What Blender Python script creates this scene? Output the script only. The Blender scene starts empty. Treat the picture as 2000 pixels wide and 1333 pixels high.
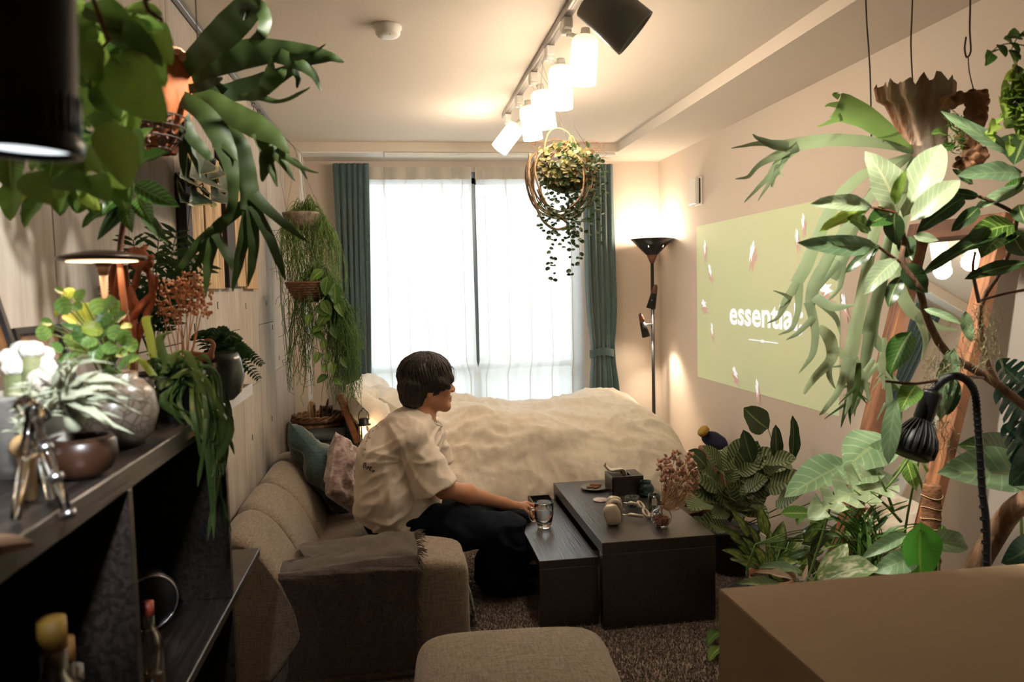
import bpy, bmesh, math, random
import numpy as np
from mathutils import Vector, Matrix, noise
random.seed(7); np.random.seed(7)
S = bpy.context.scene; C = S.collection
PI = math.pi
# ---------------------------------------------------------------- camera
F = 1480.0; CAM = Vector((0.0, 0.0, 1.45))
def _cam():
    rho = math.radians(1.4)
    yc = Vector((778-1000, 666.5-570, F)).normalized()
    a, b = math.sin(rho), math.cos(rho)
    zc = Vector((-a, b, 0)); zc.z = -(zc.x*yc.x+zc.y*yc.y)/yc.z; zc.normalize()
    xc = zc.cross(yc)
    return xc, yc, zc
_x, _y, _z = _cam()
RR = Vector((_x[0], _y[0], _z[0])); UU = Vector((_x[1], _y[1], _z[1])); FF = Vector((_x[2], _y[2], _z[2]))
cd = bpy.data.cameras.new('camera'); cam = bpy.data.objects.new('camera', cd); C.objects.link(cam)
cam.matrix_world = Matrix(((RR.x, UU.x, -FF.x, CAM.x), (RR.y, UU.y, -FF.y, CAM.y), (RR.z, UU.z, -FF.z, CAM.z), (0, 0, 0, 1)))
cd.sensor_width = 36; cd.lens = F/2000*36; cd.clip_start = .02
cd.dof.use_dof = True; cd.dof.focus_distance = 3.5; cd.dof.aperture_fstop = 4.5
S.camera = cam
# ---------------------------------------------------------------- colour management, world, lights
S.view_settings.view_transform = 'Standard'; S.view_settings.look = 'None'
S.view_settings.gamma = 1; S.view_settings.use_curve_mapping = False
S.view_settings.exposure = 0.62
w = bpy.data.worlds.new('sky'); S.world = w; w.use_nodes = True
bg = w.node_tree.nodes['Background']; bg.inputs[0].default_value = (.86, .94, 1, 1); bg.inputs[1].default_value = 3.6
def lamp(kind, name, loc, energy, col, target=None, size=.05, size_y=None, angle=60, blend=.4):
    d = bpy.data.lights.new(name, kind); d.energy = energy; d.color = col
    o = bpy.data.objects.new(name, d); C.objects.link(o); o.location = loc
    if kind == 'AREA':
        d.size = size
        if size_y: d.shape = 'RECTANGLE'; d.size_y = size_y
    else: d.shadow_soft_size = size
    if kind == 'SPOT': d.spot_size = math.radians(angle); d.spot_blend = blend
    if target is not None:
        o.rotation_euler = (Vector(target)-Vector(loc)).to_track_quat('-Z', 'Y').to_euler()
    return o
po = lamp('AREA', 'window_portal', (.42, 5.62, 1.15), 1, (1, 1, 1), (.42, 0, 1.15), 1.75, 2.3)
po.data.cycles.is_portal = True
WARM = (1, .80, .60)
# room dimensions
XL, XR, YB, YN = -.70, 1.96, 5.52, -.32
ZC, ZS, YF, XF = 2.435, 2.375, 5.13, 1.53
# ---------------------------------------------------------------- helpers
def at(px, py, Y):
    d = RR*((px-1000)/F)+UU*((666.5-py)/F)+FF
    return CAM+d*(Y/d.y)
def atx(px, py, X):
    d = RR*((px-1000)/F)+UU*((666.5-py)/F)+FF
    return CAM+d*(X/d.x)
def atz(px, py, Z):
    d = RR*((px-1000)/F)+UU*((666.5-py)/F)+FF
    return CAM+d*((Z-CAM.z)/d.z)
class MB:
    def __init__(s): s.v = []; s.f = []; s.uv = []; s.sm = []
    def add(s, vs, fs, uv=None, smooth=True):
        n = len(s.v); s.v += [tuple(v) for v in vs]
        s.f += [tuple(i+n for i in f) for f in fs]; s.sm += [smooth]*len(fs)
        s.uv += list(uv) if uv is not None else [(0, 0)]*len(vs)
        return s
    def mesh(s, name, org=(0, 0, 0), mats=()):
        me = bpy.data.meshes.new(name)
        o = np.array(s.v, dtype=float)-np.array(tuple(org))
        me.from_pydata(o.tolist(), [], s.f)
        me.polygons.foreach_set('use_smooth', s.sm)
        ul = me.uv_layers.new(name='UVMap')
        li = np.zeros(len(me.loops), dtype=np.int32); me.loops.foreach_get('vertex_index', li)
        ul.data.foreach_set('uv', np.array(s.uv, dtype=float)[li].ravel())
        for m in mats: me.materials.append(m)
        me.update()
        return me
def wloc(o):
    v = Vector((0, 0, 0))
    while o: v += o.location; o = o.parent
    return v
def tag(o, label=None, cat=None, group=None, kind=None):
    if label: o['label'] = label
    if cat: o['category'] = cat
    if group: o['group'] = group
    if kind: o['kind'] = kind
    return o
def thing(name, loc, label, cat, group=None):
    o = bpy.data.objects.new(name, None); C.objects.link(o); o.location = loc; o.empty_display_size = .05
    return tag(o, label, cat, group)
def obj(name, mb, m, parent=None, org=None, label=None, cat=None, group=None, kind=None):
    if org is None:
        a = np.array(mb.v); mn = a.min(0); mx = a.max(0)
        org = Vector(((mn[0]+mx[0])/2, (mn[1]+mx[1])/2, mn[2]))
    org = Vector(org)
    o = bpy.data.objects.new(name, mb.mesh(name, org, [m] if m else []))
    C.objects.link(o)
    if parent: o.parent = parent; o.location = org-wloc(parent)
    else: o.location = org
    return tag(o, label, cat, group, kind)
def struct(name, mb, m, parent=None):
    return obj(name, mb, m, parent, kind=None if parent else 'structure')
def inst(name, me, parent, mat4):
    """shared-data part placed with a world matrix under an unrotated parent"""
    o = bpy.data.objects.new(name, me); C.objects.link(o)
    if parent: o.parent = parent; mat4 = Matrix.Translation(-wloc(parent)) @ mat4
    o.matrix_local = mat4 if parent else mat4
    if not parent: o.matrix_world = mat4
    return o
def copy_tree(o, parent=None):
    c = o.copy(); C.objects.link(c); c.parent = parent
    for ch in [x for x in C.objects if x.parent == o]: copy_tree(ch, c)
    return c
def frame(d, up=(0, 0, 1)):
    d = Vector(d).normalized(); up = Vector(up)
    x = d.cross(up)
    if x.length < 1e-4: x = d.cross(Vector((0, 1, 0))) if abs(d.y) < .9 else d.cross(Vector((1, 0, 0)))
    x.normalize(); z = x.cross(d).normalized()
    return x, d, z
def mat_yz(loc, d, up, s=1, sx=None):
    x, y, z = frame(d, up); sx = s if sx is None else sx
    return Matrix(((x.x*sx, y.x*s, z.x*s, loc[0]), (x.y*sx, y.y*s, z.y*s, loc[1]), (x.z*sx, y.z*s, z.z*s, loc[2]), (0, 0, 0, 1)))
def box(mb, c, s, bev=0, rot=None, seg=1):
    bm = bmesh.new(); bmesh.ops.create_cube(bm, size=1)
    for v in bm.verts: v.co = Vector((v.co.x*s[0], v.co.y*s[1], v.co.z*s[2]))
    if bev: bmesh.ops.bevel(bm, geom=bm.edges[:], offset=bev, segments=seg, profile=.5, affect='EDGES')
    bm.verts.index_update()
    vs = [v.co.copy() for v in bm.verts]
    if rot is not None: vs = [rot @ v for v in vs]
    vs = [v+Vector(c) for v in vs]
    fs = [[v.index for v in f.verts] for f in bm.faces]; bm.free()
    return mb.add(vs, fs, None, seg > 1)
def box2(mb, a, b, bev=0, seg=1):
    c = [(a[i]+b[i])/2 for i in range(3)]; s = [abs(b[i]-a[i]) for i in range(3)]
    return box(mb, c, s, bev, None, seg)
def tube(mb, pts, r, n=8, cap=True, flat=1.0):
    pts = [Vector(p) for p in pts]; N = len(pts)
    if not hasattr(r, '__len__'): r = [r]*N
    t0 = (pts[1]-pts[0]).normalized()
    x = t0.orthogonal().normalized(); vs = []; uv = []
    for i, p in enumerate(pts):
        t = (pts[min(i+1, N-1)]-pts[max(i-1, 0)])
        t = t.normalized() if t.length > 1e-9 else t0
        x = (x-t*x.dot(t)); x = x.normalized() if x.length > 1e-6 else t.orthogonal().normalized()
        y = t.cross(x)
        for k in range(n):
            a = 2*PI*k/n
            vs.append(p+x*(math.cos(a)*r[i])+y*(math.sin(a)*r[i]*flat)); uv.append((k/n, i/(N-1)))
    fs = [(i*n+k, i*n+(k+1) % n, (i+1)*n+(k+1) % n, (i+1)*n+k) for i in range(N-1) for k in range(n)]
    if cap: fs += [tuple(range(n-1, -1, -1)), tuple((N-1)*n+k for k in range(n))]
    return mb.add(vs, fs, uv)
def smoothpath(pts, m=4):
    pts = [Vector(p) for p in pts]; out = []
    for i in range(len(pts)-1):
        p0 = pts[max(i-1, 0)]; p1 = pts[i]; p2 = pts[i+1]; p3 = pts[min(i+2, len(pts)-1)]
        for k in range(m):
            t = k/m
            out.append(.5*((2*p1)+(p2-p0)*t+(2*p0-5*p1+4*p2-p3)*t*t+(3*p1-p0-3*p2+p3)*t**3))
    out.append(pts[-1]); return out
def lathe(mb, prof, c, n=24, M3=None, smooth=True):
    vs = []; N = len(prof); uv = []
    for i, (r, z) in enumerate(prof):
        for k in range(n):
            a = 2*PI*k/n; v = Vector((r*math.cos(a), r*math.sin(a), z))
            if M3 is not None: v = M3 @ v
            vs.append(v+Vector(c)); uv.append((k/n, i/(N-1)))
    fs = [(i*n+k, i*n+(k+1) % n, (i+1)*n+(k+1) % n, (i+1)*n+k) for i in range(N-1) for k in range(n)]
    if prof[0][0] > 1e-5 and prof[0][0] == prof[0][0]: pass
    return mb.add(vs, fs, uv, smooth)
def ball(mb, c, r, n=12, m=8, M3=None):
    r = r if hasattr(r, '__len__') else (r, r, r)
    pr = [(math.sin(PI*i/m), -math.cos(PI*i/m)) for i in range(m+1)]
    D = Matrix.Diagonal(r)
    return lathe(mb, pr, c, n, (M3 @ D) if M3 is not None else D)
def grid(mb, fn, nu, nv, smooth=True):
    vs = [fn(u/nu, v/nv) for v in range(nv+1) for u in range(nu+1)]
    uv = [(u/nu, v/nv) for v in range(nv+1) for u in range(nu+1)]
    W = nu+1
    fs = [(v*W+u, v*W+u+1, (v+1)*W+u+1, (v+1)*W+u) for v in range(nv) for u in range(nu)]
    return mb.add(vs, fs, uv, smooth)
def R3(ax, deg): return Matrix.Rotation(math.radians(deg), 3, ax)
def z2(d): return Vector((0, 0, 1)).rotation_difference(Vector(d)).to_matrix()
def nz(p, s=1, o=0): return noise.noise(Vector((p[0]*s+o, p[1]*s+o*1.7, p[2]*s-o)))
U = random.uniform
# ---------------------------------------------------------------- materials
def newmat(name):
    m = bpy.data.materials.new(name); m.use_nodes = True
    nt = m.node_tree; return m, nt, nt.nodes, nt.links, nt.nodes['Principled BSDF']
def rgb(c): return (c[0], c[1], c[2], 1)
def s2l(r, g, b):
    f = lambda v: (v/255/12.92) if v/255 <= .04045 else ((v/255+.055)/1.055)**2.4
    return (f(r), f(g), f(b))
def mat(name, col, rough=.55, metal=0, col2=None, scale=8, stretch=(1, 1, 1), bump=0, bscale=None, spec=.5, sheen=0, coat=0, emis=None, estr=0, detail=5, lo=.35, hi=.65, trans=0, ior=1.45):
    m, nt, N, L, b = newmat(name)
    b.inputs['Base Color'].default_value = rgb(col); b.inputs['Roughness'].default_value = rough
    b.inputs['Metallic'].default_value = metal; b.inputs['Specular IOR Level'].default_value = spec
    b.inputs['Sheen Weight'].default_value = sheen; b.inputs['Coat Weight'].default_value = coat
    b.inputs['Transmission Weight'].default_value = trans; b.inputs['IOR'].default_value = ior
    if emis: b.inputs['Emission Color'].default_value = rgb(emis); b.inputs['Emission Strength'].default_value = estr
    if col2 is not None or bump:
        tc = N.new('ShaderNodeTexCoord'); mp = N.new('ShaderNodeMapping'); mp.inputs['Scale'].default_value = stretch
        L.new(tc.outputs['Object'], mp.inputs['Vector'])
        if col2 is not None:
            nz_ = N.new('ShaderNodeTexNoise'); nz_.inputs['Scale'].default_value = scale; nz_.inputs['Detail'].default_value = detail
            L.new(mp.outputs[0], nz_.inputs['Vector'])
            cr = N.new('ShaderNodeValToRGB'); cr.color_ramp.elements[0].color = rgb(col); cr.color_ramp.elements[1].color = rgb(col2)
            cr.color_ramp.elements[0].position = lo; cr.color_ramp.elements[1].position = hi
            L.new(nz_.outputs['Fac'], cr.inputs['Fac']); L.new(cr.outputs[0], b.inputs['Base Color'])
        if bump:
            n2 = N.new('ShaderNodeTexNoise'); n2.inputs['Scale'].default_value = bscale or scale*3; n2.inputs['Detail'].default_value = 6
            L.new(mp.outputs[0], n2.inputs['Vector'])
            bp = N.new('ShaderNodeBump'); bp.inputs['Strength'].default_value = bump; bp.inputs['Distance'].default_value = .01
            L.new(n2.outputs['Fac'], bp.inputs['Height']); L.new(bp.outputs[0], b.inputs['Normal'])
    return m
def weave(name, c1, c2, freq=160, bump=.4, rough=.9, sheen=.3, nscale=60):
    """linen-like cloth: crossed threads broken up by noise"""
    m, nt, N, L, b = newmat(name)
    b.inputs['Roughness'].default_value = rough; b.inputs['Sheen Weight'].default_value = sheen; b.inputs['Specular IOR Level'].default_value = .2
    tc = N.new('ShaderNodeTexCoord'); outs = []
    for st in ((6, 1, 1), (1, 6, 1), (1, 1, 6)):
        mp = N.new('ShaderNodeMapping'); mp.inputs['Scale'].default_value = [q if q == 1 else .12 for q in st]
        L.new(tc.outputs['Object'], mp.inputs['Vector'])
        n = N.new('ShaderNodeTexNoise'); n.inputs['Scale'].default_value = freq; n.inputs['Detail'].default_value = 2
        L.new(mp.outputs[0], n.inputs['Vector']); outs.append(n)
    a = N.new('ShaderNodeMath'); a.operation = 'ADD'; L.new(outs[0].outputs['Fac'], a.inputs[0]); L.new(outs[1].outputs['Fac'], a.inputs[1])
    a2 = N.new('ShaderNodeMath'); a2.operation = 'ADD'; L.new(a.outputs[0], a2.inputs[0]); L.new(outs[2].outputs['Fac'], a2.inputs[1])
    a3 = N.new('ShaderNodeMath'); a3.operation = 'MULTIPLY'; a3.inputs[1].default_value = 1/3; L.new(a2.outputs[0], a3.inputs[0])
    cr = N.new('ShaderNodeValToRGB'); cr.color_ramp.elements[0].color = rgb(c1); cr.color_ramp.elements[1].color = rgb(c2)
    cr.color_ramp.elements[0].position = .4; cr.color_ramp.elements[1].position = .6
    L.new(a3.outputs[0], cr.inputs['Fac']); L.new(cr.outputs[0], b.inputs['Base Color'])
    bp = N.new('ShaderNodeBump'); bp.inputs['Strength'].default_value = bump; bp.inputs['Distance'].default_value = .004
    L.new(a3.outputs[0], bp.inputs['Height']); L.new(bp.outputs[0], b.inputs['Normal'])
    return m
def glassmat(name, col=(1, 1, 1), tint=.08, rough=.02):
    """thin clear glass: mostly transparent, glossy at grazing angles"""
    m, nt, N, L, b = newmat(name); N.remove(b); out = N['Material Output']
    t = N.new('ShaderNodeBsdfTransparent'); t.inputs[0].default_value = rgb(col)
    g = N.new('ShaderNodeBsdfGlossy'); g.inputs['Roughness'].default_value = rough
    lw = N.new('ShaderNodeLayerWeight'); lw.inputs['Blend'].default_value = .25
    ma = N.new('ShaderNodeMath'); ma.operation = 'MULTIPLY_ADD'; ma.inputs[1].default_value = .75; ma.inputs[2].default_value = tint
    L.new(lw.outputs['Fresnel'], ma.inputs[0])
    mx = N.new('ShaderNodeMixShader'); L.new(ma.outputs[0], mx.inputs[0]); L.new(t.outputs[0], mx.inputs[1]); L.new(g.outputs[0], mx.inputs[2])
    L.new(mx.outputs[0], out.inputs['Surface']); return m
def emat(name, col, st):
    m, nt, N, L, b = newmat(name); N.remove(b)
    e = N.new('ShaderNodeEmission'); e.inputs[0].default_value = rgb(col); e.inputs[1].default_value = st
    L.new(e.outputs[0], N['Material Output'].inputs['Surface']); return m
def leafmat(name, c1, c2, style='plain', freq=14, rough=.4, tr=.25, vein=None, bright=.35, edge=None):
    """c1 blade, c2 second tone, vein = midrib colour; UV x across, y along"""
    m, nt, N, L, b = newmat(name); out = N['Material Output']
    def math_(op, a=None, v1=None, bb=None, v0=None):
        n = N.new('ShaderNodeMath'); n.operation = op
        if a is not None: L.new(a, n.inputs[0])
        elif v0 is not None: n.inputs[0].default_value = v0
        if bb is not None: L.new(bb, n.inputs[1])
        elif v1 is not None: n.inputs[1].default_value = v1
        return n.outputs[0]
    def mixc(f, a, c):
        n = N.new('ShaderNodeMix'); n.data_type = 'RGBA'
        L.new(f, n.inputs[0])
        if hasattr(a, 'links'): L.new(a, n.inputs[6])
        else: n.inputs[6].default_value = rgb(a)
        if hasattr(c, 'links'): L.new(c, n.inputs[7])
        else: n.inputs[7].default_value = rgb(c)
        return n.outputs[2]
    uv = N.new('ShaderNodeUVMap'); sp = N.new('ShaderNodeSeparateXYZ'); L.new(uv.outputs[0], sp.inputs[0])
    a = math_('ABSOLUTE', math_('SUBTRACT', sp.outputs[0], .5)); a = math_('MULTIPLY', a, 2.0)
    oi = N.new('ShaderNodeObjectInfo')
    tc = N.new('ShaderNodeTexCoord'); nn = N.new('ShaderNodeTexNoise'); nn.inputs['Scale'].default_value = 12; L.new(tc.outputs['Generated'], nn.inputs['Vector'])
    f = math_('MULTIPLY', nn.outputs['Fac'], 1.0)
    f = math_('MULTIPLY_ADD', f, 1.6); f.node.inputs[2].default_value = -.4; f.node.use_clamp = True
    col = mixc(f, c1, [x*.8+y*.2 for x, y in zip(c1, c2)])
    if style != 'plain':
        ph = math_('SUBTRACT', sp.outputs[1], None, math_('MULTIPLY', a, .22))
        s = math_('SINE', math_('MULTIPLY', ph, freq*2*PI))
        if style == 'stripe': s2 = math_('MULTIPLY_ADD', s, 1.5)
        elif style == 'pinnate': s2 = math_('MULTIPLY_ADD', s, 4)
        else: s2 = math_('MULTIPLY_ADD', s, 2)
        s2.node.inputs[2].default_value = {'stripe': .45, 'pinnate': -3.2, 'blotch': 0}.get(style, 0); s2.node.use_clamp = True
        if style == 'blotch':
            n3 = N.new('ShaderNodeTexNoise'); n3.inputs['Scale'].default_value = 5; L.new(tc.outputs['Generated'], n3.inputs['Vector'])
            s2 = math_('MULTIPLY_ADD', n3.outputs['Fac'], 6); s2.node.inputs[2].default_value = -2.7; s2.node.use_clamp = True
            s2 = math_('MULTIPLY', s2, None, math_('SUBTRACT', None, None, math_('POWER', a, 3.0), v0=1.0))
        col = mixc(s2, col, c2)
    if vein:
        mv = math_('LESS_THAN', a, .07); col = mixc(mv, col, vein)
    if edge:
        ev = math_('GREATER_THAN', a, .8); col = mixc(ev, col, edge)
    hsv = N.new('ShaderNodeHueSaturation'); L.new(col, hsv.inputs['Color'])
    vv = math_('MULTIPLY_ADD', oi.outputs['Random'], bright*2); vv.node.inputs[2].default_value = 1-bright
    L.new(vv, hsv.inputs['Value'])
    hh = math_('MULTIPLY_ADD', oi.outputs['Random'], -.03); hh.node.inputs[2].default_value = .515; L.new(hh, hsv.inputs['Hue'])
    L.new(hsv.outputs[0], b.inputs['Base Color']); b.inputs['Roughness'].default_value = rough; b.inputs['Specular IOR Level'].default_value = .45
    t = N.new('ShaderNodeBsdfTranslucent'); L.new(hsv.outputs[0], t.inputs[0])
    mx = N.new('ShaderNodeMixShader'); mx.inputs[0].default_value = tr
    L.new(b.outputs[0], mx.inputs[1]); L.new(t.outputs[0], mx.inputs[2]); L.new(mx.outputs[0], out.inputs['Surface'])
    return m
m_plaster = mat('plaster', (.66, .575, .49), .85, bump=.08, bscale=240)
m_ceil = mat('ceiling_paper', (.68, .61, .53), .85, bump=.1, bscale=160)
m_white = mat('white_paint', (.78, .77, .74), .45)
m_black = mat('black_paint', (.012, .012, .013), .45)
m_blackm = mat('black_metal', (.02, .02, .02), .35, metal=.6)
m_steel = mat('steel', (.5, .5, .52), .3, metal=1)
m_wire = mat('dark_wire', (.06, .04, .03), .5, metal=.4)
m_soil = mat('soil', (.03, .02, .014), .95, col2=(.08, .05, .03), scale=40, bump=.8)
m_terra = mat('terracotta', (.30, .13, .07), .8, col2=(.38, .19, .11), scale=10, bump=.1)
m_glass = glassmat('clear_glass', (.95, .97, .96), .1)
# ================================================================ ROOM
b = MB(); box2(b, (XL-.1, YN, -.1), (XR+.1, YB+.1, 0)); struct('floor', b, mat('floor_boards', (.16, .12, .09), .5))
b = MB(); box2(b, (XL, YN, ZC), (XF, YF, ZC+.12)); box2(b, (XF, YN, ZS), (XR, YB, ZC+.12)); box2(b, (XL, YF, ZS), (XF, YB, ZC+.12))
struct('ceiling', b, m_ceil)
# left wall: cast concrete in tall panels with recessed joints and tie slots
m_conc, nt, N, L, pb = newmat('board_marked_concrete')
pb.inputs['Roughness'].default_value = .75
tc = N.new('ShaderNodeTexCoord'); mp = N.new('ShaderNodeMapping'); mp.inputs['Scale'].default_value = (1, 6, .5); L.new(tc.outputs['Object'], mp.inputs[0])
n1 = N.new('ShaderNodeTexNoise'); n1.inputs['Scale'].default_value = 5; n1.inputs['Detail'].default_value = 8; n1.inputs['Roughness'].default_value = .7; L.new(mp.outputs[0], n1.inputs[0])
n2 = N.new('ShaderNodeTexNoise'); n2.inputs['Scale'].default_value = 2.2; n2.inputs['Detail'].default_value = 6; L.new(tc.outputs['Object'], n2.inputs[0])
mm = N.new('ShaderNodeMath'); mm.operation = 'ADD'; L.new(n1.outputs['Fac'], mm.inputs[0]); L.new(n2.outputs['Fac'], mm.inputs[1])
mh = N.new('ShaderNodeMath'); mh.operation = 'MULTIPLY'; mh.inputs[1].default_value = .5; L.new(mm.outputs[0], mh.inputs[0])
cr = N.new('ShaderNodeValToRGB'); e = cr.color_ramp.elements; e[0].position = .34; e[0].color = (.30, .26, .22, 1); e[1].position = .60; e[1].color = (.50, .455, .40, 1)
L.new(mh.outputs[0], cr.inputs[0]); L.new(cr.outputs[0], pb.inputs['Base Color'])
bp = N.new('ShaderNodeBump'); bp.inputs['Strength'].default_value = .35; bp.inputs['Distance'].default_value = .006; L.new(n1.outputs['Fac'], bp.inputs['Height']); L.new(bp.outputs[0], pb.inputs['Normal'])
b = MB(); box2(b, (XL-.12, YN, 0), (XL-.012, YB+.1, ZC+.12)); wl = struct('wall_left', b, mat('concrete_joint', (.12, .10, .08), .9))
y = -.1-.45*1; k = 0
while y < YB-.01:
    y1 = min(y+.45, YB); zz = 1.02 if k % 2 else 1.3
    for z0, z1 in ((0, zz), (zz, ZC)):
        b = MB(); box2(b, (XL-.012, max(y, YN)+.0015, z0+.0015), (XL, y1-.0015, z1-.0015), .0015); struct('concrete_panel', b, m_conc, wl)
    y = y1; k += 1
b = MB()
for px, py in ((415, 282), (467, 337), (425, 597), (480, 598), (520, 593), (408, 790), (448, 815), (531, 818), (493, 855), (545, 700), (380, 640), (532, 640)):
    p = atx(px, py, XL); box(b, (XL+.0004, p.y, p.z), (.003, .006, .028))
struct('tie_slot', b, m_black, wl)['kind'] = 'stuff'
b = MB(); box2(b, (XR, YN, 0), (XR+.1, YB+.1, ZC+.12)); struct('wall_right', b, m_plaster)
# back wall with the window opening
WX0, WX1, WZ0, WZ1 = -.33, 1.36, .42, 2.30
b = MB()
for a, c in (((XL, YB, 0), (WX0, YB+.1, ZC+.12)), ((WX1, YB, 0), (XR, YB+.1, ZC+.12)), ((WX0, YB, 0), (WX1, YB+.1, WZ0)), ((WX0, YB, WZ1), (WX1, YB+.1, ZC+.12))): box2(b, a, c)
struct('wall_back', b, m_plaster)
b = MB(); box2(b, (XL, YF, 0), (XL+.085, YB, ZS)); struct('trim_1', b, m_plaster)
b = MB(); box2(b, (XL, YN-.1, 0), (XR, YN, ZC+.12)); struct('wall_front', b, mat('bounce_cut_wall', (.05, .04, .035), .7))  # unseen wall, set close and dark to cut bounce light behind the camera
# white casing round the recess, curtain box and rails
b = MB(); box2(b, (XL+.085, YF+.002, .3), (XL+.10, YF+.14, ZS), .002); box2(b, (XL+.10, YF+.002, ZS-.012), (-.07, YF+.14, ZS), .002)
struct('trim_2', b, m_white)
b = MB()
for k in range(3): box2(b, (-.06, YF+.03+k*.035, ZS-.018), (1.52, YF+.05+k*.035, ZS-.001), .002)
struct('trim_3', b, m_white)
# window: aluminium frame, two sashes, panes
wm = mat('grey_aluminium', (.12, .15, .17), .4, metal=.5)
b = MB(); t = .04
box2(b, (WX0, YB+.02, WZ0), (WX0+t, YB+.09, WZ1), .003); box2(b, (WX1-t, YB+.02, WZ0), (WX1, YB+.09, WZ1), .003)
box2(b, (WX0, YB+.02, WZ0), (WX1, YB+.09, WZ0+t), .003); box2(b, (WX0, YB+.02, WZ1-t), (WX1, YB+.09, WZ1), .003)
wn = struct('window_1', b, wm)
xm = (at(927, 550, YB+.05)).x
for x0, x1, yy in ((WX0+t, xm+.02, YB+.04), (xm-.02, WX1-t, YB+.065)):
    b = MB(); z0, z1 = WZ0+t, WZ1-t
    for a, c in (((x0, z0), (x0+.045, z1)), ((x1-.045, z0), (x1, z1)), ((x0, z0), (x1, z0+.05)), ((x0, z1-.045), (x1, z1)), ((x0, .86), (x1, .90))):
        box2(b, (a[0], yy-.012, a[1]), (c[0], yy+.012, c[1]), .002)
    sh = struct('window_sash', b, wm, wn)
    b = MB(); box2(b, (x0+.04, yy-.003, z0+.04), (x1-.04, yy+.003, z1-.04)); struct('window_pane', b, m_glass, sh)
# balcony parapet outside, seen only as a fainter band through the sheers
b = MB(); box2(b, (-1.6, 6.6, -.1), (2.8, 6.7, .86)); box2(b, (-1.6, YB+.2, -.2), (2.8, 6.6, -.1)); struct('trim_4', b, mat('parapet', (.75, .76, .78), .8))
# baseboards
b = MB(); box2(b, (XR-.012, YN, 0), (XR, YB, .06), .002); struct('baseboard_right', b, m_white)
b = MB(); box2(b, (XL+.085, YB-.012, 0), (XR-.012, YB, .06), .002); struct('baseboard_back', b, m_white)

# carpet
m_carpet = mat('taupe_pile', (.17, .125, .10), .95, col2=(.36, .28, .235), scale=90, bump=.9, bscale=160, sheen=.3)
b = MB(); box2(b, (XL+.01, 1.0, .001), (1.94, 4.6, .022), .004)
rug = obj('carpet', b, m_carpet, None, (.6, 2.8, .001), 'taupe looped pile carpet under the coffee tables and sofa', 'carpet')
b = MB(); n = 90000
P = np.random.rand(n, 2)*[1.9, 2.0]+[-.05, 2.3]
P = P[~((P[:, 0] > .62) & (P[:, 0] < 1.3) & (P[:, 1] > 3.25) & (P[:, 1] < 4.05))]; n = len(P)
ang = np.random.rand(n)*2*PI; hh = .006+np.random.rand(n)*.011; wd = .0035; lean = (np.random.rand(n, 2)-.5)*.016
dx = np.cos(ang)*wd; dy = np.sin(ang)*wd
V = np.zeros((n, 3, 3)); V[:, 0] = np.c_[P[:, 0]-dx, P[:, 1]-dy, np.full(n, .02)]; V[:, 1] = np.c_[P[:, 0]+dx, P[:, 1]+dy, np.full(n, .02)]
V[:, 2] = np.c_[P[:, 0]+lean[:, 0], P[:, 1]+lean[:, 1], .022+hh]
b.v = V.reshape(-1, 3).tolist(); b.f = np.arange(n*3).reshape(-1, 3).tolist(); b.uv = [(0, 0)]*(n*3); b.sm = [False]*n
obj('pile', b, m_carpet, rug, kind='stuff')

# curtains
def curtain(x0t, x1t, x0b, x1b, zt, zb, n, amp, tie=None, y0=5.42, pleat=0, close=0):
    b = MB()
    def fn(u, v):
        z = zt+(zb-zt)*v; a = x0t+(x0b-x0t)*v**1.5; c = x1t+(x1b-x1t)*v**1.5
        x = a+(c-a)*u
        if tie:
            k = math.exp(-((z-tie[1])/.22)**2)*tie[2]; x = x+(tie[0]-x)*k
            am = amp*(1-.5*k)
        else: am = amp
        ph = u*n*2*PI+.5*math.sin(v*3+u*9)
        w_ = min(1, .55+v*3)
        yy = y0+am*math.sin(ph)*w_+am*.35*math.sin(ph*2.1+v*4)*min(1, v*4)
        if v < .09: x += .25*(c-a)/n*math.sin(ph*2)*.3
        if pleat:
            for k in range(pleat):
                s_ = (u-(k+.5)/pleat-.004*math.sin(z*2+k*2.3))/.013
                if abs(s_) < 3: x -= 2.3*.013*(c-a)*s_*math.exp(-s_*s_); yy += .012*math.exp(-s_*s_)
        if close: kk = max(0, min(1, (.90-z)/.05)); x += close*kk*(u if close > 0 else 1-u)
        return Vector((x+amp*.3*math.cos(ph), yy, z))
    grid(b, fn, 320 if pleat else n*16, 40); return b
m_teal = weave('teal_linen', (.040, .078, .082), (.085, .14, .142), 220, .5, .85, .5)
p0, p1 = at(647, 318, 5.35), at(717, 318, 5.35); q0, q1 = at(652, 800, 5.35), at(716, 800, 5.35)
c1 = thing('curtain', (p0.x+.1, 5.37, .04), 'dark teal linen curtain gathered at the left side of the window', 'curtain')
obj('curtain_cloth', curtain(p0.x, p1.x, at(700, 800, 5.35).x-.1, at(714, 800, 5.35).x+.01, p0.z, .06, 6, .030, y0=5.38), m_teal, c1)
p0, p1 = at(1140, 318, 5.3), at(1199, 318, 5.3); tb = at(1180, 690, 5.3)
c2 = thing('curtain', (p0.x+.1, 5.34, .04), 'dark teal linen curtain tied back at the right side of the window', 'curtain')
obj('curtain_cloth', curtain(p0.x, p1.x, at(1158, 800, 5.3).x, at(1218, 800, 5.3).x, p0.z, .06, 5, .030, (tb.x, tb.z, .25), y0=5.36), m_teal, c2)
b = MB()
ptt = [Vector((tb.x+.093*math.cos(a), 5.36+.05*math.sin(a), tb.z-.012*math.cos(a*2))) for a in [2*PI*k/24 for k in range(25)]]
for i in range(24):
    p, q = ptt[i], ptt[i+1]; b.add([p-Vector((0, 0, .028)), q-Vector((0, 0, .028)), q+Vector((0, 0, .028)), p+Vector((0, 0, .028))], [(0, 1, 2, 3)])
obj('tieback', b, m_teal, c2)
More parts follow.
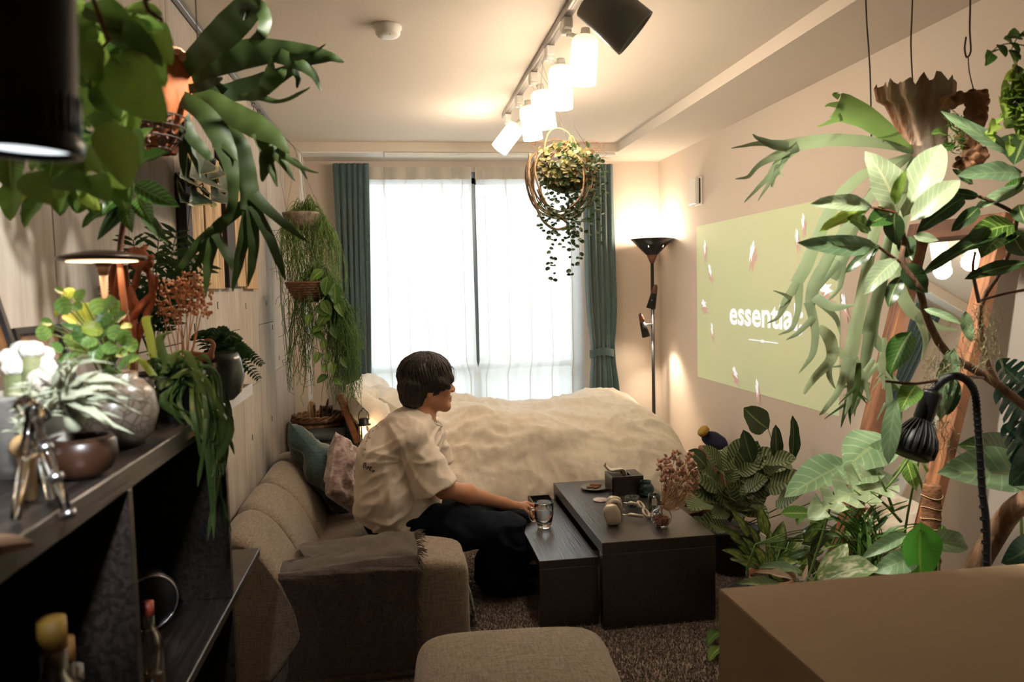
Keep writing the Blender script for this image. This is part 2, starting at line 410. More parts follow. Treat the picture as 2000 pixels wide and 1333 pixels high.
# sheers
m_sheer, nt, N, L, pb = newmat('white_sheer'); N.remove(pb); out = N['Material Output']
tl = N.new('ShaderNodeBsdfTranslucent'); tl.inputs[0].default_value = (.93, .93, .91, 1); df = N.new('ShaderNodeBsdfDiffuse'); df.inputs[0].default_value = (.85, .83, .78, 1)
tp = N.new('ShaderNodeBsdfTransparent'); m1 = N.new('ShaderNodeMixShader'); m1.inputs[0].default_value = .35; L.new(tl.outputs[0], m1.inputs[1]); L.new(df.outputs[0], m1.inputs[2])
m2 = N.new('ShaderNodeMixShader'); L.new(m1.outputs[0], m2.inputs[1]); L.new(tp.outputs[0], m2.inputs[2])
uvn = N.new('ShaderNodeTexCoord'); mq = N.new('ShaderNodeMapping'); mq.inputs['Scale'].default_value = (60, 60, 700); L.new(uvn.outputs['Object'], mq.inputs[0]); nq = N.new('ShaderNodeTexNoise'); nq.inputs['Scale'].default_value = 1; L.new(mq.outputs[0], nq.inputs[0])
ml = N.new('ShaderNodeMath'); ml.operation = 'MULTIPLY'; ml.inputs[1].default_value = .3; L.new(nq.outputs['Fac'], ml.inputs[0]); L.new(ml.outputs[0], m2.inputs[0])
L.new(m2.outputs[0], out.inputs['Surface'])
zt = at(800, 326, 5.44).z
for xa, xb, nn, lab in ((at(700, 500, 5.46).x, at(923, 500, 5.46).x, 5, 'sheer white curtain hanging over the left half of the window'), (at(932, 500, 5.46).x, at(1175, 500, 5.46).x, 5, 'sheer white curtain hanging over the right half of the window')):
    b = curtain(xa, xb, xa-.01, xb+.01, zt, .1, nn, .012, y0=5.465, pleat=6, close=.03 if 'left' in lab else -.03)
    t = obj('sheer_curtain', b, m_sheer, None, None, lab, 'curtain')
    # stitched heading band and pinch pleats along the top
    bb = MB()
    def hb(u, v): return Vector((xa+(xb-xa)*u, 5.462+.012*math.sin(u*nn*2*PI), zt-.085*v))
    grid(bb, hb, nn*14, 2); obj('heading_band', bb, m_white if 0 else mat('heading_tape', (.55, .52, .46), .9), t)
# smoke detector
p = atz(757, 50, ZC); b = MB(); lathe(b, [(0, 0), (.052, 0), (.052, -.012), (.046, -.02), (.046, -.03), (.038, -.04), (.018, -.042), (0, -.042)], (p.x, p.y, ZC), 28)
sd = obj('smoke_detector', b, m_white, None, (p.x, p.y, ZC-.042), 'round white smoke detector on the ceiling', 'smoke detector')
b = MB(); ball(b, (p.x+.008, p.y-.03, ZC-.038), .004); obj('indicator_light', b, mat('amber', (.5, .2, .05), .3), sd)
# wall vent box on right wall
p = atx(1366, 374, XR); b = MB(); box2(b, (XR-.012, p.y-.06, p.z-.09), (XR, p.y+.06, p.z+.09), .004)
v = obj('wall_vent', b, m_white, None, (XR, p.y, p.z-.09), 'small white ventilation cover with a dark open side on the right wall', 'vent')
b = MB(); box2(b, (XR-.05, p.y-.05, p.z-.085), (XR-.02, p.y+.07, p.z+.085), .006); obj('cover', b, m_white, v)
b = MB(); box2(b, (XR-.021, p.y-.045, p.z-.08), (XR-.011, p.y+.065, p.z+.08)); obj('opening', b, m_black, v)
# ---- projector's picture on right wall, its light painted as a faintly glowing sheet
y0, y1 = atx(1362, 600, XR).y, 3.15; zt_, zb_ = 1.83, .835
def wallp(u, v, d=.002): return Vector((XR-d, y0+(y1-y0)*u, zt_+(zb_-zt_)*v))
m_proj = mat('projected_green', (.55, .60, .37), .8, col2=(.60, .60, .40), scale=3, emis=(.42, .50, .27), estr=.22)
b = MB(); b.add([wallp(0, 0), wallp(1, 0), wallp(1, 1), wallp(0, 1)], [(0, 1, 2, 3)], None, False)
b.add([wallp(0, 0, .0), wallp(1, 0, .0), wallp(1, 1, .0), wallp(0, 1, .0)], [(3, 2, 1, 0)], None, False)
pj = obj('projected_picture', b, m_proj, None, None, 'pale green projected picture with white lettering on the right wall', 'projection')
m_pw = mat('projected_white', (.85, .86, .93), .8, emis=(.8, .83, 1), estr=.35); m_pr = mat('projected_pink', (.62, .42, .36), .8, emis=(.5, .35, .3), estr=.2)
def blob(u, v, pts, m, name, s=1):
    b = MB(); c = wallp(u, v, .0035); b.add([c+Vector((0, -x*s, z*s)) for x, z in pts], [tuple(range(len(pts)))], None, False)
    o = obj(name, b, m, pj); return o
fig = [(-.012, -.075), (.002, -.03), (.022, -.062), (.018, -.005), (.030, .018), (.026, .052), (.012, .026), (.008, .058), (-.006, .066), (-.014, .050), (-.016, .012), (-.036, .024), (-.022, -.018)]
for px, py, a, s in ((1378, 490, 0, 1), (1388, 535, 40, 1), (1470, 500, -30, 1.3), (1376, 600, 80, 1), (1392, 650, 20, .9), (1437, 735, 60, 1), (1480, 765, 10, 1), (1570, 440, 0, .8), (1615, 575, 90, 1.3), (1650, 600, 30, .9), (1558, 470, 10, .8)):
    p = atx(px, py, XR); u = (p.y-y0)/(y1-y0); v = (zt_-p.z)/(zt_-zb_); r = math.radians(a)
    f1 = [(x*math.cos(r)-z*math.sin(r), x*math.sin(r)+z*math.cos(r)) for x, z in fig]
    blob(u, v, [(x*.9+.01, z*.9-.02) for x, z in f1], m_pr, 'projected_figure', s)
    blob(u, v-.01, [(x*.6, z*.75+.012) for x, z in f1], m_pw, 'projected_figure', s).location.x -= .001
def text(s, m, name, parent, M4, size, bold=0, ext=0, xs=1):
    cu = bpy.data.curves.new(name, 'FONT'); cu.body = s; cu.size = size; cu.offset = bold; cu.extrude = ext; cu.align_x = 'CENTER'; cu.resolution_u = 3
    o = bpy.data.objects.new(name, cu); C.objects.link(o); bpy.context.view_layer.update()
    me = bpy.data.meshes.new_from_object(o); me.materials.clear(); me.materials.append(m); bpy.data.objects.remove(o)
    for v_ in me.vertices: v_.co.x *= xs
    q = bpy.data.objects.new(name, me); C.objects.link(q)
    if parent: q.parent = parent; M4 = Matrix.Translation(-wloc(parent)) @ M4
    q.matrix_local = M4; return q
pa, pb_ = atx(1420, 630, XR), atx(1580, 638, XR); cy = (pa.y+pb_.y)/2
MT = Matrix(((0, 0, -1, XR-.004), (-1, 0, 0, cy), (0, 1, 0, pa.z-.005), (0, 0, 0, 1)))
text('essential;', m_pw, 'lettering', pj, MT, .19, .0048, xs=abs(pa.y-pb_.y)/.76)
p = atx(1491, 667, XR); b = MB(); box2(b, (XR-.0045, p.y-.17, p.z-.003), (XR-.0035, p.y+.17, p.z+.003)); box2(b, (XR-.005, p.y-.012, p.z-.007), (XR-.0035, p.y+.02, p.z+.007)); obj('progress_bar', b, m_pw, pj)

# ================================================================ TRACK LIGHT
tx = .627; ty0, ty1, tz = .9, 4.3, ZC-.028
b = MB(); box2(b, (tx-.018, ty0, ZC-.026), (tx+.018, ty1, ZC-.0005), .002); box2(b, (tx-.006, ty0+.01, ZC-.028), (tx+.006, ty1-.01, ZC-.024))
tr = thing('track_light', (tx, 3, ZC-.028), 'grey ceiling track running towards the window, carrying white glass lamps', 'light track')
obj('rail', b, mat('track_grey', (.33, .30, .27), .35, metal=.5), tr)
m_shade, nt, N, L, pb = newmat('lit_opal_glass')
pb.inputs['Base Color'].default_value = (.9, .88, .82, 1); pb.inputs['Roughness'].default_value = .3; pb.inputs['Emission Color'].default_value = (1, .80, .52, 1)
uvn = N.new('ShaderNodeUVMap'); sx = N.new('ShaderNodeSeparateXYZ'); L.new(uvn.outputs[0], sx.inputs[0])
pw = N.new('ShaderNodeMapRange'); pw.inputs[1].default_value = .0; pw.inputs[2].default_value = 1; pw.inputs[3].default_value = .6; pw.inputs[4].default_value = 3.0; L.new(sx.outputs[1], pw.inputs[0]); L.new(pw.outputs[0], pb.inputs['Emission Strength'])
def tracklamp(px0, py0, px1, py1, Y, r, h, label):
    """top pixel of the shade, its bottom pixel, depth"""
    a = at(px0, py0, Y); c = at(px1, py1, Y); d = (c-a).normalized(); c = a+d*h
    t = thing('track_lamp', (tx, Y, ZC-.028), label, 'lamp', 'white glass lamps on the ceiling track')
    b = MB(); box(b, (tx, Y, ZC-.048), (.034, .07, .04), .004); tube(b, [(tx, Y, ZC-.066), (tx, Y, ZC-.08)], .019, 16); obj('adapter', b, m_white, t)
    b = MB(); tube(b, smoothpath([(tx, Y, ZC-.08), (tx*.7+a.x*.3, Y, (ZC-.08)*.55+a.z*.45), a+d*.01], 3), .009, 10); lathe(b, [(.0, -.03), (.016, -.03), (.02, 0), (.02, .012), (0, .012)], a, 16, z2(d)); obj('stem', b, m_white, t)
    b = MB(); M3 = z2(d)
    pr = [(.02, 0), (r*.75, .0), (r*.94, .01), (r, .03)]+[(r, .03+(h-.03)*k/4) for k in range(1, 5)]+[(r-.005, h), (r-.005, .03)]
    lathe(b, pr, a, 28, M3)
    # uv along the shade
    b.uv = [(0, max(0, min(1, (Vector(v)-a).dot(d)/h))) for v in b.v]
    obj('glass_shade', b, m_shade, t)
    b = MB(); ball(b, a+d*h*.55, (.028, .028, .035)); obj('bulb', b, emat('bulb_glow', (1, .8, .5), 14), t)
    lamp('POINT', 'lamp_light', a+d*(h+.03), 6.8, WARM, size=.05)
    return t
tracklamp(1143, 72, 1137, 168, 2.72, .049, .165, 'white glass cylinder lamp, nearest and highest of the lit ones on the track')
tracklamp(1095, 130, 1095, 214, 3.03, .049, .165, 'white glass cylinder lamp, second lit lamp of the track from the viewer')
tracklamp(1056, 178, 1066, 246, 3.40, .049, .165, 'white glass cylinder lamp, third lit lamp of the track from the viewer')
tracklamp(1032, 208, 1042, 276, 3.8, .049, .165, 'white glass cylinder lamp, fourth lit lamp of the track from the viewer')
tracklamp(1010, 246, 972, 296, 4.2, .049, .165, 'white glass cylinder lamp tilted to the left at the far end of the track')
# grey spotlight
Y = 2.2; a = at(1160, -5, Y); c = at(1248, 72, Y-.02); d = (c-a).normalized()
t = thing('track_spotlight', (tx, Y, ZC-.028), 'large grey cylinder spotlight at the near end of the ceiling track', 'spotlight')
b = MB(); lathe(b, [(0, 0), (.064, 0), (.068, .004), (.074, .17), (.070, .17), (.066, .02), (0, .02)], a-d*.01, 40, z2(d)); obj('housing', b, mat('grey_enamel', (.28, .27, .25), .45, metal=.1), t)
b = MB(); box(b, (tx, Y, ZC-.048), (.034, .08, .04), .004); tube(b, [(tx, Y, ZC-.06), (tx, Y, ZC-.11), a+d*.03], .011, 10); obj('mount', b, m_white, t)
b = MB(); lathe(b, [(0, .05), (.06, .05)], a, 24, z2(d)); obj('lens', b, emat('spot_lens', (1, .95, .85), 3), t)
lamp('SPOT', 'spotlight_beam', a+d*.18, 95, (1, .92, .78), at(1730, 560, 2.0), .03, angle=56, blend=.7)

def added_spot(Y, aim, en, ang, lab, blend=.6, col=(1, .94, .84), x=tx):  # unseen spotlight fixture, added above the view to brighten the plants
    t = thing('track_spotlight', (x, Y, ZC-.028), lab, 'spotlight'); c = Vector((x, Y, ZC-.12)); d = (Vector(aim)-c).normalized()
    b = MB(); lathe(b, [(0, -.05), (.036, -.05), (.04, -.046), (.042, .06), (.038, .06), (.036, -.03)], c, 28, z2(d)); obj('housing', b, mat('grey_enamel', (.28, .27, .25), .45, metal=.1), t)
    b = MB(); box(b, (x, Y, ZC-.048), (.034, .08, .04), .004); tube(b, [(x, Y, ZC-.06), c-d*.03], .009, 10); obj('mount', b, m_white, t)
    b = MB(); lathe(b, [(0, .02), (.036, .02)], c, 20, z2(d)); obj('lens', b, emat('spot_lens', (1, .95, .85), 3), t)
    lamp('SPOT', 'spotlight_beam', c+d*.07, en, col, aim, .03, angle=ang, blend=blend)
added_spot(1.30, at(1770, 440, 1.68), 75, 50, 'unseen grey spotlight added on the near ceiling track, aimed at the fig')
added_spot(1.45, at(290, 190, 1.4), 62, 50, 'unseen grey spotlight added near the ceiling track, aimed at the left staghorn', x=.30)
# ================================================================ implicit surfaces (numpy surface nets)
def sdf_mesh(fn, lo, hi, h, mb=None):
    lo = np.array(lo, float); hi = np.array(hi, float); k = 8
    n = (np.ceil((hi-lo)/(h*k)).astype(int)+1)*k
    cn = n//k
    cg = np.stack(np.meshgrid(*[lo[i]+(np.arange(cn[i])+.5)*h*k for i in range(3)], indexing='ij'), -1).reshape(-1, 3)
    cv = fn(cg).reshape(cn); m = np.abs(cv) < h*k*1.3
    V = np.repeat(np.repeat(np.repeat(cv, k, 0), k, 1), k, 2).astype(np.float32)
    mk = np.repeat(np.repeat(np.repeat(m, k, 0), k, 1), k, 2)
    idx = np.argwhere(mk); V[mk] = fn(lo+idx*h)
    s = V < 0
    c = np.zeros(np.array(s.shape)-1, np.int8)
    for a in (0, 1):
        for b_ in (0, 1):
            for d in (0, 1): c += s[a:s.shape[0]-1+a, b_:s.shape[1]-1+b_, d:s.shape[2]-1+d]
    act = (c > 0) & (c < 8); cells = np.argwhere(act)
    ids = -np.ones(act.shape, np.int64); ids[act] = np.arange(len(cells))
    acc = np.zeros((len(cells), 3)); cnt = np.zeros(len(cells))
    cor = [(a, b_, d) for a in (0, 1) for b_ in (0, 1) for d in (0, 1)]
    for p in cor:
        for ax in range(3):
            if p[ax]: continue
            q = list(p); q[ax] = 1
            A = V[tuple((cells+p).T)]; B = V[tuple((cells+q).T)]
            x = (A < 0) != (B < 0); t = np.where(x, A/(A-B+1e-12), 0)
            pt = np.tile(np.array(p, float), (len(cells), 1)); pt[:, ax] += t
            acc[x] += pt[x]; cnt[x] += 1
    vs = lo+(cells+acc/cnt[:, None])*h; faces = []
    for ax in range(3):
        o1, o2 = [(1, 2), (2, 0), (0, 1)][ax]
        sl = [slice(1, -1)]*3; sl[ax] = slice(0, -1); s2 = list(sl); s2[ax] = slice(1, None)
        e = np.argwhere(s[tuple(sl)] != s[tuple(s2)])
        off = np.array([1, 1, 1]); off[ax] = 0; e = e+off
        sg = s[tuple(e.T)]
        d1 = np.zeros(3, int); d1[o1] = 1; d2 = np.zeros(3, int); d2[o2] = 1
        q = np.stack([ids[tuple((e-d1-d2).T)], ids[tuple((e-d2).T)], ids[tuple(e.T)], ids[tuple((e-d1).T)]], 1)
        q[~sg] = q[~sg][:, ::-1]; q = q[(q >= 0).all(1)]; faces.append(q)
    faces = np.concatenate(faces)
    mb = mb or MB(); mb.add(vs.tolist(), faces.tolist()); return mb
def seg(P, a, b, ra, rb, sc=None):
    a = np.array(tuple(a)); b = np.array(tuple(b)); Q = P-a; d = b-a
    if sc is not None: sc = np.array(sc); Q = Q*sc; d = d*sc
    t = np.clip((Q @ d)/(d @ d+1e-12), 0, 1)
    r = np.linalg.norm(Q-t[:, None]*d, axis=1)-(ra+(rb-ra)*t)
    return r if sc is None else r/max(sc)
def ell(P, c, r, M=None):
    Q = P-np.array(tuple(c))
    if M is not None: Q = Q @ np.array(M)
    r = np.array(r); k0 = np.linalg.norm(Q/r, axis=1); k1 = np.linalg.norm(Q/(r*r), axis=1)+1e-9
    return k0*(k0-1)/k1
def su(a, b, k=.02):
    h = np.clip(.5+.5*(b-a)/k, 0, 1); return b*(1-h)+a*h-k*h*(1-h)
def ss(a, b, k=.01): return -su(-a, -b, k)
def normals(mb):
    v = np.array(mb.v); f = np.array(mb.f); N = np.zeros_like(v)
    fn = np.cross(v[f[:, 2]]-v[f[:, 0]], v[f[:, 3]]-v[f[:, 1]])
    for i in range(4): np.add.at(N, f[:, i], fn)
    return N/(np.linalg.norm(N, axis=1)[:, None]+1e-12)
def displace(mb, fn):
    N = normals(mb); v = np.array(mb.v)
    d = np.array([fn(p) for p in v]); mb.v = (v+N*d[:, None]).tolist()
def superbox(c, s, p=4, rot=None, n=36, fn=None, mb=None):
    """soft upholstered block: superellipsoid with flat faces"""
    mb = mb or MB(); bm = bmesh.new(); bmesh.ops.create_cube(bm, size=2); bmesh.ops.subdivide_edges(bm, edges=bm.edges[:], cuts=n, use_grid_fill=True)
    vs = []
    for v in bm.verts:
        q = v.co; L = (abs(q.x)**p+abs(q.y)**p+abs(q.z)**p)**(1/p); q = q/L
        w_ = Vector((q.x*s[0]/2, q.y*s[1]/2, q.z*s[2]/2))
        if fn: w_ = fn(w_)
        if rot is not None: w_ = rot @ w_
        vs.append(w_+Vector(c))
    bm.verts.index_update(); fs = [[v.index for v in f.verts] for f in bm.faces]; bm.free()
    mb.add(vs, fs); return mb
def pillow(c, s, rot, seed=0, crease=.012, mb=None):
    mb = mb or MB()
    for sg in (1, -1):
        def fn(u, v):
            x = u*2-1; y = v*2-1
            e = (1-x**4)*(1-y**4); t = sg*s[2]/2*max(0, e)**.45
            pin = 1-.10*(abs(x)**2*(1-abs(y)**2)*0+(1-abs(x)**3)*abs(y)**6*.6+(1-abs(y)**3)*abs(x)**6*.6)
            q = Vector((x*s[0]/2*pin, y*s[1]/2*pin, t))
            q.z += crease*noise.noise(Vector((x*2.3+seed, y*2.1, seed+sg)))*e*2+crease*.8*noise.noise(Vector((x*6+y*5+seed, y*3-x*2, seed)))*e
            q = rot @ q+Vector(c); return q
        n0 = len(mb.f); grid(mb, fn, 26, 26)
        if sg < 0: mb.f[n0:] = [tuple(reversed(f)) for f in mb.f[n0:]]
    return mb
# ================================================================ SOFA
m_sofa = weave('oatmeal_linen', (.17, .135, .105), (.31, .255, .20), 190, .6, .95, .25)
m_sofad = m_sofa
def backseg(y0, y1):
    b = MB()
    # cross-section from the wall side over the rounded top down to the seat crease
    prof = [(-.685, .05), (-.69, .40), (-.685, .53), (-.665, .585), (-.62, .607), (-.57, .595), (-.515, .55), (-.465, .48), (-.425, .40), (-.395, .33), (-.38, .27), (-.38, .2), (-.5, .06)]
    pr = smoothpath([(x, 0, z) for x, z in prof], 3); n = len(pr)
    cx, cz = -.54, .34
    def fn(u, v):
        p = pr[min(int(round(u*(n-1))), n-1)]
        e = abs(v*2-1); k = 1-.10*max(0, (e-.72)/.28)**2.2
        k2 = 1+.012*math.sin(u*20+y0*9)
        y = y0+(y1-y0)*(v)
        return Vector((cx+(p.x-cx)*k*k2, y, cz+(p.z-cz)*k*k2))
    grid(b, fn, n-1, 22)
    W = n
    for v, rev in ((0, False), (22, True)):
        f = tuple(v*W+u for u in range(n)); b.f.append(f if rev else tuple(reversed(f))); b.sm.append(False)
    return b
sofa = thing('sofa', (-.23, 3.3, .022), 'low oatmeal linen sofa with rounded channelled back against the concrete wall', 'sofa')
for y0, y1 in ((2.70, 3.10), (3.105, 3.53), (3.535, 3.97), (3.975, 4.2)): obj('back_cushion', backseg(y0, y1), m_sofa, sofa)
def armfn(q):
    q = q.copy()
    if q.z > 0: q.z += .012*math.sin(q.x*7+1)-.03*max(0, q.x/.35-.4)*(1 if q.y > 0 else .1)
    return q
obj('armrest', superbox((-.125, 2.91, .235), (.70, .35, .43), 14, None, 22, armfn), m_sofa, sofa)
obj('armrest', superbox((-.155, 4.12, .235), (.62, .16, .36), 9, None, 12), m_sofa, sofa)
obj('seat_cushion', superbox((-.10, 3.57, .21), (.66, .98, .23), 7, None, 20, lambda q: q+Vector((0, 0, .014*nz(q, 5)))), m_sofa, sofa)
b = MB(); box2(b, (-.66, 2.75, .03), (.2, 4.18, .10), .01); obj('base', b, m_sofad, sofa)
# throw over the armrest, with fringe
m_throw = weave('mocha_waffle', (.030, .022, .018), (.105, .078, .063), 420, 1, .95, .4)
th = thing('throw_blanket', (-.12, 2.73, .05), 'brown waffle-weave throw with fringed edges draped over the near sofa armrest', 'blanket')
b = MB()
path = [(3.13, .37), (3.11, .42), (3.07, .452), (2.98, .462), (2.85, .463), (2.76, .462), (2.728, .452), (2.719, .43), (2.715, .35), (2.713, .25), (2.712, .15), (2.712, .07)]
pp = smoothpath([(0, y, z) for y, z in path], 6)
def thf(u, v):
    p = pp[int(round(v*(len(pp)-1)))]
    xr = at(808, 1100, 2.9).x+(.012 if v < .4 else -.02*v+.02); xl = -.455+.02*math.sin(v*9)
    if v < .35: xl = -.40+.03*math.sin(v*20)
    x = xl+(xr-xl)*u+.01*nz((u*5, v*6, 0), 1)
    k = .012*abs(nz((u*6, v*4, 2), 1))+.010*abs(nz((u*3-v*5, v*9, 5), 1))
    top = 1 if v < .5 else 0
    drop = -.03*max(0, (x+.125)/.35-.4)*(1 if p.y > 2.93 else .1) if top else 0
    return Vector((x, p.y-(0 if top else k+.004), p.z+(k+.012*math.sin((x+.112)*7+1)+.004+drop if top else 0)))
grid(b, thf, 60, len(pp)-1); obj('cloth', b, m_throw, th)
b = MB()
for i in range(170):
    v = i/169; p = thf(1, v); q = p+Vector((U(.02, .045), U(-.01, .01), U(-.02, .004)))
    if v > .45: q = p+Vector((U(.005, .03), -.003, U(-.05, -.02)))
    tube(b, [p, (p+q)/2+Vector((0, U(-.004, .004), .004)), q], [.0022, .0018, .001], 4)
for i in range(140):
    u = i/139; p = thf(u, 0); tube(b, [p, p+Vector((U(-.01, .01), U(.005, .015), U(-.006, .01))), p+Vector((U(-.015, .015), U(.02, .035), U(-.03, -.005)))], [.002, .0016, .001], 4)
obj('fringe', b, m_throw, th, kind='stuff')
# small patterned throw slipping off the seat edge
m_pat = mat('grey_marled_knit', (.05, .05, .05), .95, col2=(.30, .29, .27), scale=55, bump=.8, bscale=90, lo=.45, hi=.55)
b = MB()
def pf(u, v):
    c = smoothpath([(.06, 0, .34), (.16, 0, .335), (.225, 0, .30), (.24, 0, .22), (.255, 0, .12), (.27, 0, .04)], 5); p = c[int(round(v*(len(c)-1)))]
    return Vector((p.x+.015*nz((u*4, v*5, 1), 1)+.008, 3.09+.16*u+.02*nz((u*3, v*4, 8), 1), p.z+.008*nz((u*8, v*8, 3), 1)))
grid(b, pf, 18, 25); obj('knitted_throw', b, m_pat, None, None, 'grey marled knit blanket slipping off the sofa edge beside the trouser leg', 'blanket')
# cushions
m_green = weave('bottle_green_linen', (.018, .045, .048), (.055, .105, .105), 160, .5, .9, .5)
m_pink = mat('dusty_rose_velvet', (.20, .125, .12), .8, col2=(.46, .36, .34), scale=26, bump=.5, bscale=60, sheen=.8, detail=9, lo=.42, hi=.6)
c = at(632, 928, 3.98)
RM = R3('Z', 22) @ R3('Y', 62) @ R3('Z', 38)
obj('cushion', pillow(c, (.47, .47, .15), RM, 3, .03), m_green, None, None, 'dark green linen cushion leaning in the far corner of the sofa', 'cushion', 'sofa cushions')
c = at(682, 930, 3.80)
RM = R3('Z', -25) @ R3('Y', 78) @ R3('Z', 52)
obj('cushion', pillow(c, (.33, .33, .13), RM, 11, .03), m_pink, None, None, 'dusty rose mottled cushion behind the seated person on the sofa', 'cushion', 'sofa cushions')
# ottoman
o0 = at(768, 1290, 2.2); o1 = at(1165, 1300, 2.2)
ot = thing('ottoman', (.32, 2.1, .022), 'oatmeal linen ottoman with softly domed top in front of the sofa arm', 'ottoman')
obj('padded_top', superbox((.302, 2.12, .25), (.60, .54, .22), 6, R3('Z', -4), 20, lambda q: q+Vector((0, 0, .02*(1-(q.x/.3)**2)*(1-(q.y/.27)**2) if q.z > 0 else 0))), m_sofa, ot)
b = MB(); box(b, (.302, 2.12, .09), (.55, .5, .13), .02, R3('Z', -4)); obj('base', b, m_sofa, ot)
# ================================================================ BED
m_lin = mat('cream_cotton', (.74, .66, .56), .9, col2=(.80, .73, .64), scale=30, bump=.4, bscale=22, sheen=.3)
m_linw = mat('white_cotton', (.80, .76, .70), .9, bump=.1, bscale=80, sheen=.3)
m_walnut = mat('red_brown_wood', (.14, .055, .028), .4, col2=(.23, .10, .05), scale=6, stretch=(1, 1, 12), bump=.05)
bed = thing('bed', (.7, 4.75, 0), 'wooden bed with sloping headboard standing across the window', 'bed')
b = MB(); box2(b, (-.28, 4.3, .10), (1.74, 5.24, .28), .01); obj('bed_frame', b, m_walnut, bed)
for x in (-.22, 1.68):
    for y in (4.36, 5.18): b = MB(); box2(b, (x-.03, y-.03, 0), (x+.03, y+.03, .10), .004); obj('leg', b, m_walnut, bed)
obj('mattress', superbox((.74, 4.80, .38), (1.92, .78, .20), 10, None, 10), m_linw, bed)
hb0 = at(706, 878, 4.4); hb1 = at(664, 768, 4.4)
hbz = .1; dx = (hb1.x-hb0.x)/(hb1.z-hb0.z)
RH = R3('Y', math.degrees(math.atan(dx)))
for y in (4.36, 5.2):
    b = MB(); Lh = (hb1.z-.1)/RH[2][2]
    cc = Vector((hb1.x-dx*(hb1.z-.1)/2, y, (hb1.z+.1)/2)); box(b, cc, (.04, .05, Lh), .006, RH); obj('headboard_post', b, m_walnut, bed)
for k in range(5):
    z = .45+k*.085; b = MB(); box(b, (hb1.x-dx*(hb1.z-z), 4.78, z), (.022, .84, .07), .003, RH); obj('headboard_slat', b, m_walnut, bed)
duv = MB()
prof = smoothpath([(0, 5.33, .42), (0, 5.30, .54), (0, 5.2, .65), (0, 5.02, .70), (0, 4.8, .69), (0, 4.6, .655), (0, 4.46, .605), (0, 4.36, .53), (0, 4.29, .42), (0, 4.255, .30), (0, 4.25, .16), (0, 4.26, .06)], 9)
npf = len(prof)
def duvf(u, v):
    p = prof[int(round(v*(npf-1)))]; x = -.1+1.9*u
    x = -.12+1.90*u
    # right end rolls over
    e = max(0, (u-.80)/.20); zf = (1-e**2.6)**.5 if e < 1 else 0
    e0 = max(0, (.14-u)/.14)
    y = p.y; z = .12+(p.z-.12)*(.12+.88*zf if u > .8 else 1)
    yc = 4.78; y = yc+(y-yc)*(1-.22*e**3)
    top = max(0, min(1, (p.z-.35)/.25))
    q = Vector((x, y, 0))
    rid = lambda a, s, o: (1-abs(noise.noise(Vector((q.x*s*a[0]+o, q.y*s*a[1]+p.z*s*a[2], o))))*2)
    big = .035*noise.noise(Vector((q.x*2.2, q.y*2.5, 3)))+.02*math.sin(q.x*5.2+.6)*math.exp(-((p.y-5.05)/.2)**2)
    left = math.exp(-((u-.16)/.2)**2)
    wr = .016*rid((1, 1.4, .6), 4, 1.3)+.010*rid((1.6, .5, .5), 7, 7.7)+left*(.022*rid((1.5, 1.5, 1), 6, 4.1)+.012*rid((1, 1, 1), 14, 2.2))
    fr = .012*rid((1.6, .2, .4), 3.4, 9.1)*(1-top)
    z += (big+wr*.8)*top*(zf if u > .8 else 1)*(1-.7*e0)
    y -= (wr*.5+fr+.5*big)*(1-top)*1.0
    # a folded back mound near the head end
    mnd = math.exp(-((x-.42)/.17)**2-((y-4.50)/.12)**2)*.07+math.exp(-((x-.22)/.1)**2-((y-4.9)/.2)**2)*.04
    z += mnd*top
    return Vector((x, y, z))
def duvf(u, v):
    i = int(round(v*(npf-1))); p = prof[i]; t = prof[min(i+1, npf-1)]-prof[max(i-1, 0)]; nrm = Vector((0, t.z, -t.y)).normalized()
    x = -.12+1.97*u; e = max(0, (u-.74)/.26); zf = (1-min(1, e)**2.3)**.5; e0 = max(0, (.10-u)/.10)
    z = .04+(p.z-.04)*(.06+.94*zf); y = 4.78+(p.y-4.78)*(1-.25*e**3)
    top = max(0, min(1, (p.z-.30)/.38)); top = top*top*(3-2*top); s = i/npf*4
    def rid(sx, ss_, o, w=.7): 
        k = noise.noise(Vector((x*sx+w*noise.noise(Vector((x*2, s*2, o)))+o, s*ss_, o))); return 1-min(1, abs(k)*3.2)
    left = math.exp(-((x-.25)/.38)**2)
    d = .05*noise.noise(Vector((x*1.9, s*1.3, 3)))+.022*math.sin(x*5.2+.6)*math.exp(-((p.y-5.05)/.2)**2)*top
    d += top*(.024*rid(2.2, 1.6, 1.3)+.015*rid(5, 2.2, 7.7)+left*(.030*rid(4, 3.4, 4.1)+.018*rid(9, 6, 2.2))+.007*rid(12, 5, 6.6)+.012*rid(3, 5, 5.5))
    d += (1-top)*(.016*rid(3.2, .25, 9.1)+.010*rid(7, .6, 5.1))
    d *= (.3+.7*zf)*(1-.7*e0)
    d += (math.exp(-((x-.42)/.17)**2-((p.y-4.48)/.14)**2)*.06+math.exp(-((x-.2)/.1)**2-((p.y-4.9)/.2)**2)*.04)*top
    return Vector((x, y-(-nrm.y*d if False else 0)+nrm.y*d*(-1 if nrm.z < 0 else 1), z+abs(nrm.z)*d))
grid(duv, duvf, 210, npf-1)
obj('duvet', duv, m_lin, None, None, 'rumpled cream cotton duvet spread over the bed', 'duvet')
for px, py, Y, s, rm, lab in ((735, 822, 4.50, (.48, .62, .17), R3('Z', 8) @ R3('Y', 52), 'cream pillow leaning on the headboard, nearest the sofa'),
                              (742, 790, 4.98, (.46, .60, .17), R3('Z', -6) @ R3('Y', 48), 'white pillow leaning on the headboard on the window side'),
                              (770, 800, 4.80, (.40, .5, .15), R3('Z', 20) @ R3('Y', 35), 'white crumpled pillow in front of the others at the head of the bed')):
    obj('pillow', pillow(at(px, py, Y), s, rm, px, .035), m_linw if 'white' in lab else m_lin, None, None, lab, 'pillow', 'bed pillows')
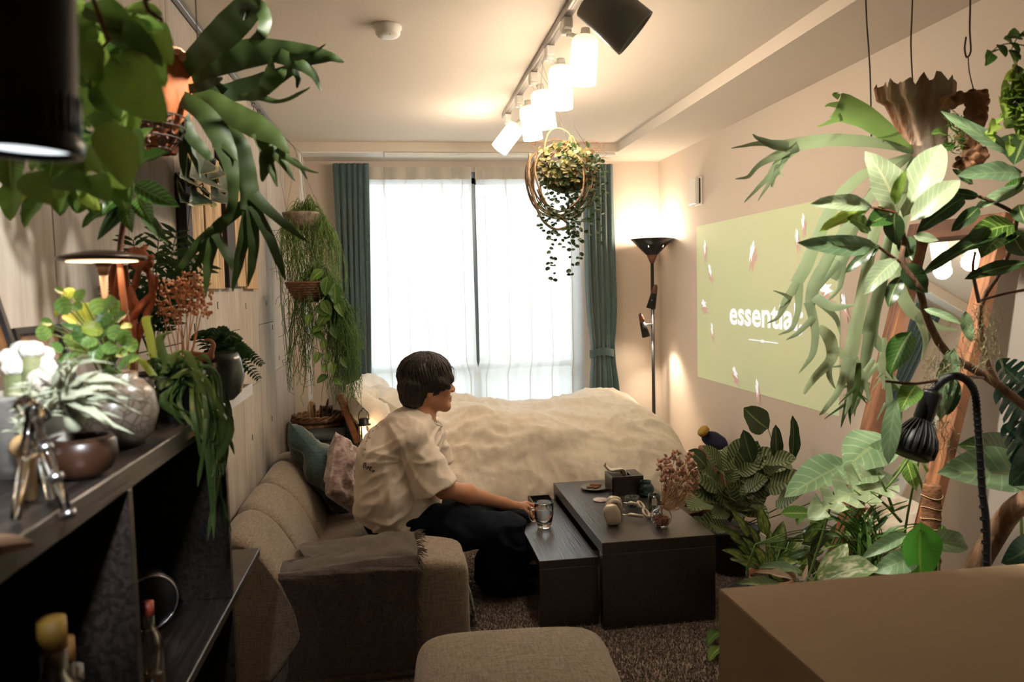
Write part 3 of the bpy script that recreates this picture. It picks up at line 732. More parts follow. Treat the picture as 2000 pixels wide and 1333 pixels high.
# dark blue cloth with mustard edge at the foot of the bed
b = MB(); c = atz(1398, 862, .62); c = at(1398, 862, 4.3)
superbox(c, (.16, .12, .10), 2.6, R3('Y', 25), 14, lambda q: q*(1+.35*nz(q, 14)), b)
sk = obj('folded_sock', b, mat('navy_knit', (.018, .024, .06), .9, bump=.5, bscale=120), None, None, 'navy blue knitted sock with mustard cuff at the foot of the bed', 'sock')
b = MB(); c2_ = at(1374, 843, 4.28); lathe(b, [(.02, -.02), (.036, -.012), (.038, .01), (.03, .018), (.0, .012)], c2_, 18, z2((-.7, 0, .7))); obj('cuff', b, mat('mustard_rib', (.36, .22, .04), .9, bump=.5), sk)
b = MB(); box2(b, (1.80, 4.15, .022), (1.94, 4.42, c.z-.045), .01); obj('storage_stool', b, m_walnut, None, None, 'narrow wooden stool between the foot of the bed and the right wall', 'stool')

# ================================================================ side: grey bin, basket, lantern
m_bin = mat('slate_plastic', (.045, .055, .06), .5)
p0, p1 = at(592, 850, 4.32), at(668, 850, 4.32)
gz = .62
bn = thing('storage_bin', ((p0.x+p1.x)/2, 4.42, 0), 'slate grey lidded bin standing behind the green cushion', 'bin')
b = MB(); box2(b, (p0.x+.01, 4.32, 0), (p1.x-.0, 4.56, gz), .012, 2); obj('bin_body', b, m_bin, bn)
b = MB(); box2(b, (p0.x, 4.31, gz), (p1.x+.01, 4.57, gz+.035), .014, 2); obj('lid', b, m_bin, bn)
def wicker(c, r, z0, z1, m, parent, n=26, rows=12, flare=1.1):
    b = MB(); H = z1-z0
    for k in range(rows):
        z = z0+H*(k+.5)/rows; rr = r*(1+(flare-1)*(k/rows)); pts = []
        for i in range(n*2+1):
            a = PI*i/n; w_ = .006*(1 if (i+k) % 2 else -1)
            pts.append(Vector((c[0]+(rr+w_)*math.cos(a), c[1]+(rr+w_)*math.sin(a), z)))
        tube(b, pts, H/rows*.52, 5, False)
    obj('woven_side', b, m, parent)
    b = MB(); rr = r*flare
    for ph in (0, PI):
        tube(b, [Vector((c[0]+(rr+.008*math.cos(a*9+ph))*math.cos(a), c[1]+(rr+.008*math.cos(a*9+ph))*math.sin(a), z1+.008*math.sin(a*9+ph))) for a in [2*PI*i/90 for i in range(91)]], .008, 5, False)
    obj('rim', b, m, parent)
m_wick = mat('brown_wicker', (.10, .045, .022), .7, col2=(.22, .11, .055), scale=40)
bc = at(622, 800, 4.72)
bk = thing('wicker_basket', (bc.x, 4.72, 0), 'brown wicker basket holding wooden boards in the corner by the window', 'basket')
bz = at(622, 812, 4.72).z
wicker((bc.x, 4.72), .135, .3, bz, m_wick, bk)
b = MB(); lathe(b, [(0, .3), (.125, .3), (.12, 0), (0, 0)], (bc.x, 4.72, 0), 24); obj('basket_foot', b, m_wick, bk)
mW = [mat('pale_wood', (.42, .29, .18), .6), mat('mid_wood', (.22, .12, .065), .6), mat('dark_wood', (.06, .035, .022), .6)]
for px, top, wpx, k, tl, nm, lab in ((603, 782, 13, 0, 4, 'cutting_board', 'pale rounded wooden board standing in the wicker basket'), (612, 788, 6, 1, 2, 'cutting_board', 'slim brown wooden board beside the pale one in the basket'), (620, 790, 5, 1, 6, 'wooden_spoon', 'brown wooden spatula in the middle of the basket'), (628, 778, 5, 2, 10, 'wooden_spoon', 'dark forked stick rising from the basket'), (640, 795, 18, 2, -4, 'black_brush', 'black bristled brush at the right of the basket')):
    q = at(px, top, 4.70); wd = wpx*4.7/1480; b = MB(); zb = bz-.12; hh_ = q.z-zb
    pts = [(-wd/2, 0), (wd/2, 0), (wd/2, hh_*.85), (wd*.32, hh_*.96), (0, hh_), (-wd*.32, hh_*.96), (-wd/2, hh_*.85)]
    R_ = R3('Y', tl); vs = [R_ @ Vector((x, yy, z))+Vector((q.x, 4.70+U(-.03, .03), zb)) for yy in (0, .012) for x, z in pts]
    b.add(vs, [tuple(range(7)), tuple(range(13, 6, -1))]+[(i, (i+1) % 7, 7+(i+1) % 7, 7+i) for i in range(7)], None, False)
    if 'brush' in nm:
        for i in range(60): tube(b, [Vector((q.x+U(-.03, .03), 4.70, q.z-.03)), Vector((q.x+U(-.035, .035), 4.70+U(-.02, .02), q.z+U(-.005, .01)))], .0022, 4)
    obj(nm, b, mW[k], None, None, lab, 'utensil', 'wooden utensils in the basket')
# bedside stool and lantern
lc = at(712, 872, 4.12)
st = thing('bedside_stool', (lc.x, 4.22, .022), 'small black bedside stool behind the rose cushion carrying a lantern', 'stool')
b = MB(); box2(b, (lc.x-.10, 4.08, lc.z-.03), (lc.x+.10, 4.235, lc.z-.003), .004); obj('top', b, m_black, st)
for x in (-.085, .085):
    for y in (4.095, 4.22): b = MB(); box2(b, (lc.x+x-.01, y-.01, .022), (lc.x+x+.01, y+.01, lc.z-.03), .002); obj('leg', b, m_black, st)
lt = thing('camping_lantern', (lc.x, 4.14, lc.z-.003), 'small black lantern with a wire handle, glowing beside the pillow', 'lantern')
cz = lc.z; L0 = Vector((lc.x, 4.14, cz))
b = MB(); lathe(b, [(0, -.003), (.03, -.003), (.03, .02), (.022, .024), (0, .024)], L0, 24); obj('base', b, m_blackm, lt)
b = MB(); lathe(b, [(.020, .024), (.024, .05), (.024, .09), (.020, .112)], L0, 24); obj('chimney', b, m_glass, lt)
b = MB(); lathe(b, [(0, .03), (.009, .03), (.009, .10), (0, .10)], L0, 12); obj('light_tube', b, emat('lantern_glow', (1, .62, .3), 9), lt)
b = MB(); lathe(b, [(0, .112), (.038, .112), (.038, .117), (.027, .118), (.027, .145), (.02, .15), (0, .15)], L0, 24); obj('cap', b, m_blackm, lt)
b = MB(); tube(b, smoothpath([L0+Vector((-.028, 0, .14)), L0+Vector((-.025, 0, .175)), L0+Vector((-.008, 0, .195)), L0+Vector((0, 0, .205)), L0+Vector((.008, 0, .195)), L0+Vector((.025, 0, .175)), L0+Vector((.028, 0, .14))], 4), .0022, 6); tube(b, smoothpath([L0+Vector((-.03, -.01, .115)), L0+Vector((-.028, -.01, .07)), L0+Vector((-.034, -.01, .05)), L0+Vector((-.03, -.01, .01))], 3), .002, 6); obj('handle', b, m_blackm, lt)
lamp('POINT', 'lantern_light', L0+Vector((.03, -.03, .07)), .8, (1, .6, .3), size=.02)
# ================================================================ COFFEE TABLES
m_ebony, nt, N, L, pb = newmat('black_brown_ash')
tc = N.new('ShaderNodeTexCoord'); mp = N.new('ShaderNodeMapping'); mp.inputs['Scale'].default_value = (14, .9, 14); L.new(tc.outputs['Object'], mp.inputs[0])
n1 = N.new('ShaderNodeTexNoise'); n1.inputs['Scale'].default_value = 6; n1.inputs['Detail'].default_value = 9; n1.inputs['Distortion'].default_value = .8; L.new(mp.outputs[0], n1.inputs[0])
cr = N.new('ShaderNodeValToRGB'); e = cr.color_ramp.elements; e[0].position = .42; e[0].color = (.012, .009, .008, 1); e[1].position = .6; e[1].color = (.032, .024, .021, 1)
L.new(n1.outputs['Fac'], cr.inputs[0]); L.new(cr.outputs[0], pb.inputs['Base Color']); pb.inputs['Roughness'].default_value = .33; pb.inputs['Specular IOR Level'].default_value = .9
bp = N.new('ShaderNodeBump'); bp.inputs['Strength'].default_value = .35; bp.inputs['Distance'].default_value = .003; L.new(n1.outputs['Fac'], bp.inputs['Height']); L.new(bp.outputs[0], pb.inputs['Normal'])
def ntable(x0, x1, y0, y1, h, th_, lab):
    t = thing('coffee_table', ((x0+x1)/2, (y0+y1)/2, .022), lab, 'table')
    b = MB(); box2(b, (x0, y0, h-th_), (x1, y1, h), .002); obj('tabletop', b, m_ebony, t)
    for a, c in ((y0, y0+th_), (y1-th_, y1)): b = MB(); box2(b, (x0, a, .022), (x1, c, h-th_), .002); obj('end_panel', b, m_ebony, t)
    return t
TZ = .395; TS = .318
A = atz(1175, 1060, TZ); B = atz(1400, 1046, TZ); D = atz(1090, 943, TZ)
TX0, TX1, TY0, TY1 = A.x, atz(1400, 1047, TZ).x, (A.y+B.y)/2, D.y
ntable(TX0, TX1, TY0, TY1, TZ, .05, 'taller black-brown wooden coffee table carrying the headphones and vase')
A2 = atz(1053, 1097, TS); D2 = atz(1050, 982, TS)
SX0 = A2.x; SX1 = TX0-.004
ntable(SX0, SX1, A2.y, D2.y, TS, .035, 'lower black-brown wooden nesting table where the glass mug stands')
k0 = at(1040, 980, D2.y+.01)
tr_ = thing('tray_box', (k0.x+.08, D2.y+.09, .022), 'open black wooden box on the floor behind the lower table', 'box')
b = MB(); X0, X1, Y0, Y1, Z1 = k0.x, TX0+.12, D2.y+.012, D2.y+.16, TS-.005
X1 = TX0-.006
for a, c in (((X0, Y0, .03), (X0+.01, Y1, Z1)), ((X1-.01, Y0, .03), (X1, Y1, Z1)), ((X0, Y0, .03), (X1, Y0+.01, Z1)), ((X0, Y1-.01, .03), (X1, Y1, Z1))): box2(b, a, c, .001)
obj('box_sides', b, m_ebony, tr_)
b = MB(); box2(b, (X0, Y0, .022), (X1, Y1, .03)); obj('box_bottom', b, m_ebony, tr_)
# ---- things on the tables
m_rglass = mat('solid_clear_glass', (1, 1, 1), 0, trans=1, ior=1.45)
def onT(px, py, z=TZ): return atz(px, py, z)
# plate
p = onT(1161, 956); b = MB(); lathe(b, [(0, 0), (.04, 0), (.045, .006), (.073, .011), (.0735, .014), (.045, .009), (0, .007)], (p.x, p.y, TZ+.0005), 40)
m_plate = mat('speckled_stoneware', (.10, .095, .075), .35, col2=(.17, .16, .13), scale=60)
obj('plate', b, m_plate, None, (p.x, p.y, TZ+.0005), 'dark speckled stoneware plate at the far end of the taller coffee table', 'plate')
m_cin = mat('cinnamon_bark', (.20, .085, .035), .8, col2=(.33, .17, .085), scale=30, bump=.4)
for i, (dx, dy, a, l, lab) in enumerate(((-.01, .0, 20, .07, 'curled cinnamon stick lying lowest on the dark plate'), (.01, .008, -15, .06, 'cinnamon stick crossed over the others on the plate'), (.012, -.012, 38, .05, 'short cinnamon stick at the near side of the plate'))):
    b = MB(); d = Vector((math.cos(math.radians(a)), math.sin(math.radians(a)), 0)); c = Vector((p.x+dx, p.y+dy, TZ+.0125+(.007 if i == 1 else 0)))
    tube(b, [c-d*l/2, c, c+d*l/2+Vector((0, 0, .002))], .0048, 8, True); tube(b, [c-d*l/2+Vector((0, .006, .002)), c+d*l/2+Vector((0, .006, .002))], .0035, 8)
    obj('cinnamon_stick', b, m_cin, None, None, lab, 'spice', 'cinnamon sticks on the plate')
p = onT(1173, 978); b = MB(); lathe(b, [(0, 0), (.037, 0), (.038, .003), (.036, .006), (0, .006)], (p.x, p.y, TZ+.0005), 36)
obj('coaster', b, mat('white_marble', (.62, .55, .52), .4, col2=(.42, .33, .31), scale=25), None, (p.x, p.y, TZ), 'round pale marble coaster between the plate and the headphones', 'coaster')
# tissue box
p = onT(1232, 968); tbx = thing('tissue_box', (p.x, p.y+.05, TZ), 'black wooden tissue box with a white tissue pulled out', 'tissue box')
c = Vector((p.x-.015, p.y+.065, TZ)); hx, hy, hz = .082, .07, .092
RT = R3('Z', 0)
def tb_(x0, x1, y0, y1, z0, z1): box2(b, (c.x+x0, c.y+y0, c.z+z0), (c.x+x1, c.y+y1, c.z+z1), .0015)
b = MB(); tb_(-hx, hx, -hy, -hy+.008, 0, hz); tb_(-hx, hx, hy-.008, hy, 0, hz); tb_(-hx, -hx+.008, -hy, hy, 0, hz); tb_(hx-.008, hx, -hy, hy, 0, hz); obj('box_body', b, m_ebony, tbx)
b = MB(); tb_(-hx, -.012, -hy, hy, hz, hz+.007); tb_(.026, hx, -hy, hy, hz, hz+.007); tb_(-.012, .026, -hy, -hy+.02, hz, hz+.007); tb_(-.012, .026, hy-.02, hy, hz, hz+.007); obj('lid', b, m_ebony, tbx)
b = MB()
def tf(u, v):
    q = smoothpath([(.01, .0, -.02), (.0, .005, .03), (-.035, .01, .034), (-.07, .015, .036), (-.095, .02, .065)], 5)
    p_ = q[int(round(v*(len(q)-1)))]; wv = .045*(1-.35*v)
    return Vector((c.x+p_.x+.02*math.sin(u*5)*.3, c.y+p_.y+(u-.5)*wv*1.4, c.z+hz-.01+p_.z+.008*math.sin(u*9+v*4)))
grid(b, tf, 14, 20); obj('tissue', b, mat('tissue_paper', (.8, .76, .68), .95), tbx)
# headphones
m_hp = mat('cream_metal', (.50, .44, .36), .35, metal=.35); m_pad = mat('cream_knit', (.52, .45, .36), .9, bump=.4, bscale=200); m_silver = mat('silver', (.6, .58, .55), .2, metal=1)
hp = thing('headphones', onT(1200, 1028), 'cream over-ear headphones lying on the taller coffee table', 'headphones')
def cup_(c, ax, r=(.036, .046, .018), nm='ear_cup'):
    M3 = z2(ax); b = MB(); superbox(c, (r[0]*2, r[1]*2, r[2]*2), 3, M3, 12, None, b); o = obj(nm, b, m_hp, hp)
    b = MB(); ring = []
    Mx = M3
    for k in range(33):
        a = 2*PI*k/32; ring.append(c+Mx @ Vector((r[0]*.72*math.cos(a), r[1]*.75*math.sin(a), -r[2]*1.25)))
    tube(b, ring, .0125, 10, False); obj('ear_pad', b, m_pad, hp)
c1_ = onT(1196, 1026)+Vector((0, 0, .046)); c2_ = onT(1196, 1010)+Vector((.004, .045, .044))
cup_(c1_, (-.25, -.95, .15)); cup_(onT(1206, 1008)+Vector((-.01, .03, .042)), (.15, .95, .25))
for px, py, zz, ax in ((1262, 1012, .022, (.5, -.4, .75)), (1252, 996, .022, (.5, -.3, .8))):
    b = MB(); cc = onT(px, py)+Vector((0, 0, zz)); M3 = z2(ax)
    ring = [cc+M3 @ Vector((.017*math.cos(a), .024*math.sin(a), 0)) for a in [2*PI*k/24 for k in range(25)]]
    tube(b, ring, .006, 8, False); obj('headband_end', b, m_pad, hp)
for (ax_, ay), (bx_, by), h0, h1 in (((1210, 1014), (1256, 1018), .02, .02), ((1218, 995), (1246, 998), .03, .03)):
    a_ = onT(ax_, ay)+Vector((0, 0, h0)); b_ = onT(bx_, by)+Vector((0, 0, h1)); b = MB(); tube(b, [a_, a_*.6+b_*.4], .0035, 8); obj('arm', b, m_silver, hp)
    b = MB(); tube(b, [a_*.62+b_*.38, (a_+b_)/2+Vector((0, 0, .004)), b_], [.0075, .0085, .007], 10); obj('slider', b, m_hp, hp)
# ribbed votive glass
def hollow(b, prof, c, t=.003, n=32, rib=0):
    inner = [(max(0, r-t), z) for r, z in prof if z > prof[0][1]+t*.5][::-1]+[(0, prof[0][1]+t)]
    lathe(b, [(0, prof[0][1])]+prof+inner, c, n)
    if rib:
        v = b.v
        for i in range(len(v)):
            q = Vector(v[i])-Vector(c); a = math.atan2(q.y, q.x); k = 1+rib*math.cos(a*16); b.v[i] = (c[0]+q.x*k, c[1]+q.y*k, v[i][2])
p = onT(1237, 991); b = MB(); hollow(b, [(.030, 0), (.034, .01), (.035, .048)], (p.x, p.y+.015, TZ+.0005), .004, 64, .03)
obj('ribbed_glass', b, mat('smoky_glass', (.55, .62, .62), 0, trans=1), None, (p.x, p.y+.015, TZ), 'small smoky ribbed glass votive beside the blue glass globe', 'glass')
p = onT(1264, 974); b = MB(); R0 = .042; pr = [(.016, 0)]+[(R0*math.sin(a), .038-R0*.95*math.cos(a)) for a in [PI*k/14 for k in range(3, 12)]]+[(.026, .076), (.028, .08)]
m_teg = mat('teal_glass', (.16, .27, .32), 0, trans=1)
hollow(b, pr, (p.x+.003, p.y+.03, TZ+.0005), .0035, 36); obj('glass_globe', b, m_teg, None, (p.x, p.y+.03, TZ), 'dark teal glass globe vase in front of the tissue box', 'vase')
# clear tumbler with label behind the vase
p = onT(1278, 1003); b = MB(); hollow(b, [(.026, 0), (.027, .005), (.028, .088)], (p.x, p.y, TZ+.0005), .002, 32); tmb = obj('tumbler', b, m_rglass, None, (p.x, p.y, TZ), 'clear straight glass tumbler just behind the dried flower vase', 'glass')
b = MB(); b.add([(p.x+.029*math.sin(a), p.y-.029*math.cos(a), TZ+z) for z in (.045, .075) for a in (-.7, -.5, -.3, -.1, .1)], [(i, i+1, i+6, i+5) for i in range(4)]); obj('label', b, mat('paper_label', (.5, .48, .44), .8), tmb)
# round vase with dried flowers
p = onT(1295, 1032); vc = Vector((p.x, p.y+.02, TZ+.0005)); b = MB()
pr = [(.024, 0)]+[(.045*math.sin(a), .044-.044*math.cos(a)) for a in [PI*k/16 for k in range(3, 13)]]+[(.014, .083), (.0125, .095), (.017, .108)]
hollow(b, pr, vc, .0022, 40); vs_ = obj('round_vase', b, m_rglass, None, vc, 'round clear glass vase filled with pink dried petals on the near end of the table', 'vase')
m_pet = mat('dried_petal', (.28, .10, .07), .9, col2=(.45, .22, .16), scale=60)
b = MB()
for i in range(150):
    a, r_, z = U(0, 2*PI), .036*math.sqrt(U(0, 1)), U(.006, .045); k = math.sqrt(max(.05, 1-((z-.044)/.05)**2)); c = vc+Vector((r_*k*math.cos(a), r_*k*math.sin(a), z))
    ball(b, c, (.007, .005, .002), 6, 4, R3('X', U(0, 180)) @ R3('Z', U(0, 180)))
obj('petal', b, m_pet, vs_, kind='stuff')
m_dry = mat('dried_stem', (.38, .20, .10), .9); m_dryf = mat('dusty_pink_bloom', (.46, .26, .20), .9, col2=(.60, .42, .34), scale=30); m_gyp = mat('dry_sprig', (.50, .30, .16), .9)
fl = thing('dried_flowers', vc+Vector((0, 0, .03)), 'spray of dusty pink dried flowers and golden sprigs in the round glass vase', 'dried flowers')
tips = [(at(px, py, vc.y+dy)) for px, py, dy in ((1305, 895, .02), (1320, 885, .0), (1345, 890, .03), (1352, 905, -.02), (1335, 915, .04), (1310, 915, -.03), (1298, 930, .0), (1340, 930, .03), (1355, 925, 0), (1325, 940, -.03), (1302, 950, .02), (1290, 905, .02), (1328, 902, -.01), (1360, 940, .02), (1312, 935, .04), (1345, 945, -.04), (1300, 915, .0), (1322, 925, .02))]
for tpt in tips:
    b = MB(); mid = vc*.35+tpt*.65+Vector((U(-.01, .01), 0, U(.0, .01))); tube(b, smoothpath([vc+Vector((U(-.008, .008), U(-.008, .008), .03)), vc+Vector((.004, 0, .10)), mid, tpt], 4), [.0013]*13, 5); obj('flower_stem', b, m_dry, fl)
    b = MB()
    for k in range(13):
        c = tpt+Vector((U(-.015, .015), U(-.015, .015), U(-.032, .012))); ball(b, c, (.0065, .0065, .011), 7, 5, R3('X', U(-50, 50)) @ R3('Y', U(-50, 50)))
    obj('bloom', b, m_dryf, fl)
b = MB()
for i in range(60):
    tpt = at(U(1305, 1368), U(925, 968), vc.y+U(-.06, .06)); m_ = vc*.5+tpt*.5
    tube(b, smoothpath([vc+Vector((0, 0, .09)), m_+Vector((U(-.01, .01), 0, U(-.01, .01))), tpt], 3), .0008, 4)
    for k in range(4): ball(b, tpt+Vector((U(-.008, .008), U(-.008, .008), U(-.008, .008))), .0022, 5, 4)
obj('sprig', b, m_gyp, fl, kind='stuff')
# glass mug with water
MC = atz(1063, 1030, TS); MC = Vector((MC.x, MC.y, TS+.0005))
mug = thing('glass_mug', MC, 'double-walled clear glass mug half full of water, held by its handle', 'mug')
m_g2 = mat('mug_glass', (1, 1, 1), .0, trans=1, ior=1.42)
b = MB(); outer = [(.029, 0), (.033, .012), (.040, .035), (.045, .065), (.0465, .10), (.0455, .118)]; lathe(b, [(0, 0)]+outer+[(.043, .121), (.0415, .118), (.0415, .09), (.038, .055), (.028, .03), (.014, .018), (0, .016)], MC, 40); obj('double_wall', b, m_g2, mug)
b = MB(); lathe(b, [(0, .017), (.014, .019), (.0275, .031), (.0372, .055), (.0405, .080), (0, .080)], MC, 40); obj('water', b, mat('water', (1, 1, 1), 0, trans=1, ior=1.33), mug)
b = MB(); hd = [MC+Vector((x, 0, z)) for x, z in ((-.042, .088), (-.058, .088), (-.068, .076), (-.069, .055), (-.062, .038), (-.050, .032), (-.039, .034))]
tube(b, smoothpath(hd, 4), .0042, 10); obj('handle', b, m_g2, mug)
# ================================================================ FLOOR LAMP
b0 = at(1277, 800, 5.28); lpx = b0.x
tp_ = at(1266, 512, 5.28)
fl_ = thing('floor_lamp', (lpx, 5.28, 0), 'black pole floor lamp with funnel uplighter and two small cone spots in the corner', 'lamp')
b = MB(); lathe(b, [(0, 0), (.13, 0), (.13, .012), (.02, .02), (0, .02)], (lpx, 5.28, 0), 32); obj('base', b, m_blackm, fl_)
pl = Vector((lpx, 5.28, tp_.z)); b = MB(); tube(b, [(lpx, 5.28, .01), pl], .0125, 14); obj('pole', b, m_black, fl_)
rt = at(1307, 468, 5.28).x-at(1226, 468, 5.28).x; rt /= 2; zt2 = at(1266, 467, 5.28).z
m_wl = mat('lamp_walnut', (.12, .045, .025), .45)
b = MB(); H_ = zt2-pl.z
lathe(b, [(.028*1.4, H_*.3), (rt, H_), (rt-.003, H_), (.03, H_*.3)], pl, 40); sh = obj('uplighter_shade', b, m_blackm, fl_)
b = MB(); lathe(b, [(0, -.01), (.015, -.01), (.018, .0), (.041, H_*.32), (0, H_*.32)], pl, 32); obj('wooden_socket', b, m_wl, fl_)
b = MB(); ball(b, pl+Vector((0, 0, H_*.6)), .03); obj('bulb', b, emat('uplight_bulb', (1, .72, .42), 25), fl_)
for a in (-2.2, -.95):
    b = MB(); rr = rt*.62; q = pl+Vector((rr*math.cos(a), rr*math.sin(a)-.006, H_*.70)); box(b, q, (.004, .006, .03), 0, R3('Y', 18*(1 if a > -1.5 else -1))); obj('slot', b, emat('slot_glow', (1, .75, .45), 2.5), sh)
lamp('POINT', 'uplight', pl+Vector((0, 0, H_+.03)), 9, WARM, size=.05)
def spot_(top, bot, r, lab, en, glow=True):
    t_, b_ = at(*top, 5.24), at(*bot, 5.24); d = (b_-t_).normalized(); Ls = (b_-t_).length
    b = MB(); lathe(b, [(0, Ls*.38), (r*.66, Ls*.38), (r, Ls), (r-.003, Ls), (r*.6, Ls*.45)], t_, 28, z2(d)); obj('spot_shade', b, m_blackm, fl_)
    b = MB(); lathe(b, [(0, 0), (r*.35, .004), (r*.5, .02), (r*.67, Ls*.39), (0, Ls*.39)], t_, 24, z2(d)); obj('wooden_cap', b, m_wl, fl_)
    b = MB(); q = t_*.5+b_*.5; tube(b, [q, Vector((lpx, 5.28, q.z))], .008, 8); obj('joint', b, m_steel, fl_)
    b = MB(); lathe(b, [(0, Ls-.006), (r*.9, Ls-.006)], t_, 20, z2(d)); obj('spot_bulb', b, emat('spot_glow', (1, .85, .65), 8 if glow else 3), fl_)
    lamp('SPOT', 'spot_light', b_+d*.005, en, WARM, b_+d, .02, angle=100, blend=.8)
spot_((1281, 556), (1271, 603), .034, '', 10); spot_((1250, 612), (1262, 658), .030, '', 12, False)

# ================================================================ BOOKCASE on the left
xs = -.40
bcz = 1.45-.612*.40; y_n = .83; y_e = 1.80
bkc = thing('bookcase', (-.55, 1.35, 0), 'black-brown open bookcase with staggered shelves along the concrete wall', 'bookcase')
b = MB(); box2(b, (XL+.003, .60, bcz-.036), (xs, y_e, bcz), .002); obj('top_board', b, m_ebony, bkc)
zm = .757
b = MB(); box2(b, (XL+.003, .60, zm-.022), (xs, 2.12, zm), .002); obj('shelf', b, m_ebony, bkc)
b = MB(); box2(b, (XL+.003, .60, .33), (xs, 2.12, .352), .002); obj('shelf', b, m_ebony, bkc)
for y, zt_1 in ((y_e-.02, bcz-.036), (1.165, bcz-.036), (.61, bcz-.036)):
    b = MB(); box2(b, (XL+.003, y, zm), (xs-.002, y+.02, zt_1), .001); obj('divider', b, m_ebony, bkc)
for y in (.61, 1.165, 1.78): b = MB(); box2(b, (XL+.003, y, 0), (xs-.002, y+.02, .33), .001); obj('divider', b, m_ebony, bkc); b = MB(); box2(b, (XL+.003, y, .352), (xs-.002, y+.02, zm-.022), .001); obj('divider', b, m_ebony, bkc)
b = MB(); box2(b, (XL+.001, .60, 0), (XL+.006, y_e, bcz-.036)); obj('back_panel', b, m_black, bkc)
# pale ledge continuing beyond the bookcase
lz = atx(490, 750, -.45).z; ly = atx(490, 750, -.45).y
lg = thing('wall_ledge', (-.57, 2.05, lz-.03), 'pale grey ledge on the wall holding the plants beyond the bookcase', 'shelf')
b = MB(); box2(b, (XL+.002, y_e+.02, lz-.03), (-.45, ly, lz), .002); obj('board', b, mat('ledge_brown', (.07, .05, .04), .5), lg)
b = MB(); box2(b, (-.45, y_e+.02, lz-.032), (-.446, ly, lz+.001)); obj('front_edging', b, mat('pale_edging', (.6, .62, .66), .5), lg)
# bottles on the shelves
m_amb = glassmat('amber_glass', (.35, .17, .05), .15); m_cork = mat('cork', (.36, .22, .10), .9); m_yel = mat('yellow_cap', (.22, .12, .015), .6)
def jar(px, py, yy, r, h, capm, lab, z=zm, gm=None, nm='bottle'):
    p = at(px, py, yy); t = thing(nm, (p.x, yy, z), lab, 'bottle', 'bottles in the bookcase'); c = Vector((p.x, yy, z+.0005))
    b = MB(); hollow(b, [(r, 0), (r, h*.6), (r*.8, h*.7), (r*.42, h*.78), (r*.42, h*.92)], c, .003, 24); obj('glass_body', b, gm or m_glass, t)
    b = MB(); lathe(b, [(0, h*.88), (r*.45, h*.88), (r*.45, h), (0, h)], c, 20); obj('cap', b, capm, t)
    b = MB(); lathe(b, [(0, .004), (r*.88, .004), (r*.88, h*.35), (0, h*.35)], c, 20); obj('contents', b, mat('liquid', (.10, .045, .02), .2), t)
jar(90, 1210, .93, .032, .20, m_yel, 'glass bottle with yellow cap on the shelf below the cactus', .56-.0)if 0 else None
jar(95, 1150, .96, .036, .31, m_yel, 'dark glass bottle with yellow cap, left in the near compartment')
jar(112, 1200, 1.05, .040, .245, mat('amber_stopper', (.24, .11, .03), .6), 'glass bottle with amber stopper, middle of the near compartment')
jar(140, 1270, 1.12, .030, .175, mat('pale_cap', (.5, .45, .35), .6), 'short glass bottle with pale cap beside the shelf divider')
jar(290, 1200, 1.30, .02, .19, mat('red_cap', (.25, .04, .02), .5), 'slim bottle with red cap just behind the shelf divider')
# round dark speaker/clock in the second compartment
q = at(350, 1110, 1.62); b = MB(); lathe(b, [(0, 0), (.058, 0), (.062, .01), (.062, .05), (.055, .058), (0, .058)], (-.56, 1.66, zm+.066), 36, z2((.55, -.83, 0)))
ck = obj('desk_fan', b, m_blackm, None, (-.56, 1.66, zm+.003), 'round black metal case standing in the far compartment of the bookcase', 'device')
b = MB(); tube(b, [Vector((-.56, 1.66, zm+.066))+z2((.55, -.83, 0)) @ Vector((.056*math.cos(a), .056*math.sin(a), .058)) for a in [2*PI*k/36 for k in range(37)]], .0025, 6); obj('rim', b, m_steel, ck)
# dark round thing on the protruding shelf
q = atx(462, 1060, -.52); b = MB(); superbox((-.53, 1.93, zm+.045), (.11, .13, .09), 2.5, None, 8, None, b); obj('grey_pouch', b, mat('grey_felt', (.06, .062, .06), .9), None, None, 'dark grey felt pouch on the end of the middle shelf', 'pouch')

# ================================================================ CARDBOARD BOX in the foreground
m_card, nt, N, L, pb = newmat('brown_card')
tc = N.new('ShaderNodeTexCoord'); nn_ = N.new('ShaderNodeTexNoise'); nn_.inputs['Scale'].default_value = 6; L.new(tc.outputs['Object'], nn_.inputs[0])
cr = N.new('ShaderNodeValToRGB'); cr.color_ramp.elements[0].color = (.29, .20, .115, 1); cr.color_ramp.elements[1].color = (.34, .235, .14, 1); L.new(nn_.outputs['Fac'], cr.inputs[0]); L.new(cr.outputs[0], pb.inputs['Base Color']); pb.inputs['Roughness'].default_value = .85
bz2 = .80; q = atz(1404, 1150, bz2); q2 = atz(2000, 1101, bz2)
cbx = thing('cardboard_box', (q.x+.4, q.y-.35, 0), 'large closed brown cardboard box in the right foreground', 'box')
q3 = atz(1610, 1333, bz2); e1_ = (q2-q).normalized(); e2_ = (q3-q).normalized()
bw, bd = .92, .85
def boxpt(x, y, z): v = e1_*x+e2_*y; return Vector((q.x+v.x, q.y+v.y, z))
def slab(mb, x0, x1, y0, y1, z0, z1):
    vs = [boxpt(x, y, z) for z in (z0, z1) for x, y in ((x0, y0), (x1, y0), (x1, y1), (x0, y1))]
    mb.add(vs, [(0, 1, 2, 3), (7, 6, 5, 4), (0, 4, 5, 1), (1, 5, 6, 2), (2, 6, 7, 3), (3, 7, 4, 0)], None, False)
b = MB(); slab(b, 0, bw, 0, bd, .0, bz2-.004); obj('box_walls', b, m_card, cbx)
b = MB(); slab(b, .06, .11, -.004, bd, bz2-.002, bz2+.002) if 0 else slab(b, .001, bw-.001, .002, bd*.72, bz2-.004, bz2); obj('flap', b, m_card, cbx)
b = MB(); slab(b, .001, bw-.001, bd*.72+.002, bd, bz2-.004, bz2); obj('flap', b, m_card, cbx)
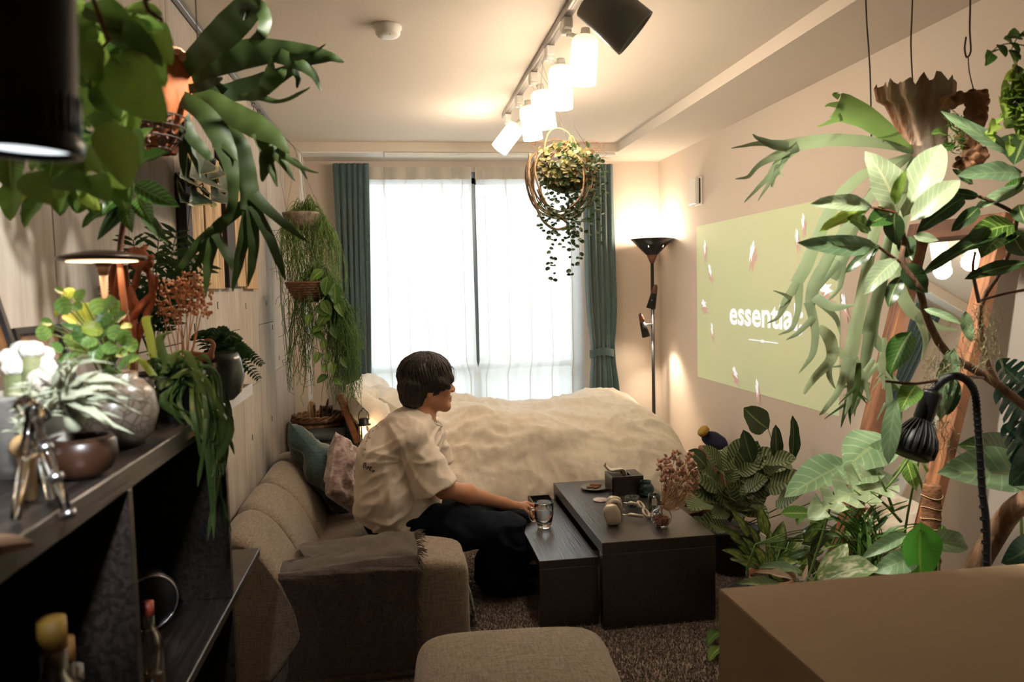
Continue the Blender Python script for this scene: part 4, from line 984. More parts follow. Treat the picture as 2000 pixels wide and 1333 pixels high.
# ================================================================ PERSON seated on the sofa
m_skin = mat('skin', (.46, .215, .125), .5, col2=(.52, .26, .16), scale=7, bump=.05, bscale=120)
pn, pt_, N, L = None, m_skin.node_tree, m_skin.node_tree.nodes, m_skin.node_tree.links
N['Principled BSDF'].inputs['Subsurface Weight'].default_value = .12; N['Principled BSDF'].inputs['Subsurface Radius'].default_value = (.02, .008, .004)
m_hair = mat('black_hair', (.012, .009, .008), .5, col2=(.028, .019, .014), scale=30, stretch=(1, 6, .6), bump=.7, bscale=40, spec=.5)
m_tee = mat('cream_jersey', (.72, .63, .54), .9, col2=(.76, .68, .60), scale=20, bump=.15, bscale=300, sheen=.2)
m_denim = mat('dark_indigo_denim', (.004, .006, .011), .9, col2=(.009, .014, .024), scale=18, bump=.5, bscale=260, spec=.15)
man = thing('person', (0, 3.5, .022), 'dark-haired person in cream T-shirt and dark jeans on the sofa holding the mug', 'person')
HY = 3.46
HC = at(834, 752, HY)                       # head centre (ear height + .03)
hx = Vector((.985, .17, -.03)).normalized(); hz_ = Vector((.04, 0, 1)); hy_ = hz_.cross(hx).normalized(); hz_ = hx.cross(hy_).normalized()
HM = np.array([list(hx), list(hy_), list(hz_)]).T
def hp_(x, y, z): return HC+hx*x+hy_*y+hz_*z
neck0 = at(822, 822, 3.46); shN = at(805, 858, 3.31); shF = at(834, 842, 3.60)
elN = at(868, 955, 3.31); wrN = at(986, 985, 3.57)
elF = at(862, 955, 3.64); wrF = at(950, 990, 3.69)
hipN = at(775, 1012, 3.38); hipF = at(785, 1000, 3.60); knN = at(986, 1042, 3.36); knF = at(1000, 1020, 3.62); anN = at(985, 1140, 3.42); anF = at(1000, 1130, 3.62)
chest = at(780, 892, 3.46); belly = at(775, 960, 3.47); pelv = at(775, 1005, 3.49)
kn_ = [at(1029, 984, 3.648), at(1030, 991, 3.628), at(1025, 999, 3.606), at(1015, 1004, 3.586)]     # knuckles index..little
hcen = at(1046, 1000, 3.625)
fing = [(kn_[0], at(1044, 988, 3.648), at(1049, 999, 3.638), at(1046, 1007, 3.628), .0095),
        (kn_[1], at(1043, 997, 3.630), at(1046, 1008, 3.624), at(1040, 1013, 3.618), .0098),
        (kn_[2], at(1037, 1006, 3.606), at(1038, 1016, 3.604), at(1031, 1018, 3.604), .0092),
        (kn_[3], at(1022, 1012, 3.584), at(1024, 1021, 3.584), at(1018, 1023, 3.588), .0082)]
thumb = (at(1000, 988, 3.60), at(1012, 999, 3.652), at(1030, 1004, 3.658), at(1043, 1004, 3.650), .0105)
def bodyf(P):
    P = P.astype(float)
    # head: skull, face wedge, jaw, nose, lips, chin, ears, neck
    loc = (P-np.array(tuple(HC))) @ HM
    d = ell(loc, (-.012, 0, .035), (.098, .078, .092))
    d = su(d, ell(loc, (.048, 0, -.02), (.062, .062, .095)), .03)
    d = su(d, seg(loc, (-.005, .042, -.055), (.080, .012, -.100), .028, .020), .03); d = su(d, seg(loc, (-.005, -.042, -.055), (.080, -.012, -.100), .028, .020), .03)
    d = su(d, seg(loc, (.090, -.010, -.104), (.090, .010, -.104), .015, .015), .02)          # chin
    d = su(d, seg(loc, (.098, 0, .012), (.122, 0, -.022), .008, .0105), .012)                # nose bridge
    d = su(d, ell(loc, (.117, 0, -.030), (.013, .017, .009)), .008)
    d = su(d, seg(loc, (.100, -.022, .024), (.100, .022, .024), .011, .011), .015)           # brow
    for sy in (-1, 1):
        d = ss(d, -ell(loc, (.106, sy*.031, .004), (.010, .018, .010)), .008)                # eye socket
        d = su(d, ell(loc, (.092, sy*.031, .003), (.012, .014, .010)), .004)
        d = su(d, ell(loc, (.070, sy*.045, -.022), (.022, .016, .018)), .02)                 # cheekbone
        d = su(d, ell(loc, (-.004, sy*.076, -.022), (.018, .009, .030)), .006); d = ss(d, -ell(loc, (.002, sy*.086, -.018), (.008, .006, .014)), .004)
    d = su(d, seg(loc, (.103, -.018, -.062), (.109, 0, -.060), .005, .007), .006); d = su(d, seg(loc, (.103, .018, -.062), (.109, 0, -.060), .005, .007), .006)
    d = su(d, seg(loc, (.101, -.015, -.076), (.107, 0, -.075), .006, .0075), .006); d = su(d, seg(loc, (.101, .015, -.076), (.107, 0, -.075), .006, .0075), .006)
    d = ss(d, -seg(loc, (.108, -.022, -.0675), (.118, 0, -.0675), .0015, .002), .002)
    d = su(d, seg(P, hp_(-.025, 0, -.05), neck0, .056, .062), .03)
    d = su(d, seg(P, neck0, chest, .058, .095, (1, .75, 1)), .04)
    d = su(d, seg(P, chest, belly, .095, .11, (1, .8, 1)), .04); d = su(d, seg(P, belly, pelv, .12, .13, (1, .75, 1)), .05)
    d = su(d, seg(P, shF, shN, .055, .055), .05)
    for sh, el, wr in ((shN, elN, wrN), (shF, elF, wrF)):
        d = su(d, seg(P, sh, el, .052, .042), .03); m1_ = el*.65+wr*.35
        d = su(d, seg(P, el, m1_, .041, .044), .03); d = su(d, seg(P, m1_, wr, .043, .027), .03)
    # near hand
    d = su(d, seg(P, wrN, wrN*.5+(kn_[0]+kn_[3])*.25, .027, .024), .02)
    pal = wrN*.35+(kn_[0]+kn_[3])*.325
    for k in kn_: d = su(d, seg(P, pal, k, .020, .0125), .012)
    for f in fing:
        g = seg(P, f[0], f[1], f[4]*1.12, f[4]); g = su(g, seg(P, f[1], f[2], f[4], f[4]*.92), .003); g = su(g, seg(P, f[2], f[3], f[4]*.92, f[4]*.8), .003); d = su(d, g, .005)
    g = seg(P, thumb[0], thumb[1], .017, .0135); g = su(g, seg(P, thumb[1], thumb[2], .0125, .011), .005); g = su(g, seg(P, thumb[2], thumb[3], .011, .009), .004); d = su(d, g, .008)
    # far hand resting on the far thigh
    ka = wrF+Vector((.07, .0, -.01)); d = su(d, seg(P, wrF, ka, .026, .022, (1, .7, 1.2)), .02)
    for i in range(4): d = su(d, seg(P, ka+Vector((0, -.03+.02*i, 0)), ka+Vector((.06-.01*abs(i-1.5), -.035+.024*i, -.022)), .0095, .008), .008)
    d = su(d, seg(P, wrF+Vector((.02, -.02, 0)), wrF+Vector((.07, -.055, -.012)), .012, .009), .01)
    # legs and feet
    for h_, k, an in ((hipN, knN, anN), (hipF, knF, anF)):
        d = su(d, seg(P, h_, k, .075, .055), .03); d = su(d, seg(P, k, an, .05, .036), .03)
        ft = Vector((an.x-.01, an.y, .055)); d = su(d, seg(P, an, ft, .036, .032), .02); d = su(d, seg(P, ft, ft+Vector((.13, -.01, -.006)), .034, .024), .02)
    return d
pad = .16
b = sdf_mesh(bodyf, (-.32, 3.10, .02), (.82, 3.82, 1.2), .0032)
body = obj('body', b, m_skin, man)
# ring on the middle finger
b = MB(); ra = kn_[1]*.45+fing[1][1]*.55; dd = fing[1][1]-kn_[1]; Mx = z2(dd)
tube(b, [ra+Mx @ Vector((.0112*math.cos(a), .0112*math.sin(a), 0)) for a in [2*PI*k/20 for k in range(21)]], .0022, 6, False); box(b, ra+Vector((0, -.011, .003)), (.009, .004, .009), .001); obj('ring', b, m_silver, man)
# hair
def hairf(P):
    loc = (P-np.array(tuple(HC))) @ HM
    x, y, z = loc[:, 0], loc[:, 1], loc[:, 2]
    d = ell(loc, (-.010, 0, .040), (.122, .100, .106))
    d = su(d, ell(loc, (-.062, 0, -.050), (.066, .082, .070)), .03)
    d = su(d, ell(loc, (.055, 0, .020), (.066, .084, .060)), .03)
    d = su(d, ell(loc, (-.075, 0, .0), (.055, .085, .075)), .03)
    # hairline: polyline in profile (x -> lowest z)
    jag = .006*np.sin(x*260+y*90)+.004*np.sin(x*540+y*230)
    line = np.interp(x, [-.14, -.085, -.045, -.030, -.010, .018, .030, .045, .075, .102, .125], [-.16, -.118, -.105, -.075, -.028, -.040, -.052, -.030, -.014, .004, .022])+jag
    cut = (line-z)*.8
    d = ss(d, cut, .006)
    rid_ = .0018*np.sin(np.arctan2(y, x+.02)*34+z*16+5*np.sin(z*22+x*30))+.0012*np.sin(np.arctan2(y, x+.02)*97+z*50)
    return d+rid_+.006*np.sin(y*38+x*22+3*np.sin(z*25))*np.sin(z*31+x*20)
b = sdf_mesh(hairf, HC-Vector((.19, .15, .19)), HC+Vector((.19, .15, .19)), .0032)
hair = obj('hair', b, m_hair, man)
b = MB()
for i in range(260):
    # locks from the crown following the head to the hairline
    th0 = U(0, 2*PI); pts = []
    ex = Vector((.125, .103, .108)); ph1 = U(1.15, 1.75)
    for k in range(7):
        ph = .12+(ph1-.12)*k/6; q = Vector((ex.x*math.sin(ph)*math.cos(th0+.15*math.sin(k)), ex.y*math.sin(ph)*math.sin(th0+.15*math.sin(k)), ex.z*math.cos(ph)))
        q = q*(1.0+.022*math.sin(k+i)+(.03*(i % 5 == 0))); pts.append(hp_(-.010+q.x, q.y, .040+q.z+.002))
    tube(b, pts, [.0012, .003, .0038, .0038, .0032, .0024, .0006], 5, False, .5)
for i in range(26):
    a = U(-.5, .9); p = hp_(-.01+.1*a, U(-.04, .04), .143-.05*a*a); tube(b, smoothpath([p, p+Vector((U(-.01, .02), U(-.01, .01), .01)), p+Vector((U(-.01, .03), U(-.01, .01), U(.0, .016)))], 3), .0006, 3)
for i in range(10):
    p = hp_(.10, U(-.05, .05), .09); tube(b, smoothpath([p, p+hx*.022+hz_*-.02, p+hx*.024+hz_*-.06, p+hx*.010+hz_*-.085], 3), .0006, 3)
obj('hair_lock', b, m_hair, hair, kind='stuff')
# t-shirt
sl_end = at(852, 957, 3.285); sl_dir = (sl_end-shN).normalized()
slF = at(856, 915, 3.62)
def teef(P):
    a1 = at(768, 900, 3.46); a2 = at(768, 965, 3.46); a3 = at(770, 1018, 3.47); a0 = at(800, 845, 3.46)
    d = seg(P, a0, a1, .124, .152, (1, .78, 1)); d = su(d, seg(P, at(822, 870, 3.46), at(800, 950, 3.46), .085, .11, (1, .62, 1)), .05); d = su(d, seg(P, a1, a2, .150, .168, (1, .82, 1)), .05); d = su(d, seg(P, a2, a3, .168, .178, (1, .84, 1)), .04)
    d = su(d, seg(P, at(838, 985, 3.46), a2, .05, .14, (1, .6, 1)), .05)
    d = su(d, seg(P, shF, shN, .075, .078), .06)
    d = su(d, seg(P, at(812, 822, 3.46), a0, .068, .11, (1, .8, 1)), .03)
    s1 = seg(P, shN+Vector((0, .01, 0)), sl_end+sl_dir*.05, .076, .108); s1 = np.maximum(s1, ((P-np.array(tuple(sl_end))) @ np.array(tuple(sl_dir))))
    s2 = seg(P, shF, slF, .074, .080); s2 = np.maximum(s2, ((P-np.array(tuple(slF-(slF-shF)*.12))) @ np.array(tuple((slF-shF).normalized()))))
    d = su(d, s1, .010); d = su(d, s2, .022)
    # sleeve hollow
    h_ = seg(P, sl_end-sl_dir*.05, sl_end+sl_dir*.15, .070, .094); d = ss(d, -h_, .006)
    h_ = seg(P, slF-(slF-shF)*.35, slF+(slF-shF)*.3, .062, .072); d = ss(d, -h_, .006)
    # neck opening
    nk = at(826, 815, 3.46); d = ss(d, -seg(P, nk+Vector((.012, 0, .0)), nk+Vector((.03, 0, .16)), .066, .075), .008)
    # hem: cut below a sloping plane, hollow underneath
    hm = at(770, 1040, 3.36); nrm = np.array([-.30, 0, -1.0]); nrm /= np.linalg.norm(nrm)
    d = ss(d, (P-np.array(tuple(hm))) @ nrm, .01)
    return d
b = sdf_mesh(teef, (-.40, 3.10, .22), (.46, 3.86, 1.08), .0062)
def teefold(p):
    p = Vector(p); f = 0
    q = Vector(((p.x+p.z*.7)*3.2, p.y*3, (p.z-p.x*.5)*7.5)); k = noise.noise(q); low = max(0, min(1, (.66-p.z)/.2)); f += .022*low*(1-min(1, abs(k)*3))*(.5+noise.noise(p*5))
    # folds radiating from the armpit
    ap = Vector(tuple(at(800, 905, 3.22))); dv = p-ap; rr = dv.length
    an = math.atan2(dv.z, dv.x); f += .013*math.exp(-((rr-.13)/.1)**2)*(1-min(1, abs(math.sin(an*3.1+.4+noise.noise(p*4)))*1.5))*(1 if p.y < 3.45 else .3)
    k2 = noise.noise(Vector(((p.x+p.z)*5+9, p.y*4, (p.z-p.x)*12))); f += .010*(1-min(1, abs(k2)*3.4))+.005*(1-min(1, abs(noise.noise(Vector((p.x*14+p.z*6, p.y*7, p.z*9-p.x*8))))*3))
    f += .008*noise.noise(p*6)
    return (f-.004)*(.35+.65*min(1, max(0, ((p-sl_end).length-.07)/.12)))
displace(b, teefold)
tee = obj('t_shirt', b, m_tee, man)
# collar rib, necklace
b = MB(); nk = at(824, 818, 3.46)
ring = [nk+Vector((.012+.078*math.cos(a), .082*math.sin(a), .012-.050*math.cos(a)+.0)) for a in [2*PI*k/40 for k in range(41)]]
tube(b, ring, .0075, 6, False, .7); obj('collar', b, m_tee, tee)
b = MB(); ring = [nk+Vector((.006+.070*math.cos(a), .072*math.sin(a), .026-.050*math.cos(a))) for a in [2*PI*k/40 for k in range(41)]]
tube(b, ring, .0014, 5, False); obj('necklace', b, m_silver, man)
# printed lettering on the back: surface-hugging strokes found by ray casting onto the shirt
from mathutils.bvhtree import BVHTree
bt = BVHTree.FromPolygons([Vector(v) for v in b.v] if False else [v.co+wloc(tee) for v in tee.data.vertices], [tuple(p.vertices) for p in tee.data.polygons])
m_ink = mat('blue_print', (.02, .03, .10), .8); m_ink2 = mat('faded_print', (.22, .20, .22), .8)
def printed(strokes, cpx, cpy, sc, m, r, name):
    b = MB()
    for st_ in strokes:
        pts = []
        for x, y in st_:
            tgt = at(cpx+x*sc, cpy+y*sc, 3.4); org = Vector((tgt.x-.2, 2.6, tgt.z+.0)) if False else CAM
            d = (tgt-org).normalized(); h = bt.ray_cast(org, d)
            if h[0] is None: continue
            pts.append(h[0]+h[1]*.0012 if h[1].dot(d) < 0 else h[0]-h[1]*.0012)
        if len(pts) > 1: tube(b, smoothpath(pts, 3), r, 5, True, .5)
    if b.v: obj(name, b, m, tee)
def letters(word):
    G = {'B': [[(0, 10), (2, 0), (6, 0), (6, 4), (2, 5), (6, 6), (5, 10), (0, 10)]], 'o': [[(4, 5), (1, 6), (1, 9), (4, 10), (6, 7), (4, 5), (8, 5)]], 'l': [[(1, 9), (5, 3), (5, 0), (2, 3), (2, 9), (6, 9)]], 'a': [[(5, 5), (1, 6), (1, 9), (4, 9), (6, 5), (5, 10), (8, 9)]]}
    out = []; x0 = 0
    for ch in word: out += [[(x+x0, y+x0*.62) for x, y in s_] for s_ in G[ch]]; x0 += 7
    return out
printed(letters('Bolo'), 710, 905, .78, m_ink, .0021, 'blue_lettering')
printed([[(0, 0), (2, -2), (4, 3)], [(-7, 10), (-4, 7)], [(-14, 18), (-11, 23), (-9, 17)], [(-19, 30), (-16, 26)], [(-24, 42), (-20, 46), (-20, 40)], [(-26, 54), (-23, 58)]], 734, 834, 1.0, m_ink2, .0018, 'small_lettering')
# jeans
def jeanf(P):
    d = ell(P, at(778, 1010, 3.49), (.15, .19, .12))
    d = su(d, seg(P, hipN, knN, .105, .088), .04); d = su(d, seg(P, hipF, knF, .105, .088), .04)
    sN = Vector((anN.x-.012, anN.y, .15)); sF = Vector((anF.x-.01, anF.y+.02, .14))
    d = su(d, seg(P, knN, sN, .090, .118), .04); d = su(d, seg(P, knF, sF, .088, .11), .04)
    d = np.maximum(d, .045-P[:, 2])
    d = np.maximum(d, -seg(P, Vector((sN.x, sN.y, -.05)), Vector((sN.x, sN.y, .06)), .085, .06)); d = np.maximum(d, -seg(P, Vector((sF.x, sF.y, -.05)), Vector((sF.x, sF.y, .06)), .08, .06))
    return d
b = sdf_mesh(jeanf, (-.22, 3.14, .02), (.76, 3.92, .62), .0072)
def jfold(p):
    p = Vector(p); k = noise.noise(Vector((p.x*4, p.y*4, p.z*9+p.x*3))); f = .018*(1-min(1, abs(k)*2.8))
    k2 = noise.noise(Vector((p.x*9+p.z*6, p.y*5, p.z*6-3))); return f+.008*(1-min(1, abs(k2)*2.6))-.008
displace(b, jfold); obj('jeans', b, m_denim, man)
m_sock = mat('black_sock', (.010, .010, .012), .9)
for an in (anN, anF):
    ft = Vector((an.x-.01, an.y, .058)); b = sdf_mesh(lambda P: su(su(seg(P, an, ft, .044, .040), seg(P, ft, ft+Vector((.13, -.01, -.006)), .041, .032), .02), seg(P, ft, ft+Vector((.07, 0, -.02)), .036, .036), .02), (an.x-.12, an.y-.1, 0), (an.x+.24, an.y+.1, .3), .007); obj('sock', b, m_sock, man)
# ================================================================ FOLIAGE
CUT = dict(ovate=(lambda t: .30*math.sin(PI*min(1, t**.75))**.85, 0), lance=(lambda t: .13*math.sin(PI*t**.8)**.8, 0), oblong=(lambda t: .22*math.sin(PI*t**.9)**.62, 0),
           heart=(lambda t: .40*(1-(1-t)**6)*(1-t)**.62*1.35 if t < 1 else 0, .16), round=(lambda t: .46*math.sqrt(max(0, 1-(2*t-1)**2)), 0), strap=(lambda t: .04*(math.sin(PI*min(1, t+.02)**.5)**.4), 0),
           calathea=(lambda t: .36*math.sin(PI*t**.85)**.7, .06), monstera=(lambda t: .48*(1-(1-t)**6)*(1-t)**.5*1.3 if t < 1 else 0, .14), wide=(lambda t: .40*math.sin(PI*t**.8)**.75, .10))
_lc = {}
def leafmesh(kind, m, var=0):
    key = (kind, m.name, var)
    if key in _lc: return _lc[key]
    wf, back = CUT[kind]; R_ = 44 if kind == 'monstera' else (12 if kind == 'strap' else 9); nc = 2 if kind == 'strap' else 4
    rnd = random.Random(hash(kind) % 997 if False else len(kind)*31+var*7)
    arch = rnd.uniform(.02, .13); fold = rnd.uniform(.05, .35); wav = rnd.uniform(.0, .035); tw = rnd.uniform(-.15, .15); side = rnd.uniform(-.05, .05)
    if kind == 'strap': arch = .22
    vs, uv = [], []
    for i in range(R_+1):
        t = i/R_; w_ = max(.002, wf(t))
        if kind == 'monstera' and .14 < t < .88 and (i % 7) in (0, 1): cutk = .30
        else: cutk = 1
        for j in range(nc+1):
            s = (j/nc*2-1); x = w_*s*(cutk if abs(s) > .9 else (min(1, cutk*1.3) if abs(s) > .4 and cutk < 1 else 1))
            y = t-back*abs(s)**1.5*(1-t)**3+ (0 if kind != 'monstera' else .10*abs(s)*w_)
            z = arch*4*t*(1-t)+fold*abs(x)+wav*math.sin(t*14+s*2)*abs(s)-arch*.0
            a = tw*t; vs.append((x*math.cos(a)+side*4*t*(1-t), y, z+x*math.sin(a))); uv.append((.5+s/2, t))
    W = nc+1; fs = [(i*W+j, i*W+j+1, (i+1)*W+j+1, (i+1)*W+j) for i in range(R_) for j in range(nc)]
    b = MB(); b.add(vs, fs, uv); me = b.mesh('leaf', (0, 0, 0), [m]); _lc[key] = me; return me
def leaf(parent, kind, m, b3, t3, up=None, w_=1.0, nm='leaf', nv=4):
    b3, t3 = Vector(b3), Vector(t3); d = t3-b3; L_ = d.length
    if up is None: up = Vector((U(-.4, .4), -.6+U(-.3, .3), .8))
    me = leafmesh(kind, m, random.randrange(nv)); return inst(nm, me, parent, mat_yz(b3, d, up, L_, L_*w_))
def addleaf(mb, kind, m, b3, t3, up, w_=1.0):
    """same leaf joined into a mesh"""
    me = leafmesh(kind, m, random.randrange(4)); d = Vector(t3)-Vector(b3); M4 = mat_yz(b3, d, up, d.length, d.length*w_)
    mb.add([M4 @ v.co for v in me.vertices], [tuple(p.vertices) for p in me.polygons], [(0, 0)]*0 or [(.5, .5)]*len(me.vertices))
def stem(parent, pts, r, m, nm='stem', n=6, k=3):
    b = MB(); sp_ = smoothpath(pts, k); N_ = len(sp_); r0, r1 = (r if hasattr(r, '__len__') else (r, r*.6))
    tube(b, sp_, [r0+(r1-r0)*i/(N_-1) for i in range(N_)], n); return obj(nm, b, m, parent)
def pot(parent, c, r, h, m, nm='pot', taper=.78, soil=True):
    b = MB(); c = Vector(c); lathe(b, [(0, 0), (r*taper, 0), (r, h*.92), (r*1.04, h*.93), (r*1.04, h), (r*.93, h), (r*.90, h*.84), (0, h*.84)], c, 28); o = obj(nm, b, m, parent, c)
    if soil: b = MB(); lathe(b, [(0, h*.88), (r*.93, h*.86)], c, 20); obj('soil', b, m_soil, parent)
    return o
G = lambda r, g, b: s2l(r, g, b)
lm_pothos = leafmat('pothos_green', G(104, 134, 58), G(150, 170, 84), rough=.35, tr=.42, vein=G(110, 140, 50))
lm_lime = leafmat('lime_green', G(140, 165, 70), G(180, 192, 104), rough=.4, tr=.45, vein=G(170, 190, 90))
lm_vein = leafmat('veined_green', G(46, 84, 26), G(150, 180, 90), 'pinnate', 9, .35, .25, vein=G(130, 160, 80))
lm_ficus = leafmat('ficus_dark', G(42, 62, 34), G(80, 105, 60), 'pinnate', 12, .32, .15, vein=G(120, 135, 80))
lm_fpale = leafmat('ficus_pale', G(150, 165, 125), G(185, 195, 160), 'pinnate', 10, .4, .25, vein=G(190, 195, 150), bright=.2)
lm_fgreen = leafmat('ficus_mid', G(72, 110, 42), G(120, 150, 80), 'pinnate', 10, .35, .3, vein=G(150, 170, 90))
lm_stag = leafmat('staghorn_green', G(50, 68, 26), G(84, 102, 52), rough=.5, tr=.12)
lm_stagp = leafmat('staghorn_felt', G(128, 142, 104), G(160, 168, 138), rough=.6, tr=.25, bright=.15)
lm_stagy = leafmat('staghorn_young', G(132, 160, 84), G(160, 182, 110), rough=.5, tr=.4)
lm_cal = leafmat('calathea_striped', G(44, 64, 36), G(128, 140, 100), 'stripe', 9, .42, .15, vein=G(90, 110, 60), bright=.25)
lm_aglo = leafmat('aglaonema', G(70, 92, 38), G(140, 150, 70), 'blotch', 7, .4, .2, vein=G(120, 140, 60), edge=G(52, 78, 34))
lm_white = leafmat('variegated_white', G(120, 150, 90), G(225, 225, 195), 'blotch', 4, .4, .3, vein=G(200, 205, 170), bright=.15)
lm_bright = leafmat('glossy_bright', G(104, 178, 64), G(140, 200, 90), rough=.22, tr=.35, vein=G(150, 200, 90), bright=.1)
lm_sage = leafmat('sage_green', G(110, 138, 98), G(150, 170, 130), 'pinnate', 7, .45, .2, vein=G(140, 160, 110), bright=.15)
lm_mon = leafmat('monstera_pale', G(150, 172, 130), G(180, 195, 160), 'pinnate', 8, .4, .3, vein=G(175, 190, 140), bright=.1)
lm_mond = leafmat('monstera_dark', G(34, 72, 60), G(60, 100, 80), 'pinnate', 8, .35, .15, vein=G(80, 110, 80))
lm_rhip = leafmat('rhipsalis_green', G(62, 88, 40), G(104, 126, 66), rough=.5, tr=.15, bright=.2)
lm_hair = leafmat('rhipsalis_thin', G(92, 124, 58), G(130, 154, 84), rough=.6, tr=.15)
lm_dis = leafmat('dischidia', G(98, 94, 52), G(140, 124, 82), rough=.45, tr=.2, bright=.4)
lm_disd = leafmat('dischidia_dark', G(48, 66, 36), G(70, 90, 50), rough=.45, tr=.2, bright=.4)
lm_fern = leafmat('fern_green', G(44, 84, 34), G(80, 120, 60), rough=.55, tr=.25)
lm_pal = leafmat('palm_green', G(42, 72, 34), G(70, 100, 50), rough=.45, tr=.2)
lm_till = leafmat('tillandsia_silver', G(160, 164, 140), G(214, 212, 196), rough=.6, tr=.2, bright=.2)
lm_pep = leafmat('peperomia', G(92, 132, 66), G(146, 172, 100), 'pinnate', 4, rough=.28, tr=.3)
lm_hoya = leafmat('hoya_variegated', G(60, 88, 70), G(90, 115, 96), rough=.3, tr=.1, edge=G(185, 180, 120))
lm_grass = leafmat('grass_green', G(70, 105, 45), G(110, 140, 60), rough=.5, tr=.2)
lm_pink = leafmat('pink_white_leaf', G(215, 195, 170), G(225, 215, 190), rough=.4, tr=.3, bright=.08)
m_stem = mat('green_stem', G(88, 110, 50), .6); m_bark = mat('grey_brown_bark', G(92, 66, 48), .85, col2=G(140, 108, 82), scale=30, stretch=(1, 1, .3), bump=.6)
m_redst = mat('reddish_stem', G(96, 60, 40), .6); m_drift = mat('driftwood', G(96, 62, 40), .85, col2=G(168, 120, 84), scale=14, stretch=(1, 1, .4), bump=.9, bscale=40)
m_shield = mat('papery_shield', G(140, 92, 62), .85, col2=G(190, 172, 152), scale=7, stretch=(2, 2, .6), bump=.8, bscale=30); m_coir = mat('coir', G(104, 66, 40), .95, col2=G(152, 104, 68), scale=50, stretch=(1, 1, 4), bump=1)
m_dpot = mat('charcoal_pot', (.03, .03, .03), .6); m_gpot = mat('grey_cement_pot', (.22, .21, .19), .85, col2=(.32, .30, .27), scale=12, bump=.2)
def frond(parent, strands, m, cup=.18, nm='frond'):
    """antler-like frond: each strand = list of (px, py, depth, half width in px) joined in one mesh"""
    b = MB()
    for st_ in strands:
        P = [at(x, y, Y) for x, y, Y, w_ in st_]; Wd = [w_*Y/F for x, y, Y, w_ in st_]
        k = 5; sp_ = smoothpath(P, k); n = len(sp_)
        wl_ = np.interp(np.linspace(0, len(P)-1, n), range(len(P)), Wd)
        vs, uv = [], []
        for i, p in enumerate(sp_):
            t = (sp_[min(i+1, n-1)]-sp_[max(i-1, 0)]).normalized(); view = (p-CAM).normalized()
            s = t.cross(view); s = s.normalized() if s.length > 1e-4 else Vector((1, 0, 0)); s = (s+view*.35).normalized(); nn = s.cross(t).normalized()
            for j in range(5):
                q = j/2-1; vs.append(p+s*(wl_[i]*q)+nn*(cup*wl_[i]*(q*q))-nn*.001*math.sin(i*1.3)); uv.append((.5+q/2, i/(n-1)))
        b.add(vs, [(i*5+j, i*5+j+1, (i+1)*5+j+1, (i+1)*5+j) for i in range(n-1) for j in range(4)], uv)
    return obj(nm, b, m, parent)
def wire(pts, r, lab, nm='hanging_wire', group=None):
    b = MB(); tube(b, smoothpath(pts, 3), r, 6); return obj(nm, b, m_wire, None, None, lab, 'wire', group)
# ---------------- mirror leaning on the right wall
mt = [atx(1793, 452, 1.90), None]; YL, YR_ = atx(1790, 450, 1.90).y, atx(1968, 430, 1.90).y
YR_ = 2.09; YL = 2.535
ztm = 1.64; xb_, xt_ = 1.465, 1.88
mr = thing('standing_mirror', (xb_, (YL+YR_)/2, .022), 'tall mirror in a brown wooden frame leaning against the right wall behind the foliage', 'mirror')
ax = Vector((xt_-xb_, 0, ztm-.022)); Lm = ax.length; ax.normalize(); nrm = Vector((-ax.z, 0, ax.x)); RMm = Matrix(((0, ax.x, nrm.x), (1, 0, 0), (0, ax.z, nrm.z)))
m_mw = mat('oiled_cedar', G(96, 58, 34), .55, col2=G(150, 98, 62), scale=5, stretch=(6, 1, 1), bump=.15)
m_mw2 = mat('oiled_cedar_upright', G(96, 58, 34), .55, col2=G(150, 98, 62), scale=6, stretch=(1, 8, 1), bump=.15)
def mbox(a0, a1, y0, y1, d0, d1, m, nm, bev=.002):
    b = MB(); c = Vector((xb_, 0, .022))+ax*((a0+a1)/2)+nrm*((d0+d1)/2)+Vector((0, (y0+y1)/2, 0)); box(b, c, (abs(y1-y0), a1-a0, abs(d1-d0)), bev, RMm); return obj(nm, b, m, mr)
fw = .062
mbox(0, Lm, YL-fw, YL, .0, .035, m_mw2, 'frame_stile'); mbox(0, Lm, YR_, YR_+fw, .0, .035, m_mw2, 'frame_stile')
mbox(Lm-fw, Lm, YR_+fw, YL-fw, .0, .035, m_mw, 'frame_rail'); mbox(0, fw, YR_+fw, YL-fw, .0, .035, m_mw, 'frame_rail')
mbox(fw-.005, Lm-fw+.005, YR_+fw-.005, YL-fw+.005, .004, .010, mat('mirror_silver', (.9, .92, .91), .01, metal=1), 'mirror_glass', 0)
b = MB(); tube(b, [Vector((xt_-.02, (YL+YR_)/2, ztm-.12)), Vector((XR-.002, (YL+YR_)/2, ztm-.16))], .012, 8); obj('wall_strut', b, m_mw, mr)
# ---------------- right staghorn fern
hk = at(1795, 240, 1.95)
sg = thing('staghorn_fern', at(1800, 330, 1.95), 'staghorn fern with pale felted fronds on a brown papery shield, hanging at the right', 'plant', 'staghorn ferns')
b = MB(); c0 = at(1790, 185, 1.95); c1 = at(1815, 318, 1.95); nR = 40
def shf(u, v):
    a = u*2*PI; c = c0*(1-v)+c1*v; r = (.056*(1-v)**.7+.03)*(1+.10*math.sin(a*5)+.06*math.sin(a*11+2))*(1.0 if v > .1 else 1.15)
    if v > .93: r *= (1-v)/.07*.9+.1
    r *= 1+.12*noise.noise(Vector((math.cos(a)*4, math.sin(a)*4, v*2))); z = (.05*abs(noise.noise(Vector((math.cos(a)*3.1, math.sin(a)*3.1, .3))))+.045*abs(noise.noise(Vector((math.cos(a)*8, math.sin(a)*8, 2.3)))) ) if v < .02 else 0
    return Vector((c.x+r*math.cos(a), c.y+r*math.sin(a)*.8, c.z+z))
grid(b, shf, 56, 14); obj('shield', b, m_shield, sg)
b = MB()
